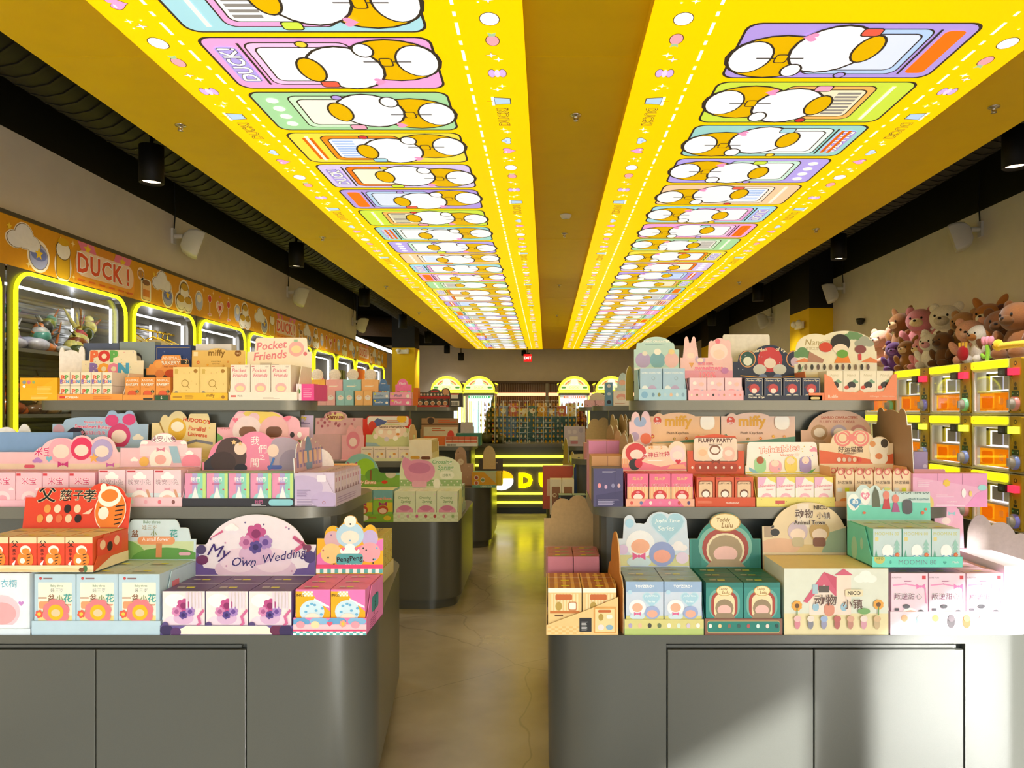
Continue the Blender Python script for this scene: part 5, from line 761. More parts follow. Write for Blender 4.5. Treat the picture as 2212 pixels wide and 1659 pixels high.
disp(1884, 2079, 1142, 1232, 1047, y + .01, 3, z=zt, D=.2, ny=2, box='c4d8da', top='c3d4d2', side='6fd8c4', art=[('t', .48, .87, .09, 'MOOMIN 80', 'c4c46a', {'w': .84, 'b': .03}), ('R', .06, .68, .12, .1, .02, 'dccf8a')] + [('p', [(.72 + .1 * j, .35 + .1 * i), (.94 + .02 * j, .35 + .1 * i), (.83 + .06 * j, .52 + .1 * i)], '94c4b8') for j in (0,) for i in range(3)] + [('p', [(.05, .25), (.15, .25), (.1, .45)], '5fa890'), ('o', .5, .4, .2, .24, 'f4f6f4'), ('h', .5, .2, .17, '5a9ec8'), ('t', .5, .22, .13, '80', 'eaf4f6', {'w': .2, 'b': .03}), ('f', .84, .3, .08, 'd8643a', 'e08a4a'), ('o', .86, .14, .06, .05, 'e0963a'), ('r', .7, .16, .02, .15, '6a7ab0')], tray='6fd8c4', lip=.034, lipart=[('o', .08, .8, .06, .055, 'c8c46a'), ('t', .08, .85, .3, 'VIPO', '6a7a3a', {'w': .08}), ('t', .5, .5, .5, 'MOOMIN 80', '6f8f94', {'w': .42, 'b': .02}), ('t', .92, .5, .2, 'Plush', 'eafaf6', {'w': .1}), ('o', .2, .5, .012, .02, '4aa898'), ('h', .8, .45, .02, '4aa898')], hdr=(.8, [('e', .2, .8, .08, .2), ('e', .34, .78, .07, .2), ('e', .48, .8, .06, .14)]), hcol='cfe3e4', hart=[('p', [(0, 0), (1, 0), (1, .48), (.6, .5), (.3, .4), (0, .44)], '74d6c4'), ('o', .08, .5, .07, .1, 'f6f8f6'), ('h', .1, .48, .07, '5a9ed0'), ('t', .1, .5, .12, '80', 'fff', {'w': .07, 'b': .02}), ('o', .22, .66, .06, .1, 'f6f8f6'), ('h', .22, .68, .055, 'ea8aa8'), ('t', .22, .69, .1, '80', 'fff', {'w': .06, 'b': .02}), ('p', [(.3, .36), (.4, .36), (.38, .78), (.34, .95), (.3, .7)], '5f6650'), ('p', [(.42, .3), (.52, .3), (.5, .62), (.45, .62)], 'c8404a'), ('o', .47, .7, .04, .05, 'e88a7a'), ('p', [(.53, .22), (.63, .22), (.6, .5), (.56, .5)], 'b05a94'), ('o', .58, .6, .04, .05, 'e88a7a'), ('R', .66, .16, .12, .42, .05, '55535a'), ('o', .485, .92, .045, .04, 'c8c86a'), ('t', .78, .8, .16, 'MOOMIN 80', '4a6a70', {'halo': 'fff', 'w': .4, 'b': .02}), ('t', .86, .58, .09, 'Plush Keychain', '5a8a94', {'w': .24}), ('o', .9, .2, .02, .02, 'e06a4a'), ('o', .94, .3, .015, .015, 'e06a4a'), ('o', .2, .2, .02, .015, 'e06a4a')], sideart=[('o', .3, .3, .12, .2, 'a8dcc0'), ('o', .6, .5, .06, .1, 'a8dcc0')], td='mint green tray with tabbed header stacked on the house box', bd='pale blue-grey box with a blue heart in the mint tray')
disp(1923, 2172, 1238, 1371, 1238, y, 3, z=z, D=.25, ny=3, box='f3d7e6', top='efc3da', side='e9b8d2', art=[('t', .14, .93, .04, 'SURE FUN', 'a08a98', {'w': .26}), ('r', .84, .9, .1, .06, 'd0404a'), ('m', .35, .86, .25, .04, 1, 'b06a90'), ('l', [(.05, .8), (.4, .82), (.75, .78)], .035, 'ee9ac8'), ('w', .8, .78, .12, 'ec86c0'), ('l', [(.92, .76), (.95, .5)], .03, 'ee9ac8'), ('t', .45, .62, .14, '叛逆甜心', '8a5a70', {'halo': 'fff', 'w': .76, 'b': .01}), ('c', .5, .26, .86, 'fff'), ('o', .52, .3, .24, .14, 'e9a468'), ('o', .4, .45, .1, .06, '2f2b30'), ('o', .8, .36, .08, .06, '2f2b30'), ('r', .08, .38, .12, .04, '4a444a')], tray='f6e0ec', lip=.075, lipart=[('o', .12 + .135 * i, .58, .035, .06, ['f8f4f2', '9fdce4', 'f4c8d4', '4a4446', 'e06a44', 'f0e0e8'][i]) for i in range(6)] + [('o', .12 + .135 * i, .72, .028, .03, ['e8b890', 'f6ddd0', 'f0c060', '6a6064', 'f2c060', 'f6e4dc'][i]) for i in range(6)] + [('r', .08 + .135 * i, .26, .08, .03, 'e8a0c4') for i in range(7)], td='pale pink tray under the mint tray in the sunlight', bd='pale pink box with magenta bow print in the sunlit tray')
header_only(2025, 2087, 1150, 1094, 2.70, z, .6, [('e', .3, .6, .2, .36), ('e', .6, .7, .3, .3), ('e', .85, .5, .16, .2)], 'f0b4cc', [('o', .4, .5, .25, .25, 'f3c0d4'), ('o', .4, .42, .16, .12, 'fae4dc'), ('w', .6, .7, .12, '9ccfd0')], 'pink cat-ear shaped card with mint bow behind the mint tray', D=.02)
plain_box('display_box', wx(2178, y), wx(2262, y), y + .02, y + .3, z, wz(1225, y), 'f3e6f4', [('r', 0, .3, .4, .4, 'dcc4e8'), ('g', .5, .2, .3, .2, 8, '8a6a90')], 'white and lilac box at the sunlit end of the counter', 'box')
back_card('header_card', wx(2088, 2.74), wx(2235, 2.74), 2.74, z, wz(1112, 2.74) - z, .62, [('e', .2, .7, .2, .3), ('e', .5, .66, .25, .26), ('e', .8, .55, .2, .25)], 'b9aaa6', 'grey-brown cloud-shaped card back behind the sunlit box')
# ============ first right island, middle shelf
y = 2.69; z = ZM
plain_box('display_box', wx(1282, 2.69), wx(1346, 2.69), 2.69, 2.82, ZM, wz(1012, 2.69), '4c4874', [('p', [(.08, 0), (1, 0), (1, .42), (.08, .3)], '403c66'), ('o', .2, .55, .06, .08, 'e0909a'), ('o', .42, .52, .05, .07, 'c8a4c8'), ('o', .66, .55, .06, .07, '8a88b0'), ('o', .86, .55, .05, .07, 'd8b0b8'), ('m', .15, .05, .75, .16, 4, 'a8a4c8'), ('m', .3, .9, .5, .05, 1, 'c8c4e0'), ('r', .72, .32, .01, .68, '2a2848')], 'dark violet box at the aisle corner of the middle shelf', 'box', top='5a5684')
for i, (a, b_, yt, Yq, c, t_) in enumerate(((1278, 1348, 985, 2.86, 'c89464', 'tan carton behind the dark violet box'), (1272, 1350, 952, 3.08, 'd888b4', 'orchid pink carton on the aisle end of the shelf'))):
    plain_box('carton', wx(a, Yq), wx(b_, Yq), Yq, Yq + .16, ZM, wz(yt, Yq), c, [('r', .49, .0, .012, 1, '8a5a4a'), ('m', .1, .3, .3, .2, 2, 'e8c8b0')], t_, 'box')
disp(1352, 1500, 1023, 1093, 953, y, 3, z=z, D=.15, ny=2, box='f6d3a8', top='d95a80', side='d95a80', bx0=None, art=[('g', 0, 0, 1, .6, 8, 'f3b888'), ('r', 0, .6, 1, .4, 'ea6f98'), ('t', .5, .86, .13, '娃三岁', 'f6d890', {'halo': 'd0305a', 'w': .5, 'b': .03}), ('t', .5, .64, .14, '爱神丘比特', 'd02040', {'halo': 'fff', 'w': .8, 'b': .03}), ('o', .5, .32, .32, .26, 'd23a3c'), ('o', .5, .27, .22, .15, 'fbe4da'), ('o', .5, .42, .1, .05, 'f090a0')], tray='f3b49a', lip=.028, lipart=[('p', [(.2, 0), (.85, 0), (.75, 1), (.3, 1)], 'ee7aa8')] + S3(.5, ['d85a50', '6a7ab0', 'f4ece4', 'ea8ab0', 'f4c8d0', 'c84a40', '5a4a80'], 7, .022), hdr=(.42, [('e', .2, .6, .19, .36), ('e', .86, .62, .15, .38), ('b', .36, .72, .84)]), hcol='f8dcc4', hart=[('p', [(.0, 0), (1, 0), (1, .3), (.6, .12), (.3, .3), (0, .2)], 'f1809e'), ('g', 0, .1, .2, .3, 6, 'f3b080'), ('o', .22, .6, .16, .15, 'd43c40'), ('o', .23, .54, .1, .075, 'fbe2da'), ('o', .2, .2, .09, .09, '2e2a2c'), ('o', .26, .24, .06, .07, 'd8344a'), ('o', .86, .56, .12, .13, 'f8dce2'), ('o', .86, .52, .08, .06, 'fbe8e2'), ('h', .87, .3, .045, 'd83044'), ('p', [(.7, .05), (1, .05), (.96, .2), (.76, .2)], 'f4b090'), ('t', .53, .8, .17, '娃三岁', 'f2a03a', {'halo': 'fff', 'w': .24, 'b': .02}), ('t', .53, .54, .22, '爱神丘比特', 'd01f38', {'halo': 'fff', 'w': .42, 'b': .03, 'a': .06}), ('m', .4, .32, .3, .08, 1, 'fff')], td='pink and orange striped tray with red lettered header on middle shelf', bd='pink box with red round motif in the striped tray')
disp(1502, 1631, 1030, 1094, 938, y, 3, z=z, D=.15, ny=2, box='d9603a', top='c85a30', side='d9603a', art=[('R', .1, .02, .8, .86, .12, '8a3f24'), ('R', .14, .04, .72, .8, .1, 'eac9a4'), ('t', .5, .78, .12, 'FLUFFY PARTY', '5a2a1c', {'w': .8, 'b': .02}), ('o', .5, .42, .24, .24, '7a4a34'), ('o', .5, .4, .19, .17, 'f6efe8'), ('o', .5, .12, .22, .16, 'fbf6f0'), ('r', .05, .92, .2, .05, 'c8304a')], tray='d8552f', lip=.034, lipart=[('m', .04, .3, .3, .4, 3, 'e88a6a'), ('t', .62, .42, .3, 'mofusand', 'fbe9dc', {'w': .22, 'b': .01})], hdr=(.58, [('b', .12, .88, .96), ('e', .5, .8, .36, .2)]), hcol='d9562f', hart=[('R', .1, .3, .8, .62, .06, '7a4a38'), ('R', .115, .32, .77, .58, .05, 'f0dccb'), ('t', .5, .84, .11, 'FLUFFY PARTY', '5a2a1c', {'w': .6, 'b': .03}), ('t', .5, .74, .06, 'mofusand', '5a2a1c', {'w': .22}), ('o', .28, .5, .12, .13, 'f3dcc0'), ('o', .27, .53, .075, .06, 'f4c8a0'), ('o', .5, .54, .14, .14, 'fbf7f2'), ('o', .49, .6, .1, .09, '8a5a44'), ('o', .49, .59, .075, .06, 'f6efe8'), ('o', .73, .5, .11, .13, 'f3c8bc'), ('o', .73, .52, .07, .055, 'fbe6dc'), ('w', .5, .3, .07, '8a3a1c'), ('R', .14, .05, .74, .2, .04, 'b0401f')] + S3(.15, ['f3e6da'], 7, .02), td='burnt orange tray with rounded theatre header on middle shelf', bd='burnt orange box with brown framed print in the theatre tray')
disp(1634, 1803, 1030, 1095, 955, y, 4, z=z, D=.15, ny=2, box='faf3f0', top='eee08a', side='f2e27a', art=[('p', [(0, 1), (.5, 1), (.3, .7), (0, .6)], 'f0b8dc'), ('p', [(.5, 1), (1, 1), (1, .8), (.7, .88)], 'f2e070'), ('p', [(0, .3), (.25, .1), (.2, 0), (0, 0)], '8ac070'), ('p', [(.75, 0), (1, 0), (1, .25)], '9a90d0'), ('t', .52, .7, .16, 'Teletubbies', 'e8788e', {'halo': 'fff', 'w': .84, 'b': .02, 'i': .15, 'a': .1}), ('t', .66, .56, .07, 'Vibrancy', 'e8788e', {'w': .4, 'i': .2, 'a': .1}), ('o', .5, .26, .3, .28, 'f3b8cc'), ('o', .5, .24, .2, .15, 'fae2da')], tray='f3e37c', lip=.034, lipart=[('r', .24, .3, .12, .35, 'd8605a'), ('m', .5, .3, .3, .3, 2, 'd8c860'), ('d', 10, 3, '8a7a3a', .004)], hdr=(.25, [('b', .03, .97, 1)]), hcol='fbf7f5', hart=[('r', 0, 0, 1, .04, 'f0dc60'), ('p', [(.05, .2), (.2, .02), (.1, .02), (.05, .1)], '8ac4e0'), ('p', [(.8, .02), (.95, .16), (.9, .02)], '6ab86a'), ('c', .93, .75, .12, 'f0a0bc'), ('t', .46, .78, .24, 'Teletubbies', 'f4f0f0', {'halo': 'ee8a70', 'hw': .07, 'w': .54, 'b': .02, 'i': .15, 'a': .08}), ('t', .56, .58, .11, 'Vibrancy', 'e8886a', {'halo': 'fff', 'w': .24, 'i': .2, 'a': .06}), ('R', .12, .02, .16, .5, .07, 'a4dcaa'), ('o', .2, .42, .05, .05, 'b4603a'), ('R', .32, .02, .17, .4, .07, 'f4b4ca'), ('o', .4, .32, .055, .045, 'fae0d8'), ('R', .53, .02, .17, .52, .07, 'f2da6a'), ('o', .61, .4, .055, .05, 'fae0c8'), ('R', .73, .02, .16, .52, .07, 'ab98d8'), ('o', .81, .42, .05, .05, 'fae0d8'), ('*', .7, .6, .04, 'f6e8e0'), ('d', 18, 6, ['e08090', '80a0d0', '90c080', 'e0c050'], .007)], td='yellow tray with wide white header of four pastel rounded shapes', bd='white and pink box in the yellow tray on middle shelf')
def arch_box(w, d, h):
    m = MB(); n = 10
    pts = [(-w / 2, 0), (w / 2, 0), (w / 2, h * .72)] + [(w / 4 + w / 4 * cos(pi * i / n), h * .82 + w / 5 * sin(pi * i / n)) for i in range(n + 1)] + [(-w / 4 + w / 4 * cos(pi * i / n), h * .82 + w / 5 * sin(pi * i / n)) for i in range(n + 1)] + [(-w / 2, h * .72)]
    m.box(-w / 2, w / 2, 0, d, 0, h * .72, 'f0c89a', top='e8bc88'); m.card(pts, (0, -.0005, 0), (1, 0, 0), (0, 0, 1), (0, -1, 0), .002, 'f6dcb8', 'd8b890')
    draw(m, [('O', .27, .86, .17, .06, 'e07a74'), ('O', .73, .86, .17, .06, 'e07a74'), ('t', .5, .6, .14, '好运猫猫', '5a3a20', {'w': .8, 'b': .02}), ('r', .08, .36, .26, .1, 'e8e8e8'), ('r', .5, .36, .24, .1, 'dfe62a'), ('o', .5, .12, .3, .16, 'ea9a5a'), ('l', [(.5, .95), (.44, .8), (.52, .7)], .04, 'b83a3a')], (-w / 2, -.0008, 0), (1, 0, 0), (0, 0, 1), (0, -1, 0), w, h)
    return m.mesh('gable_box')
disp(1803, 1972, 1008, 1096, 928, y, 4, z=z, D=.15, ny=2, boxmesh=arch_box, tray='f0b888', lip=.02, hdr=(.6, [('e', .38, .62, .22, .36), ('e', .55, .62, .2, .36), ('e', .82, .5, .14, .3)]), hcol='f3dcb8', hart=[('p', [(0, 0), (1, 0), (1, .3), (.7, .12), (.3, .3), (0, .4)], 'e4683c'), ('O', .32, .76, .12, .03, 'ec8a84'), ('O', .32, .76, .075, .02, 'ec8a84'), ('O', .56, .76, .12, .03, 'ec8a84'), ('O', .56, .76, .075, .02, 'ec8a84'), ('p', [(.44, .88), (.52, .76), (.44, .64), (.36, .76)], 'ec8a84'), ('t', .42, .42, .17, '好运猫猫', '5a3a28', {'w': .38, 'b': .03}), ('m', .32, .28, .2, .05, 1, '8a5a3a'), ('o', .8, .45, .13, .15, 'fbf3e2'), ('o', .88, .6, .05, .06, '4a4034'), ('o', .72, .58, .04, .04, 'e8a060'), ('o', .8, .16, .12, .1, 'fbf3e2'), ('o', .8, .22, .05, .04, 'e8905a')] + [('o', .26 + .07 * i, .12, .026, .03, ['f3e6d8', 'e8d0b8', 'd8b0a0', 'f3dcc0', 'e04a3a'][i % 5]) for i in range(5)], td='orange and cream tray with double knot header on middle shelf', bd='cream gable-top box with red rings in the knot tray')
sided(1.50, 2.70, 3.02, ZM, .14, wz(880, 2.86), 0, .16, 1, tray='c88a94', lip=.03, hdr=(.7, [('e', .5, .6, .4, .36), ('e', .2, .8, .1, .18), ('e', .75, .82, .1, .18)]), hcol='d88a9a', hback='ab8f6f', td='tray facing the capsule machines showing its tall brown card back')
Xa = wx(1978, 2.66); plain_box('carton', Xa, wx(2140, 2.66), 2.68, 2.74, ZM, wz(1024, 2.66), 'eeb4d6', [('p', [(0, .9), (1, .55), (1, 1), (0, 1)], 'e8a2cc'), ('r', .33, .78, .006, .22, 'a86a90'), ('r', .66, .68, .006, .32, 'a86a90'), ('p', [(.7, 0), (1, 0), (1, .55), (.85, .4)], 'ec9ad0'), ('o', .14, .1, .14, .14, 'e8d27a'), ('f', .45, .72, .05, 'eec84a', 'eec84a'), ('o', .93, .58, .06, .04, 'a4dce0'), ('o', .68, .42, .03, .06, 'fbf4f8'), ('o', .77, .4, .02, .04, 'f0d27a'), ('m', .06, .62, .22, .2, 4, 'f8dcec'), ('t', .52, .16, .05, 'WARNING', 'fbe9f4', {'w': .14}), ('m', .3, .03, .4, .1, 2, 'f8dcec'), ('m', .3, .3, .25, .1, 2, 'f6d0e6')], 'bright pink carton overhanging the sunlit end of middle shelf', 'box')
plain_box('display_box', wx(1975, 2.9), wx(2004, 2.9), 2.9, 3.0, ZM, wz(976, 2.9), 'a99ad0', [('o', .8, .7, .15, .15, 'd8d0f0'), ('o', .5, .3, .3, .2, 'e0b8d8')], 'small lavender box behind the pink carton')
# second row
for i, (a, b_, c, lb) in enumerate(((1407, 1568, 'f0c49c', 'peach tray with gold word and red badge on curved header'), (1570, 1735, 'ecc9b8', 'dusty pink tray with gold word and red badge on curved header'))):
    disp(a, b_, 958, 1000, 890, 2.875, 3, z=ZM, D=.09, box=['f2cba0', 'e8cfc4'][i], top='f0d0b0', art=[('t', .7, .6, .3, 'miffy', 'e8a83a', {'w': .4, 'b': .02})], tray=c, lip=.02, hdr=(.86, [('e', .15, .86, .06, .1), ('e', .42, .8, .25, .18)]), hcol=c, hart=[('p', [(0, 0), (1, 0), (1, .2), (.4, .04), (0, .0)], '5f9a86'), ('o', .13, .72, .055, .055, 'd84a34'), ('t', .13, .76, .09, 'By', 'fff', {'w': .05}), ('t', .13, .64, .1, 'VIPO', 'fff', {'w': .08, 'b': .02}), ('t', .42, .66, .42, 'miffy', 'e2a62e', {'w': .42, 'b': .035}), ('t', .41, .3, .13, 'Plush Keychain', '6a4a30', {'w': .3}), ('f', .06, .2, .03, ['d8563a', '4a7a5a'][i]), ('f', .36, .12, .02, '6a5a4a'), ('f', .53, .14, .02, 'd8663a'), ('f', .7, .2, .022, 'eab040'), ('f', .85, .2, .02, 'e8a080'), ('R', .72, .42, .2, .5, .08, 'f6f2ec'), ('R', .73, .44, .18, .46, .075, 'fbf8f4')], td=lb, bd=['peach', 'dusty pink'][i] + ' box behind the front row on middle shelf', topart=None)
header_only(1733, 1886, 985, 884, 2.93, ZM, .55, [('e', .55, .5, .45, .48)], 'dcb49c', [('t', .55, .82, .1, 'SANRIO CHARACTERS', 'b8563a', {'w': .52, 'b': .03}), ('t', .52, .73, .07, 'FLUFFY TEDDY BEAR', 'b86a5a', {'w': .5, 'b': .02})] + [('o', .26 + .28 * (i % 3), .5 - .32 * (i // 3), .12, .11, ['b8906a', 'b0a0b4', 'c88a84', 'c8a890', 'b08a70', 'd0a898'][i]) for i in range(6)] + [('o', .26 + .28 * (i % 3), .5 - .32 * (i // 3), .08, .065, 'ecdccb') for i in range(6)], 'brown domed header tray with six fluffy round patches')
header_only(1360, 1408, 980, 888, 2.93, ZM, .75, [('e', .3, .8, .2, .18), ('e', .75, .8, .2, .2)], 'e8c4cc', [('o', .5, .75, .28, .24, '9aaed8'), ('o', .75, .35, .25, .25, 'e8704a'), ('o', .25, .4, .2, .2, 'b8a0c8'), ('m', .15, .1, .7, .12, 2, '8a5a4a')], 'pink card with blue and orange round shapes beside the gold word trays')
for k, (px, Yq, h, c) in enumerate(((1352, 2.98, .27, 'b89a78'), (1340, 3.1, .28, 'c0a27e'), (1322, 3.28, .3, 'a98a62'))):
    back_card('header_card', wx(px, Yq) - .1, wx(px, Yq) + .1, Yq, ZM, h, .6, [('e', .35, .7, .25, .25), ('e', .75, .65, .2, .3)], c, ['brown card edge beside the pink round-shape card', 'tan scalloped card turned sideways on the shelf end', 'olive-brown scalloped card turned sideways on the shelf end'][k], rz=-pi / 2 + .25)
# ============ first right island, top shelf
y = 2.93; z = ZT
disp(1380, 1483, 795, 865, 727, y, 2, z=z, D=.16, box='a9cbe6', side='a9d3ec', art=[('t', .5, .86, .1, 'SANRIO CHARACTERS', 'f3faff', {'w': .86, 'b': .02}), ('O', .6, .68, .08, .015, '8aa0b4'), ('o', .22, .35, .14, .15, 'e3edf4'), ('o', .55, .32, .2, .2, 'b8a8d0'), ('o', .82, .22, .13, .15, 'f0c0b0')], tray='a9d3ec', lip=.045, lipart=[('o', .12, .5, .07, .07, '7fb4dc')] + [('o', .3 + .125 * i, .5, .03, .04, ['6f9ac0', '8a8a5a', 'b8d8e8', 'e8c0a0', 'd8e8f0', '8ab0d0'][i]) for i in range(6)], hdr=(.62, [('b', .05, .9, .82), ('e', .5, .7, .36, .3)]), hcol='bfe0e4', hart=[('t', .5, .86, .11, 'SANRIO CHARACTERS', 'fff', {'w': .62, 'b': .025}), ('m', .25, .76, .5, .03, 1, '7aa8b8'), ('o', .2, .3, .17, .17, 'b8aade'), ('o', .52, .3, .17, .18, '7fb4cc'), ('o', .83, .3, .16, .17, 'ecc4cc'), ('o', .24, .5, .06, .05, 'f0ece8'), ('o', .52, .55, .08, .07, 'f6f6f4'), ('o', .83, .55, .07, .06, 'f0d8a0'), ('r', 0, 0, 1, .08, 'e8eef6')], td='light blue tray with pompom header at the end of top shelf', bd='light blue box with pompom print on the top shelf', topart=None)
disp(1487, 1606, 815, 865, 726, y, 3, z=z, D=.17, box='f0cfdc', side='e8b8cc', art=[('o', .4, .3, .28, .24, 'f3a9be'), ('o', .4, .27, .19, .13, 'fae2da'), ('o', .3, .75, .12, .1, 'fbf3f0'), ('c', .75, .35, .4, 'b8b4e0'), ('o', .7, .7, .15, .12, 'f6c8c0')], tray='f3bccb', lip=.04, lipart=S3(.55, ['f0e4d0', '8a6a3a', 'e8d8e0', 'f6f0ec', '3a3438', 'e0a0c0', 'd8a080', 'f0d8e0', 'ea7a70', 'f09080'], 10, .018), hdr=(.5, [('e', .2, .6, .14, .25), ('e', .12, .8, .05, .2), ('e', .26, .8, .05, .2), ('e', .76, .62, .2, .34), ('e', .6, .78, .06, .12), ('e', .92, .78, .06, .14)]), hcol='f6d0d8', hart=[('r', 0, 0, 1, .2, 'e8a8d0'), ('o', .2, .58, .11, .13, 'f8d8dc'), ('o', .2, .55, .07, .055, 'fae6de'), ('o', .38, .46, .1, .09, 'cbb6dc'), ('o', .38, .44, .06, .045, 'fae6de'), ('o', .74, .64, .17, .16, 'fbe9ec'), ('o', .74, .58, .11, .09, 'fae0d8'), ('o', .72, .88, .05, .05, 'ea7f96'), ('p', [(.16, .38), (.26, .38), (.21, .26)], 'e8b070'), ('t', .48, .36, .08, '甜度100%', 'ea6fa0', {'w': .4}), ('t', .54, .25, .13, 'sweetness', 'f08ab4', {'halo': 'fff', 'w': .54, 'b': .04}), ('t', .52, .1, .13, '100%', 'f08ab4', {'halo': 'fff', 'w': .36, 'b': .04}), ('o', .85, .2, .07, .06, 'c88ad0')], td='pink tray with rabbit-eared pink header on the top shelf', bd='pale pink box with lilac cloud print on the top shelf', topart=None)
back_card('header_card', wx(1560, 3.16), wx(1664, 3.16), 3.16, ZT, wz(721, 3.16) - ZT, .6, [('b', .0, 1, .99)], 'eeecea', 'plain white rounded card back standing on the top shelf')
disp(1607, 1776, 815, 865, 744, y, 4, z=z, D=.17, box='26304e', side='26304e', art=[('R', .04, .03, .92, .94, .04, 'd8d4c8'), ('R', .06, .05, .88, .9, .03, '2c3a5c'), ('t', .5, .86, .12, 'Garden of Eye', 'efe6c8', {'w': .8, 'b': .02}), ('o', .5, .5, .28, .26, 'c8484c'), ('o', .5, .4, .15, .14, 'f6e4dc'), ('o', .3, .16, .16, .1, 'dcdcd6'), ('o', .7, .16, .16, .1, 'dcdcd6'), ('p', [(.1, .55), (.35, .75), (.25, .5)], '7a3038')], tray='1f2842', lip=.02, lipart=[('t', .16, .6, .6, 'Garden of Eye', 'f3efe2', {'w': .2, 'b': .02}), ('R', .85, .2, .12, .5, .02, 'e0c890')], hdr=(.5, [('e', .2, .55, .13, .28), ('e', .5, .55, .26, .44), ('e', .83, .55, .12, .28)]), hcol='2a3656', hart=[('o', .2, .58, .11, .115, 'e8a870'), ('o', .2, .58, .098, .103, '2f5a58'), ('o', .2, .52, .06, .06, 'e8f0e6'), ('o', .83, .58, .11, .115, 'e8a870'), ('o', .83, .58, .098, .103, '2a2c50'), ('o', .83, .5, .05, .06, 'd8c0dc'), ('o', .5, .56, .17, .17, 'd2404a'), ('o', .5, .46, .08, .07, 'f6e6de'), ('o', .36, .28, .09, .07, 'd8dcdc'), ('o', .63, .28, .09, .07, 'd8dcdc'), ('t', .36, .84, .15, 'Garden', 'f4ecd4', {'w': .2, 'b': .02, 'a': .12}), ('t', .66, .84, .13, 'of Eye', 'f4ecd4', {'w': .18, 'b': .02, 'a': -.12}), ('o', .4, .06, .06, .04, '6f86c0'), ('o', .6, .06, .06, .04, '6f86c0'), ('l', [(.1, .1), (.35, .05), (.65, .05), (.9, .1)], .012, 'e0a850'), ('p', [(.8, .05), (.95, .4), (.9, .1)], '8ab89a'), ('d', 16, 8, 'c8d0e8', .006)], td='navy tray with round medallion header on the top shelf', bd='navy box with red round print on the top shelf', topart=None)
nanci = disp(1747, 1936, 799, 864, 714, y, 0, z=z, D=.17, tray='ee8a5c', side='ee8a5c', lip=.03, wall=True, hdr=(.5, [('e', .26, .55, .24, .38), ('e', .62, .6, .36, .4)]), hcol='f4f0de', hart=[('r', 0, .0, 1, .2, 'f0f0ea'), ('t', .26, .72, .16, 'Nanci', 'b8a878', {'w': .24, 'i': .2}), ('t', .44, .72, .1, '囡茜', 'c8bc98', {'w': .12}), ('t', .26, .57, .08, '食馔之客系列', 'c8bc98', {'w': .24}), ('c', .1, .45, .24, '6a9a6a'), ('c', .72, .88, .24, '6f9a70'), ('c', .85, .72, .24, 'a8b0a8'), ('p', [(.0, .24), (.12, .34), (.22, .24)], 'ee9060'), ('p', [(.8, .24), (.92, .36), (1, .28), (1, .22)], 'ee9060'), ('p', [(.16, .25), (.18, .5), (.36, .3), (.34, .22)], 'b88a7a'), ('o', .56, .7, .12, .11, '2b2826'), ('o', .56, .56, .09, .06, 'f6eae0'), ('p', [(.48, .22), (.68, .22), (.64, .46), (.54, .46)], 'ef8f3a'), ('o', .58, .44, .07, .05, '6fae4a'), ('o', .38, .6, .08, .06, 'd84a34'), ('o', .8, .55, .07, .05, '8a4a50'), ('R', .77, .28, .04, .16, .01, 'd8404a')] + [('o', .06 + .075 * i, .12, .018, .035, ['4a4440', '8a7a70', '3a3a3a', '6a5a60'][i % 4]) for i in range(12)], td='orange tray with tall twin-domed ivory header on the top shelf')
Xn0, Xn1 = wx(1786, y), wx(1930, y)
for i in range(4):
    w_ = (Xn1 - Xn0) / 4; plain_box('blind_box', Xn0 + i * w_ + .001, Xn0 + (i + 1) * w_ - .001, y + .004, y + .1, ZT + .0035, wz(801, y), 'f6f0de', [('t', .5, .85, .1, 'Nanci', 'cfc4a4', {'w': .5, 'i': .2}), ('c', .7, .62, .45, '7fa88a'), ('o', .5, .5, .26, .22, '2f2b2a'), ('o', .52, .36, .18, .12, 'f4e8dc'), ('o', .2, .42, .14, .12, 'd8503a'), ('o', .55, .2, .2, .12, 'eda040'), ('o', .4, .08, .2, .08, '7fae5a')], 'ivory box with black and orange print in the domed orange tray', 'box', group='ivory boxes in the orange tray')
b = MB(); W_ = wx(1936, y) - wx(1780, y); b.card([(0, 0), (W_, 0), (W_, .105), (W_ * .94, .1), (W_ * .82, .036), (W_ * .55, .03), (W_ * .5, .042), (W_ * .45, .03), (W_ * .2, .036), (W_ * .1, .09), (0, .105)], (-W_ / 2, 0, 0), (1, 0, 0), (0, 0, 1), (0, -1, 0), .002, 'f3926a')
draw(b, [('t', .12, .5, .4, 'Rolife', 'fbe4d4', {'w': .14}), ('t', .8, .5, .3, '12 Designs + Hidden Edition', 'fbd4bc', {'w': .34})], (-W_ / 2, 0, 0), (1, 0, 0), (0, 0, 1), (0, -1, 0), W_, .03); b.build('tray_front', 'card', nanci, loc=((wx(1936, y) + wx(1780, y)) / 2 - (wx(1936, y) + wx(1747, y)) / 2, -.004, .0005))
back_card('figure_stand', wx(1350, 3.0), wx(1370, 3.0), 3.0, ZT, .14, .4, [('e', .5, .5, .5, .5)], '8a7830', 'olive gold leafy card at the end of top shelf', rz=.5)
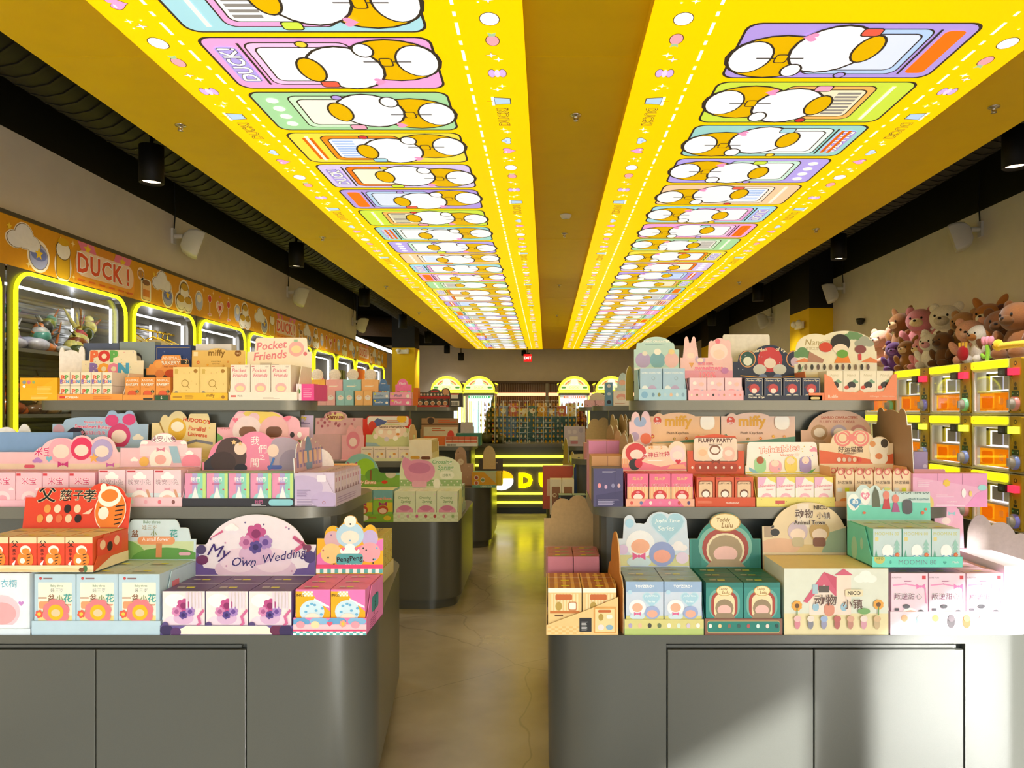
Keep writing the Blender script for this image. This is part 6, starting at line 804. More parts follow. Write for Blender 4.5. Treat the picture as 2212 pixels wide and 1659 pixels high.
# ============ second left island
y = Y2 + .01; z = ZC1
disp(716, 850, 1058, 1128, 980, y, 3, z=z, D=.2, ny=2, box='8cc452', top='e8d8a8', side='a8c8c0', art=[('r', 0, .72, 1, .28, '7fb8c0'), ('o', .2, .5, .3, .25, '9acc4a'), ('r', .55, .3, .45, .3, 'e8c83a'), ('t', .5, .72, .14, 'Lovely Emma', 'e0604a', {'halo': 'fbf0e0', 'w': .86, 'b': .02, 'i': .2}), ('w', .5, .55, .2, 'b0407a'), ('o', .5, .36, .27, .22, 'c8563a'), ('o', .5, .33, .19, .14, 'f6d4b8'), ('r', 0, 0, 1, .14, '6a9a4a')], tray='8ab83f', lip=.05, lipart=[('o', .1, .6, .06, .04, 'd8563a'), ('o', .5, .5, .1, .05, 'f0ead8'), ('t', .66, .6, .3, 'Emma', 'c8503a', {'w': .2}), ('o', .9, .5, .06, .04, 'e8c83a')], hdr=(.42, [('e', .34, .3, .32, .7)]), hcol='8fc7c4', hart=[('r', 0, 0, 1, .35, '7fb04a'), ('o', .42, .6, .16, .14, '9ccf3a'), ('o', .62, .35, .2, .12, '6aa048'), ('r', .5, .2, .03, .3, '8a5a3a'), ('o', .2, .45, .14, .15, 'e8c89a'), ('o', .2, .4, .09, .08, 'f3d0b0'), ('w', .2, .66, .08, 'b0407a'), ('o', .85, .4, .09, .08, 'cfc8b8'), ('t', .4, .12, .13, 'Lovely Emma', 'fbeee0', {'halo': 'e0604a', 'w': .5, 'b': .02, 'i': .2}), ('o', .75, .14, .05, .03, 'd8402a')], td='green garden tray with domed tree header on the second island', bd='green box with red script in the garden tray')
disp(850, 990, 1061, 1128, 985, y, 3, z=z, D=.2, ny=2, box='e6efd2', top='e8ecd4', side='dfe8c8', art=[('t', .45, .78, .1, 'Crossing', '8fae78', {'w': .62, 'b': .02, 'i': .2}), ('t', .55, .65, .12, 'Spring', '8fae78', {'w': .56, 'b': .02, 'i': .2}), ('o', .5, .34, .42, .26, 'eba4c4'), ('o', .5, .44, .3, .13, 'd884ac'), ('d', 5, 2, 'f6dcea', .03)], tray='e3eccd', lip=.062, lipart=[('k', 0, .1, 1, .8, 18, 4, 'e6efd2', 'dbe6c2')] + S3(.6, ['e8d8c8', 'd8a8b8', 'd86a9a', 'c05a6a', 'b84a4a', 'd8a0a0', '9ab87a'], 7, .022), hdr=(.5, [('e', .3, .5, .27, .4), ('e', .1, .62, .09, .36), ('e', .68, .7, .26, .28), ('e', .85, .66, .12, .2)]), hcol='e6eed2', hart=[('r', 0, .06, 1, .2, '9cbf84')] + [('o', .03 + .05 * i, .2 - .1 * (i % 2), .012, .012, 'f4f8ea') for i in range(20)] + [('o', .12, .76, .08, .14, 'e59ac2'), ('o', .32, .52, .25, .2, 'e59ac2'), ('o', .32, .62, .18, .09, 'd07fb0'), ('R', .2, .02, .24, .2, .04, 'eab0cc'), ('o', .6, .14, .06, .08, 'f6f6ee'), ('t', .68, .8, .16, 'Crossing', '8fbf88', {'halo': 'fff', 'w': .4, 'b': .03, 'i': .2}), ('t', .74, .62, .18, 'Spring', '8fbf88', {'halo': 'fff', 'w': .4, 'b': .03, 'i': .2}), ('o', .76, .4, .12, .07, 'f3f6e8'), ('t', .76, .4, .09, '过春天', '7a9a6a', {'w': .14})], td='pale green tray with pink cat-eared header and green script', bd='pale green box with pink shape in the cat-eared tray')
sided(-.60, 4.9, 5.5, z, .19, z + .2, 6, .14, 1, box='8aa8cc', top='b8c8d8', art=[('o', .5, .4, .3, .3, 'e8e0d0'), ('r', .1, .8, .8, .12, '5a7ab0')], tray='a8bcd0', lip=.06, td='grey-blue tray facing the aisle on the second island', bd='grey-blue box facing the aisle on the second island')
z = ZM; y = Y2 + .295
disp(778, 888, 966, 997, 914, y, 4, z=z, D=.16, box='efe0d4', top='e8dcc8', art=[('o', .5, .45, .3, .25, 'f3e8c8'), ('o', .35, .3, .1, .1, 'b8a8c0'), ('o', .7, .5, .12, .1, 'e0a050'), ('t', .5, .85, .1, 'Sanrio characters', '8a6a50', {'w': .8})], tray='dfe0b8', lip=.02, hdr=(.5, [('e', .5, .6, .36, .38), ('e', .8, .55, .12, .25)]), hcol='c9cf9a', hart=[('o', .5, .7, .32, .18, 'efd6c6'), ('t', .52, .84, .13, 'Sanrio characters', '6a4a3a', {'w': .5, 'b': .02}), ('m', .36, .7, .34, .04, 1, '8a6a50')] + [('o', x_, y_, .05, .05, c_) for x_, y_, c_ in ((.3, .62, 'f3efe6'), (.48, .6, 'f0e8d8'), (.65, .66, 'f6f2ec'), (.8, .5, 'ece4d0'), (.2, .42, 'f0e0d8'), (.42, .3, 'd0c8d8'), (.6, .34, 'f4f0e8'), (.92, .3, 'b8c098'))] + [('o', .65, .52, .035, .025, 'e09040'), ('p', [(0, 0), (.3, 0), (.2, .14), (0, .16)], '9ab8c8')], td='olive and cream picnic tray on the second island shelf', bd='cream box in the picnic tray on the second island')
sided(-.79, Y2 + .29, Y2 + .6, z, .15, z + .26, 3, .16, 1, box='f1e3c0', top='e8d8b0', side='f3e8d0', art=[('R', .1, .1, .8, .8, .05, 'e0c890')], tray='f0e2c4', lip=.06, hdr=(.5, [('e', .5, .5, .4, .45)]), hcol='d8b890', hback='efecec', sideart=[('p', [(0, 0), (1, 0), (0, .85)], 'f3ead4'), ('R', .06, .1, .4, .14, .06, 'e0a83a'), ('R', .52, .08, .4, .14, .06, '7a4a30')], td='cream biscuit tray facing the aisle on the second island', bd='cream biscuit box facing the aisle on the second island')
for i, (a, b_, y0_, y1_, base, humps, c, art, lb) in enumerate(((680, 783, 925, 888, .6, [('e', .42, .7, .24, .3)], 'e0b4bc', [('o', .42, .65, .2, .09, 'f0dca0'), ('t', .42, .66, .3, 'Samuel', '8a3a2a', {'w': .36, 'b': .03}), ('d', 22, 4, ['b05a70', 'c88090'], .03)], 'dusty pink header tray with cream name plaque'), (782, 888, 930, 898, .8, [('b', .08, .96, .98)], 'd83a2e', [('R', .1, .3, .84, .66, .05, 'e9e6e2'), ('p', [(.14, .3), (.3, .85), (.5, .6), (.4, .3)], '5a6aa8'), ('o', .2, .3, .08, .1, 'd84a3a'), ('m', .5, .55, .4, .2, 2, 'c87a3a'), ('o', .8, .8, .1, .08, 'f0c030')], 'red header tray with white and blue aeroplane picture'), (738, 786, 992, 918, .7, [('e', .4, .7, .2, .3), ('e', .75, .7, .2, .28)], 'efb0bc', [('o', .5, .55, .3, .4, 'e88aa0'), ('o', .5, .5, .18, .2, 'f8dcd8')], 'pink long-eared card on the second island'))):
    header_only(a, b_, y0_, y1_, Y2 + .5 if i < 2 else Y2 + .4, ZM, base, humps, c, art, lb, D=.04)
z = ZT; y = Y2 + .54
SPEC = [(655, 684, 'f3c050', 'yellow'), (686, 724, 'f0b8b8', 'pink'), (726, 764, '9cd0d8', 'aqua'), (766, 804, 'f3c080', 'apricot')]
for a, b_, c, nm in SPEC:
    n = 2 if b_ - a > 35 else 1; w_ = (b_ - a) / n
    for i in range(n): plain_box('blind_box', wx(a + i * w_, y) + .001, wx(a + (i + 1) * w_, y) - .001, y, y + .09, ZT, wz(844, y), c, [('o', .5, .52, .34, .3, 'f3ece8'), ('o', .5, .62, .12, .06, 'e890a0')], nm + ' square box with white round print on second island top', 'box', group=nm + ' boxes on the second island')
for a, b_, c, nm in ((665, 702, 'f3bc58', 'yellow'), (704, 740, 'efb4b6', 'pink'), (741, 780, '98cdd8', 'aqua'), (781, 817, 'f2bc80', 'apricot')):
    Yq = y + .1; H = wz(820, Yq) - ZT; r = obj('stand_card', None, loc=((wx(a, Yq) + wx(b_, Yq)) / 2, Yq, ZT)); W_ = wx(b_, Yq) - wx(a, Yq)
    b = MB(); b.box(-W_ / 2, W_ / 2, 0, .05, 0, H, c); draw(b, [('m', .2, .72, .6, .1, 1, 'f6ece0')] + [('o', .2 + .2 * i, .52, .06, .07, ['f6ece4', 'c88a7a', '6a5a5a', 'e8d8a0'][i]) for i in range(4)] + [('d', 10, 3, 'f8f0e8', .012)], (-W_ / 2, 0, 0), (1, 0, 0), (0, 0, 1), (0, -1, 0), W_, H); b.build('panel', 'card', r)
    b = MB(); b.ball((0, .02, H + .035), (.045, .02, .045), 'f1e8e0', 14, 8); b.ball((0, .02, H - .005), (.035, .02, .03), 'f1e8e0', 12, 6); b.build('topper', 'plush', r)
    tag(r, nm + ' stand card with a white rounded topper on second island', 'display card')
for a, b_, c, nm in ((805, 841, '5f86c0', 'blue'), (842, 888, 'ee82b8', 'hot pink')):
    Yq = y; W0, W1 = wx(a, Yq), wx(b_, Yq)
    for k in range(2): plain_box('blind_box', W0 + .001, W1 - .001, y, y + .09, ZT + k * .048, ZT + k * .048 + .046, [c, 'a8bcdc'][k] if nm == 'blue' else [c, 'f6a8cc'][k], [('t', .4, .5, .4, 'Leather' if nm == 'blue' else 'Plush', 'f6f6fa' if k == 0 else '4a6aa0', {'w': .5, 'i': .2}), ('o', .85, .4, .08, .08, 'f6f2ee'), ('r', .08, .6, .1, .25, 'e8e03a')], nm + ' flat box stacked under the arched card', 'box', group=nm + ' flat boxes on second island')
    back_card('stand_card', wx(a + 12, y + .12), wx(b_ + 1, y + .12), y + .12, ZT, wz(818, y + .12) - ZT, .78, [('e', .45, .7, .35, .3)], c, nm + ' arched card with grid of small pictures', front=c, art=[('R', .1 + .22 * (i % 4), .1 + .16 * (i // 4), .18, .12, .02, ['e8c0a0', 'a8d0d8', 'f0e0e8', 'd88a90', 'c8d8a8'][i % 5]) for i in range(12)] + [('t', .45, .82, .12, 'Leather' if nm == 'blue' else 'Plush', 'fff', {'w': .4, 'i': .2})])
# ============ third left island
y = Y3 + .54
for a, b_, y0_, c, art, lb in ((893, 903, 838, 'e8782a', [], 'small orange box beside the dark red tray'), (972, 998, 850, '3a3838', [('r', .08, .62, .6, .3, 'e8e4e0'), ('r', .08, .1, .7, .35, 'd8d8d8'), ('g', .1, .12, .6, .25, 7, '3a3838'), ('r', .05, .9, .7, .1, 'c8303a')], 'black and white barcode box on the third island top')): plain_box('display_box', wx(a, y), wx(b_, y), y, y + .12, ZT, wz(y0_, y), c, art, lb)
disp(900, 969, 861, 883, 838, y, 5, z=ZT, D=.14, box='4a4640', art=[('o', .5, .45, .36, .36, 'efe6da'), ('o', .5, .42, .3, .28, 'c88a62'), ('r', .2, .82, .4, .1, 'd83a3a')], tray='b8342e', lip=.018, lipart=[('r', .72, .3, .2, .4, 'f0e8e0')], hdr=(.62, [('e', .5, .6, .2, .3), ('e', .85, .6, .14, .4)]), hcol='5a554c', hart=[('r', 0, 0, 1, .25, 'c0302c')] + S3(.4, ['f0e6da', 'd8b090', 'e8d8c8'], 9, .03) + [('o', .85, .62, .1, .1, 'd8a07a'), ('R', .38, .62, .24, .14, .03, 'd04040')], td='dark red tray with brown round header on the third island', bd='dark brown box with tan round print in the dark red tray', topart=None)
for i, (a, b_, y0_, y1_, base, humps, c, art, lb) in enumerate(((910, 990, 918, 900, .8, [('e', .25, .8, .1, .2)], 'b08a68', [('m', .45, .3, .5, .4, 2, 'd8603a'), ('o', .25, .5, .09, .09, '4a3a38'), ('r', 0, 0, 1, .15, '5a3a24')], 'brown header card with orange lettering on third island'), (915, 988, 962, 918, .9, [], 'd8cdb8', [('m', .25, .7, .4, .2, 2, 'c8603a'), ('r', 0, .0, 1, .45, 'e0763a'), ('o', .8, .5, .1, .14, 'd8483a'), ('o', .8, .3, .08, .08, 'f0ece4')], 'orange and cream header card on third island'))): header_only(a, b_, y0_, y1_, Y3 + .42 + .1 * (1 - i), ZM, base, humps, c, art, lb, D=.06)
back_card('header_card', wx(995, 7.5), wx(1024, 7.5), 7.5, ZM, wz(911, 7.5) - ZM, .8, [('b', .0, .92, .98)], 'c4bcc4', 'grey cut-corner card back on the third island')
plain_box('display_box', wx(985, 7.42), wx(1038, 7.42), 7.42, 7.6, ZM, wz(936, 7.42), '2f7a6c', [('m', .1, .7, .3, .1, 1, 'a8d8c8')], 'teal green box at the aisle end of third island')
disp(962, 1031, 943, 965, 940, Y3 + .3, 5, z=ZM, D=.1, box='d86a4a', art=[('r', 0, .5, 1, .1, 'f3e6dc')], tray='e3e0e4', lip=.035, lipart=[('g', .05, .1, .3, .5, 9, '3a3a3a')], td='white tray with barcode holding red boxes', bd='red box in the white barcode tray')
y = Y3 + .01
header_only(966, 1023, 1050, 966, Y3 + .2, ZC1, .58, [('e', .5, .75, .22, .25)], 'c09a84', [('o', .5, .66, .2, .24, 'b8937a'), ('o', .5, .62, .12, .12, 'e8d4c0'), ('d', 20, 4, ['8a6a58', 'd8b8a0'], .03)], 'brown card with a round top on the third island counter')
disp(1030, 1084, 1020, 1052, 985, Y3 + .2, 2, z=ZC1, D=.2, box='e8d02a', top='d8b830', side='e0c81c', tray='ecd41c', lip=.06, hdr=(.8, []), hcol='4a3f30', hart=[('m', .2, .5, .6, .3, 2, 'c8b8a0')], hback='4a3f30', td='bright yellow tray with dark header beside the lit counter', bd='yellow carton in the bright yellow tray')
back_card('header_card', wx(1042, 7.3), wx(1070, 7.3), 7.35, ZC1 + .15, .23, .4, [('e', .5, .5, .5, .5)], 'cbb48c', 'round kraft card back standing in the yellow tray')
plain_box('display_box', wx(1020, y), wx(1071, y), y, y + .16, ZC1, wz(1020, y), 'e6a81e', [('p', [(.5, 1), (1, 1), (1, .3)], 'c8c490'), ('r', 0, 0, 1, .16, '6fa898'), ('t', .6, .08, .1, 'RAINY DAY', 'f3f0e0', {'w': .5, 'b': .02}), ('o', .18, .65, .1, .1, 'f0e0d0'), ('o', .18, .65, .07, .07, 'a84a3a'), ('o', .45, .5, .1, .1, 'f0e8d8'), ('o', .45, .5, .07, .07, '7a9a5a'), ('o', .18, .3, .1, .1, 'f0e0d0'), ('o', .18, .3, .07, .07, 'c8603a')], 'orange and green box lettered in white at the third island corner', 'box', top='8ab0a0')
# ============ second and third right islands
y = Y2 + .74
plain_box('display_box', wx(1325, y), wx(1360, y), y, y + .12, ZT, wz(845, y), 'f3ece8', [('o', .5, .6, .3, .2, 'efb0a8'), ('o', .5, .5, .2, .1, 'f6ded0'), ('m', .1, .1, .7, .12, 1, 'c88a7a')], 'white box with coral print on the second right island')
back_card('header_card', wx(1330, y + .1), wx(1360, y + .1), y + .13, ZT, wz(805, y + .1) - ZT, .55, [('e', .55, .6, .4, .4)], 'c4dbe4', 'pale blue domed card above the white coral box', art=[('o', .5, .7, .25, .2, 'f0c0b0')])
plain_box('display_box', wx(1308, y), wx(1324, y), y + .02, y + .1, ZT, wz(826, y), '6a9ac4', [('o', .5, .85, .25, .25, 'e8e4e8'), ('o', .5, .5, .25, .2, 'c8dcec'), ('o', .5, .15, .3, .25, '2a2a40')], 'tall narrow blue box on the second right island')
y = Y3 + .54
for i in range(2): plain_box('display_box', wx(1263 + 23 * i, y), wx(1285 + 23 * i, y), y, y + .1, ZT, wz(865, y), 'e8b8cc', [('d', 8, 2, ['7a4a5a', 'f6e0e8'], .04)], 'small rose patterned box on the third right island', group='rose boxes on the third right island')
back_card('header_card', wx(1264, 7.68), wx(1308, 7.68), 7.68, ZT, wz(848, 7.68) - ZT, .5, [('e', .6, .5, .4, .5)], 'd6d2cc', 'pale grey domed card back on the third right island')
y = Y2 + .55
back_card('header_card', wx(1265, 5.7), wx(1320, 5.7), 5.7, ZM, wz(902, 5.7) - ZM, .7, [('e', .35, .75, .25, .22), ('e', .7, .78, .25, .22)], 'c9b184', 'large kraft double-domed card back on the second right island', art=[('l', [(.1, .3), (.4, .3)], .015, 'a88a5a'), ('m', .2, .05, .6, .1, 1, 'b88a6a')])
b = MB(); plain_box('display_box', wx(1330, 5.6), wx(1352, 5.6), 5.6, 5.66, ZM, wz(905, 5.6), '2f5a2a', [], 'dark green card box between the kraft cards')
for k, (px, Yq) in enumerate(((1325, 5.5), (1344, 5.45), (1352, 5.42))): back_card('header_card', wx(px, Yq) - .12, wx(px, Yq) + .12, Yq, ZM, wz(895, Yq) - ZM, .6, [('e', .4, .7, .25, .3), ('e', .75, .7, .2, .2)], ['c4ac80', 'b89c70', 'a88a5c'][k], ['pale kraft card turned edge-on by the green box', 'kraft card turned edge-on on the second right island', 'darker kraft card turned edge-on on the second right island'][k], rz=-pi / 2 + .22)
y = Y2 + .49
for i, (a, b_, c) in enumerate(((1262, 1298, 'd8909a'), (1299, 1350, 'e49ac6'))): plain_box('carton', wx(a, y), wx(b_, y), y, y + .14, ZM, wz(957, y), c, [('r', .45, .4, .02, .6, 'b86a8a'), ('p', [(0, 0), (1, .4), (1, 0)], 'efa8d0')], ['salmon pink carton on the second right island', 'orchid carton with slanted front on the second right island'][i], 'box', top='e8b8d0')
plain_box('display_box', wx(1219, 7.3), wx(1264, 7.3), 7.3, 7.45, ZM, wz(921, 7.3), 'd0c6e0', [('R', .25, .3, .4, .2, .03, 'f3ecf0'), ('R', .3, .12, .35, .15, .03, 'c88aa0'), ('o', .25, .72, .1, .1, 'e0d8ec'), ('o', .5, .72, .1, .1, 'e0d8ec'), ('o', .8, .8, .1, .12, 'b8aed0')], 'lavender box with rose house print on the third right island')
# counters of the second and third right islands
y = Y2 + .22
for i, (a, b_, yt, Yq, c, art, lb) in enumerate(((1172, 1238, 1007, 5.5, 'c8573a', [('g', .1, .3, .8, .4, 4, 'e8c0a0'), ('p', [(.4, 0), (1, .8), (1, 0)], 'b8c0a0')], 'rust red box with pale bottle print on the second right island'), (1188, 1213, 1036, 5.2, 'ece2cc', [('R', .15, .1, .7, .7, .05, '9a6a4a'), ('O', .4, .55, .18, .07, 'e8d8b0')], 'cream box with brown round print, aisle side'), (1214, 1240, 1036, 5.2, 'ece2cc', [('R', .15, .1, .7, .7, .05, '9a6a4a'), ('o', .55, .4, .2, .15, 'd8b878')], 'cream box with brown square print beside it'))): plain_box('display_box', wx(a, Yq), wx(b_, Yq), Yq, Yq + .14, ZC1, wz(yt, Yq), c, art, lb, top='e0dcc4')
for i in range(2): plain_box('display_box', wx(1207 + 30 * i, 5.06), wx(1236 + 30 * i, 5.06), 5.06, 5.19, ZC1, wz(1070, 5.06), '2e2a28', [('d', 14, i, ['e86a4a', 'f0c84a', 'e8e4dc', '6aa0a0'], .07)], 'small teal-topped dark patterned box at the second right island edge', group='teal-topped dark boxes', top='9fb8a8')
header_only(1240, 1270, 1060, 988, 5.45, ZC1, .7, [('e', .35, .7, .25, .3)], '23407f', [('o', .4, .85, .14, .14, 'd8d8e4'), ('R', .2, .3, .6, .35, .03, '34549a'), ('o', .5, .45, .15, .15, 'c8d0e8'), ('d', 10, 3, 'dfe6f6', .03)], 'navy card with white dots on the second right island')
for k, (px, Yq, c) in enumerate(((1222, 6.2, 'b9a24a'), (1236, 5.95, 'c4ab50'))): back_card('header_card', wx(px, Yq) - .12, wx(px, Yq) + .12, Yq, ZC1, .5 - .1 * k, .6, [('e', .5, .6, .4, .4)], c, ['tall golden kraft card edge on the second right island', 'shorter golden kraft card edge on the second right island'][k], rz=-pi / 2 + .2)  # two golden yellow kraft cards standing edge-on
# ------------------------------------------------------------------ capsule machines along the right wall
XG = 3.2; KW, KH = .605, .4
cols_y = [7.42, 6.79, 6.18, 5.57, 4.965]
KN = ['f0a0a0', '8fe0b8', '8a8af0', 'a8c8f8', '9ae8d0', '8aa0f0']
def capsule_machine(y_far, w, z0, k, label):
    r = obj('capsule_machine', None, loc=(XG, y_far, z0), rz=-pi / 2); tag(r, label, 'capsule machine')
    X = lambda f: f * w; Z = lambda f: f * KH
    def frame(x0, x1, za, zb, y0, y1, col, name, mat, art=(), bev=.012):
        b = MB(); pts = rrect2(x0, x1, za, zb, bev, 3); b.card(pts, (0, y0, 0), (1, 0, 0), (0, 0, 1), (0, -1, 0), y1 - y0, col); draw(b, art, (x0, y0, za), (1, 0, 0), (0, 0, 1), (0, -1, 0), x1 - x0, zb - za); return b.build(name, mat, r)
    b = MB(); c = 'cbc5ae'
    b.box(X(.0) + .003, X(.06), 0, .5, .003, KH - .003, c); b.box(X(.75), w - .003, .012, .5, .003, KH - .003, c); b.box(X(.06), X(.75), 0, .5, Z(.80), KH - .003, c); b.box(X(.06), X(.75), 0, .5, .003, Z(.05), c); b.box(X(.06), X(.75), .24, .5, Z(.05), Z(.8), 'e8e6ea'); b.build('body', 'plastic', r)
    frame(X(.02), X(.73), Z(.84), Z(.975), -.012, .004, 'f6ee18', 'title_strip', 'lit', [('p', [(.05, .3), (.1, .3), (.075, .7)], 'e08a18'), ('m', .16, .45, .45, .12, 1, 'e6d010'), ('t', .85, .48, .5, 'DUCK!', 'e8c40a', {'w': .2, 'b': .02})])
    cp = frame(X(.77), X(.985), Z(.04), Z(.985), -.008, .016, 'b8941a', 'control_panel', 'plastic', [('o', .5, .9, .12, .12, '2a2418'), ('o', .5, .9, .07, .07, 'c8a83a'), ('o', .5, .52, .1, .12, '5a4a20'), ('r', .35, .42, .3, .05, '2a2a20'), ('R', .18, .3, .64, .1, .05, '2f4a2a'), ('o', .3, .35, .04, .04, '8ae08a'), ('o', .7, .35, .04, .04, 'e8e8c8'), ('l', [(.1, .66), (.3, .6), (.2, .5)], .03, 'e0d028'), ('o', .1, .05, .04, .04, '3a3018'), ('o', .9, .05, .04, .04, '3a3018')])
    # lit window: glowing back, frames inside, orange capsule tray
    b = MB(); b.box(X(.06), X(.75), .09, .1, Z(.05), Z(.8), 'f4f2fb'); b.build('lit_back', 'lit', r)
    b = MB()
    for x0, x1, za, zb in ((.12, .17, .44, .76), (.6, .64, .44, .76), (.12, .64, .72, .76)): b.box(X(x0), X(x1), .066, .078, Z(za), Z(zb), 'f3e23a')
    b.box(X(.2), X(.4), .08, .09, Z(.46), Z(.7), 'b9b6c0'); b.box(X(.42), X(.58), .084, .09, Z(.46), Z(.7), 'd6d3de'); b.build('inner_frame', 'plastic', r)
    b = MB(); b.box(X(.07), X(.74), .02, .088, Z(.40), Z(.43), 'f6d8d0'); b.build('capsule_shelf', 'plastic', r)
    b = MB(); b.poly([(X(.09), .03, Z(.08)), (X(.74), .03, Z(.08)), (X(.74), .03, Z(.40)), (X(.09), .03, Z(.40))], 'f9ac14'); draw(b, [('R', .06, .14, .34, .7, .05, 'f8b020'), ('r', .0, .05, .5, .08, 'f8c828'), ('g', .45, .02, .54, .96, 16, 'f0a424'), ('R', .6, .34, .12, .38, .03, 'f6f0f0'), ('t', .9, .55, .3, 'DU', 'ee8a10', {'w': .16})], (X(.09), .03, Z(.08)), (1, 0, 0), (0, 0, 1), (0, -1, 0), X(.65), Z(.32)); b.build('capsule_tray', 'backlit_plastic', r)
    b = MB()
    for x0, x1, za, zb in ((.05, .76, .78, .805), (.05, .76, .045, .07), (.05, .075, .05, .8), (.745, .76, .05, .8)): b.box(X(x0), X(x1), -.005, .012, Z(za), Z(zb), 'f0f0f4')
    b.build('window_frame', 'plastic', r)
    b = MB(); b.box(X(.06), X(.75), .004, .006, Z(.05), Z(.8), 'ffffff'); b.build('window_pane', 'glass', r)
    sc = frame(X(.69), X(.83), Z(.68), Z(.82), -.06, -.008, '1c1c20', 'screen', 'plastic', [('R', .15, .15, .7, .7, .05, '3a3c48'), ('m', .25, .3, .5, .4, 3, '6a6e80')], .008)
    b = MB(); b.box(X(.83), X(.955), -.045, -.008, Z(.69), Z(.81), 'e8304a' if k % 6 != 5 else 'd8e040'); b.build('reader', 'lit', sc)
    b = MB(); n = 18; cx, cz = X(.88), Z(.2)
    prof = [(.05, -.008), (.05, -.025), (.042, -.034), (.03, -.034), (.03, -.05), (0, -.052)]
    vv = [(cx + rr_ * cos(2 * pi * j / n), yy, cz + rr_ * sin(2 * pi * j / n)) for rr_, yy in prof for j in range(n)]
    b.mesh_(vv[:3 * n], [(i * n + j, i * n + (j + 1) % n, (i + 1) * n + (j + 1) % n, (i + 1) * n + j) for i in range(2) for j in range(n)], KN[k % 6], True); b.mesh_(vv[2 * n:], [(i * n + j, i * n + (j + 1) % n, (i + 1) * n + (j + 1) % n, (i + 1) * n + j) for i in range(3) for j in range(n)], 'c0bcb8', True); b.box(cx - .006, cx + .006, -.066, -.05, cz - .028, cz + .028, 'aaa6a2'); b.build('knob', 'plastic', cp)
k = 0
rown = ['bottom', 'middle', 'top']; coln = ['fourth from the plush dog end', 'below the brown and pink plush toys', 'below the fries plush', 'below the corgi plush']
for ci in range(4):
    for ri in range(3):
        kc = {0: 'blue', 1: 'green', 2: 'violet', 3: 'pale blue', 4: 'mint', 5: 'indigo'}[k % 6]
        capsule_machine(cols_y[ci], cols_y[ci] - cols_y[ci + 1], .47 + ri * KH, [2, 4, 1, 3, 5, 2, 0, 5, 1, 2, 5, 0][k], 'yellow-stripped capsule machine in the %s row, column %s' % (rown[ri], ['under the shelf-hidden plush', 'under the brown plush pile', 'under the capybara plush', 'under the tulip plush'][ci])); k += 1
b = MB(); b.box(XG + .02, XR - .01, 4.96, 7.42, 0, .47, '201e1b'); tag(b.build('machine_plinth', 'black'), 'low black plinth carrying the rows of capsule machines', 'plinth')
# plush toys piled on the machines
ZG = .47 + 3 * KH
PL = [  # px, py of head, depth offset, size, colours, kind, label
    (1905, 735, .2, .34, 'd9a48e', 'e0b8a4', 'bear', 'peach plush bear at the far end of the plush pile'), (1935, 775, .06, .27, '6a3f86', '8a5aa6', 'bear', 'purple plush toy half hidden at the far end'),
    (1950, 700, .3, .36, '8a5a2c', 'd9b98a', 'point', 'brown pointed-ear plush at the top of the pile'), (1962, 760, .05, .26, '9a6a34', 'e0c090', 'point', 'tan pointed-ear plush at the pile bottom'),
    (1990, 695, .36, .40, 'd98a94', 'e8d09a', 'bear', 'large rose pink plush with cream muzzle'), (1992, 765, .05, .24, 'e0949c', 'e8d09a', 'bear', 'small rose pink plush at the machine edge'),
    (2012, 752, .06, .28, 'f0eae4', 'e8a8b8', 'bear', 'white plush bear with pink front'), (2045, 690, .4, .42, 'efe6d8', 'd8cbb8', 'bear', 'big cream plush bear on top of the pile'),
    (2042, 765, .05, .27, '6f4a2c', '5a3a22', 'bear', 'dark brown plush capybara in front of the pile'), (2085, 700, .25, .33, 'b98a5c', '7a5434', 'bear', 'tan plush capybara with dark nose'),
    (2098, 735, .12, .33, 'eab09a', 'f0c0b0', 'bear', 'pink plush pig holding a red carton'), (2120, 745, .05, .27, 'f0ebe4', 'b8783c', 'flop', 'white and tan plush puppy at the machine edge'),
    (2140, 685, .34, .36, 'b06f32', 'f3ece2', 'point', 'tan and white plush corgi on top'), (2165, 725, .16, .36, '7a4c2a', '64401f', 'bear', 'brown plush capybara with yellow tag'),
    (2205, 720, .12, .38, '80522e', '64401f', 'bear', 'big brown plush capybara holding a yellow plush'), (2190, 690, .42, .36, '5a2f24', '703a2c', 'bear', 'dark maroon plush against the wall')]
for i, (px, py, dx, s, c1, c2, kd, lb) in enumerate(PL):
    Xp = XG + .16 + dx * .9; Yp = Xp * F / (px - VX); zc = wz(py, Yp)
    zb = max(ZG + .004, zc - .8 * s)
    blob_toy('plush_toy', (Xp, Yp, zb), s, c1, c2, lb, None, -pi / 2 + .5 + .3 * sin(i * 2.1), kd)
def tulip(px, py):
    X_ = XG + .08; Y_ = X_ * F / (px - VX); r = obj('plush_tulip', None, loc=(X_, Y_, ZG + .002), rz=-pi / 2 + .3)
    b = MB(); b.tube([(0, 0, 0), (.005, 0, .07), (0, 0, .12)], .016, '8fc83a', 8); b.build('stem', 'plush', r)
    for s in (-1, 1): b = MB(); b.ball((s * .04, 0, .04), (.03, .012, .016), '8fc83a', 10, 6, Matrix.Rotation(-s * .6, 3, 'Y')); b.build('leaf', 'plush', r)
    for dx in (-.03, 0, .03): b = MB(); b.ball((dx, 0, .15), (.022, .02, .036), 'f09ab4', 10, 8, Matrix.Rotation(dx * 8, 3, 'Y')); b.build('petal', 'plush', r)
    tag(r, 'pink plush tulip with green stem standing on the machines', 'plush toy')
tulip(2133, 760)
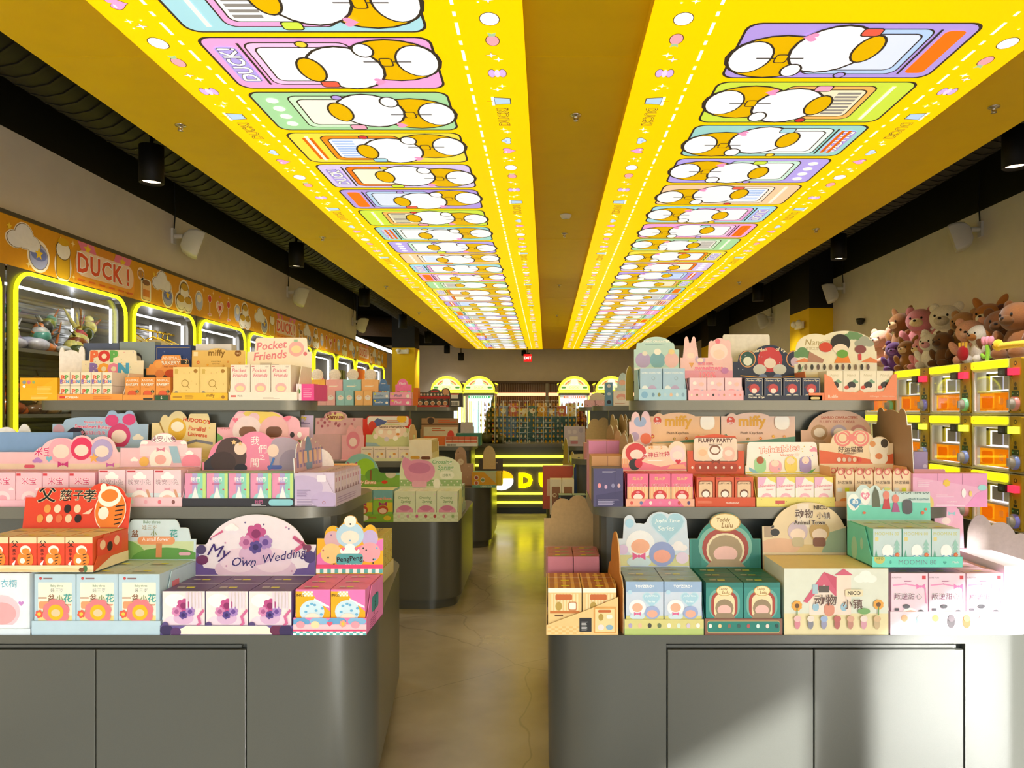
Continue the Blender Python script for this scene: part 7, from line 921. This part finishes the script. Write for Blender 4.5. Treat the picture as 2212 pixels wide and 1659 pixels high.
r = obj('plush_toy', None, loc=(XG + .06, (XG + .06) * F / (2190 - VX), ZG + .09), rz=-pi / 2 + .2); b = MB(); b.tube([(-.12, 0, 0), (0, 0, .004), (.16, 0, 0)], .025, 'f0c02a', 10); b.ball((-.14, 0, .012), (.04, .035, .042), 'f0c02a', 12, 8); b.build('body', 'plush', r); b = MB(); b.ball((-.15, -.033, .02), .006, '1a1512', 8, 6); b.build('eye', 'plastic', r); tag(r, 'long yellow plush held by the brown capybara', 'plush toy')
r = obj('plush_fries', None, loc=(XG + .05, (XG + .05) * F / (2080 - VX), ZG + .04), rz=-pi / 2 + .3); b = MB(); b.ball((0, 0, .04), (.05, .03, .06), 'b8222c', 14, 8); b.build('carton', 'plush', r)
for dx in (-.025, 0, .025): b = MB(); b.tube([(dx, 0, .07), (dx * 1.3, 0, .125)], .01, 'f0c040', 8); b.build('fry', 'plush', r)
tag(r, 'red plush carton of yellow fries on the pile', 'plush toy')

# ------------------------------------------------------------------ sales counter with neon bars and sign
YC = 9.37; r = obj('sales_counter', None, loc=(0, YC, 0)); tag(r, 'dark sales counter with yellow neon bars and glowing sign', 'counter')
b = MB(); b.prism(rrect2(-1.9, 1.9, 0, .6, .05), .08, .85, '4a4638'); b.box(-1.85, 1.85, .05, .55, 0, .08, '1c1b18'); b.build('body', 'fixture', r)
b = MB(); b.prism(rrect2(-1.93, 1.93, -.03, .63, .05), .85, .885, '5a5546'); b.build('worktop', 'fixture', r)
for zz in (.726, .615, .258, .146): b = MB(); b.tube([(-1.8, -.014, zz), (1.8, -.014, zz)], .014, 'f0ee30', 8); b.build('neon_bar', 'neon', r)
for i, ch in enumerate('DUCK!'):
    b = MB(); W_ = .2; vv, ff, x0, x1, y0_, y1_ = glyphs(ch, .06); sc = .19 / (y1_ - y0_)
    fr_ = [(-.35 + i * .255 + (x - x0) * sc, -.03, .33 + (yy - y0_) * sc) for x, yy in vv]; b.mesh_(fr_, ff, 'f6e400'); b.mesh_([(x, -.004, q) for x, _, q in fr_], ff, 'f6e400'); b.build('sign_letter', 'neon', r)
b = MB(); b.card([(.155 * cos(2 * pi * k_ / 28), .12 * sin(2 * pi * k_ / 28)) for k_ in range(28)], (-.57, -.02, .42), (1, 0, 0), (0, 0, 1), (0, -1, 0), .015, 'eef2ff'); b.card([(.155 * cos(pi * k_ / 14), .02 + .1 * sin(pi * k_ / 14)) for k_ in range(15)], (-.57, -.024, .43), (1, 0, 0), (0, 0, 1), (0, -1, 0), .003, 'f2a80c'); b.build('round_light', 'lit', r)
# glass grid case with tiny figurines
r = obj('glass_case', None, loc=(0, 9.5, .887)); tag(r, 'clear grid case filled with tiny yellow and white figurines', 'display case')
gx0, gx1, gn, rows, gp = -.87, .49, 26, 8, .068
for j in range(rows + 1): b = MB(); b.box(gx0, gx1, 0, .09, j * gp - .002 if j else 0, j * gp + .002, 'dfe8e4'); b.build('glass_shelf', 'glass', r)
for i in range(14): b = MB(); x = gx0 + (gx1 - gx0) * i / 13; b.box(x - .0015, x + .0015, 0, .09, .002, rows * gp, 'f0f4ea'); b.build('divider', 'plastic', r)
def fig(c1, c2, kd):
    m = MB(); m.ball((0, 0, .013), (.013, .011, .012), c1, 10, 6); m.ball((0, -.003, .03), (.0095, .009, .009), c1, 10, 6)
    if kd == 0: m.ball((0, -.013, .029), (.005, .005, .002), c2, 6, 4)
    elif kd == 1: m.ball((-.005, 0, .041), (.003, .002, .007), c2, 6, 4); m.ball((.005, 0, .041), (.003, .002, .007), c2, 6, 4)
    else: m.lathe([(.012, .034), (.004, .048), (0, .05)], (0, 0, 0), c2, 8)
    return m.mesh('figurine')
figs = [fig('eeb41a', 'e0641a', 0), fig('ece4d2', 'd8a04a', 0), fig('e6b83a', 'a8601a', 1), fig('d8d2c4', 'b84a3a', 2), fig('c88a4a', '4a3020', 1), fig('f0c832', 'c8302a', 2)]
FD = ['tiny yellow figurine with orange bill in the grid case', 'tiny white figurine with tan bill in the grid case', 'tiny yellow long-eared figurine in the grid case', 'tiny white figurine with red hat in the grid case', 'tiny brown long-eared figurine in the grid case', 'tiny yellow figurine with red hat in the grid case']
R_ = random.Random(8)
for j in range(rows):
    for i in range(gn):
        if R_.random() < .1: continue
        k = R_.choice((0, 0, 0, 1, 1, 2, 3, 4, 5)); tag(obj('figurine', figs[k], 'resin', None, (gx0 + (gx1 - gx0) * (i + .5) / gn, 9.545, .887 + j * gp + .003)), FD[k], 'figurine', 'figurines in the grid case')
statue(-.72, 9.8, .887, .62, ['4a4a20', '6a6a34', '3a3a1c', '7a7a44', '55602a'], 21, 'large olive green spiked statue behind the grid case')
statue(.46, 9.8, .887, .6, ['6a2a14', '8a3a1c', '4a1c10', 'a8502a'], 22, 'large rust red spiked statue behind the grid case')
# back bench behind the counter
b = MB(); b.box(-.9, .6, 11.0, 11.4, 0, 1.22, '1f4a48'); b.box(-.85, -.45, 10.98, 11.0, .9, 1.2, '4a6a8a'); tag(b.build('storage_cabinet', 'fixture'), 'dark teal storage cabinet behind the sales counter', 'cabinet')
for k in range(10):
    x = -.85 + k * .145; plain_box('toy_box', x, x + .13, 11.05, 11.2, 1.222, 1.34 + .04 * (k % 3), ['d8a03a', '8a9ac0', 'c86a5a', 'e8d8a0', '5a7a6a'][k % 5], [('o', .5, .5, .3, .3, 'f0e8d8')], 'small colourful toy box on the teal storage cabinet', group='toy boxes on the teal cabinet')
r = obj('pos_terminal', None, loc=(-1.05, 9.55, .887)); b = MB(); b.bbox(-.1, .1, 0, .02, .08, .26, '3a4656'); b.build('screen', 'plastic', r); b = MB(); b.tube([(0, .02, 0), (0, .03, .12)], .015, '2a2a2e', 8); b.bbox(-.06, .06, -.02, .08, 0, .012, '2a2a2e'); b.build('stand', 'plastic', r); tag(r, 'dark till screen on the sales counter beside the grid case', 'till')
# ------------------------------------------------------------------ claw machines
def claw(x, yq, label, st):
    r = obj('claw_machine', None, loc=(x, yq, 0)); tag(r, label, 'claw machine'); w = .29
    b = MB(); b.box(-w, w, 0, .75, 0, .72, '3a3a34'); b.box(-w, w, .72, .75, .72, 1.62, 'e8e8e0'); b.box(-w, w, 0, .75, 1.6, 1.66, '3a372e')
    for q in (-1, 1): b.box(q * w - (.02 if q > 0 else 0), q * w + (.02 if q < 0 else 0), 0, .75, .72, 1.6, 'c9c8b8') if q * st < 0 else None
    b.build('cabinet', 'plastic', r)
    b = MB(); b.box(-w + .02, w - .02, .68, .7, .74, 1.56, 'f4f6f4')
    R2 = random.Random(int(x * 100)); k_ = -w + .03
    while k_ < w - .04: b.box(k_, k_ + .018, .665, .68, .74, 1.5, R2.choice(['f6ee60', 'd8f0ff', 'ffffff', 'a8e8e8', 'f6f0a0', 'c8c8ff', 'ffc8d8'])); k_ += R2.choice((.03, .045))
    b.build('lit_back', 'lit', r)
    for q in (-1, 1): b = MB(); b.tube([(q * (w - .01), .01, .74), (q * (w - .01), .01, 1.58)], .012, 'f0ee40', 6); b.build('neon_post', 'neon', r)
    b = MB(); b.tube([(-w, -.012, 1.66), (w, -.012, 1.66)], .016, 'f0ee30', 8); b.build('neon_bar', 'neon', r)
    b = MB(); b.tube([(-.28 * cos(pi * k2 / 20), -.012, 1.69 + .25 * sin(pi * k2 / 20)) for k2 in range(21)], .018, 'f0ee20', 8); b.build('neon_arch', 'neon', r)
    b = MB(); b.card([(.27 * cos(pi * k2 / 24), .24 * sin(pi * k2 / 24)) for k2 in range(25)], (0, 0, 1.68), (1, 0, 0), (0, 0, 1), (0, -1, 0), .1, 'b9b49a'); b.build('marquee', 'plastic', r)
    b = MB()
    for rr_, c in ((.23, 'd8d4c0'), (.2, 'c86a5a'), (.18, 'e8d890'), (.16, 'a8d0b0'), (.14, 'e8ece8')): b.poly([(rr_ * cos(pi * k2 / 20), -.002 - (.23 - rr_) * .02, 1.72 + rr_ * .85 * sin(pi * k2 / 20)) for k2 in range(21)], c)
    b.box(-.26, .26, -.016, -.006, 1.7, 1.79, 'f4f8d8'); draw(b, [('t', .5, .5, .5, 'DUCK', 'c8e890', {'w': .34, 'b': .02}), ('R', .03, .3, .16, .4, .03, '5a9a4a'), ('R', .81, .3, .16, .4, .03, '5a9a4a')], (-.26, -.016, 1.7), (1, 0, 0), (0, 0, 1), (0, -1, 0), .52, .09); b.box(-.26, .26, -.02, -.006, 1.67, 1.7, 'f2ea20'); b.ball((0, -.01, 1.85), (.07, .01, .06), 'f4f6fa', 14, 8); b.build('light_panel', 'lit_soft', r)
    b = MB(); b.box(-.2, .2, -.01, .0, 1.54, 1.59, '2f9a5a' if st < 0 else 'e0603a'); draw(b, [('o', .1 + .1 * k2, .5, .03, .03, 'ffffff') for k2 in range(9)], (-.2, -.01, 1.54), (1, 0, 0), (0, 0, 1), (0, -1, 0), .4, .05); b.build('bulb_strip', 'lit', r)
    b = MB(); b.box(-w + .02, w - .02, .004, .008, .74, 1.58, 'ffffff'); b.build('window_pane', 'glass', r)
    q = st * -1; b = MB(); xx = q * (w + .002); b.box(min(xx, xx + q * .01), max(xx, xx + q * .01), .02, .73, 1.66, 1.82, '2c2622')
    R2 = random.Random(3)
    for k2 in range(22): b.ball((xx + q * .012, R2.uniform(.05, .7), R2.uniform(1.68, 1.8)), (.003, .014, .012), R2.choice(['f0e8e0', 'e8a0a8', 'f0d060']), 6, 4)
    b.build('side_sign', 'plastic', r)
    for zz in (1.655, 1.825): b = MB(); b.tube([(xx + q * .012, .02, zz), (xx + q * .012, .73, zz)], .01, 'f0ee20', 6); b.build('neon_edge', 'neon', r)
claw(-1.88, 14, 'claw machine with green bulb strip nearest the yellow column', -1); claw(-1.27, 14, 'claw machine with green bulb strip beside the wood slats', -1)
claw(.53, 14, 'claw machine with orange bulb strip beside the wood slats', 1); claw(1.23, 14, 'claw machine with orange bulb strip half hidden by shelf cards', 1)
# wood slat screen at the far wall with cove light
r = obj('slat_screen', None, loc=(0, 20.3, 0)); tag(r, 'ribbed wood slat screen with warm cove light at the far wall', 'slat screen')
b = MB(); b.box(-2.6, 3.6, .1, .2, 0, 2.1, '6a4a38'); b.box(-2.6, 3.6, .0, .2, 2.06, 2.12, '5a4a40'); b.build('backing', 'paint', r)
b = MB()
for k in range(124): x = -2.58 + k * .05; b.box(x, x + .03, .06, .1, 0, 1.7, 'a87c58'); b.box(x, x + .03, .06, .1, 1.82, 2.06, '8a7468')
o = b.build('slats', 'paint', r); o['kind'] = 'stuff'
b = MB(); b.box(-2.4, 3.5, .05, .08, 1.72, 1.8, 'ffc090'); b.build('cove_light', 'lit', r)
for x in (-.02,): b = MB(); b.box(x, x + .08, .02, .06, 0, 2.06, '9a9488'); b.build('post', 'paint', r)
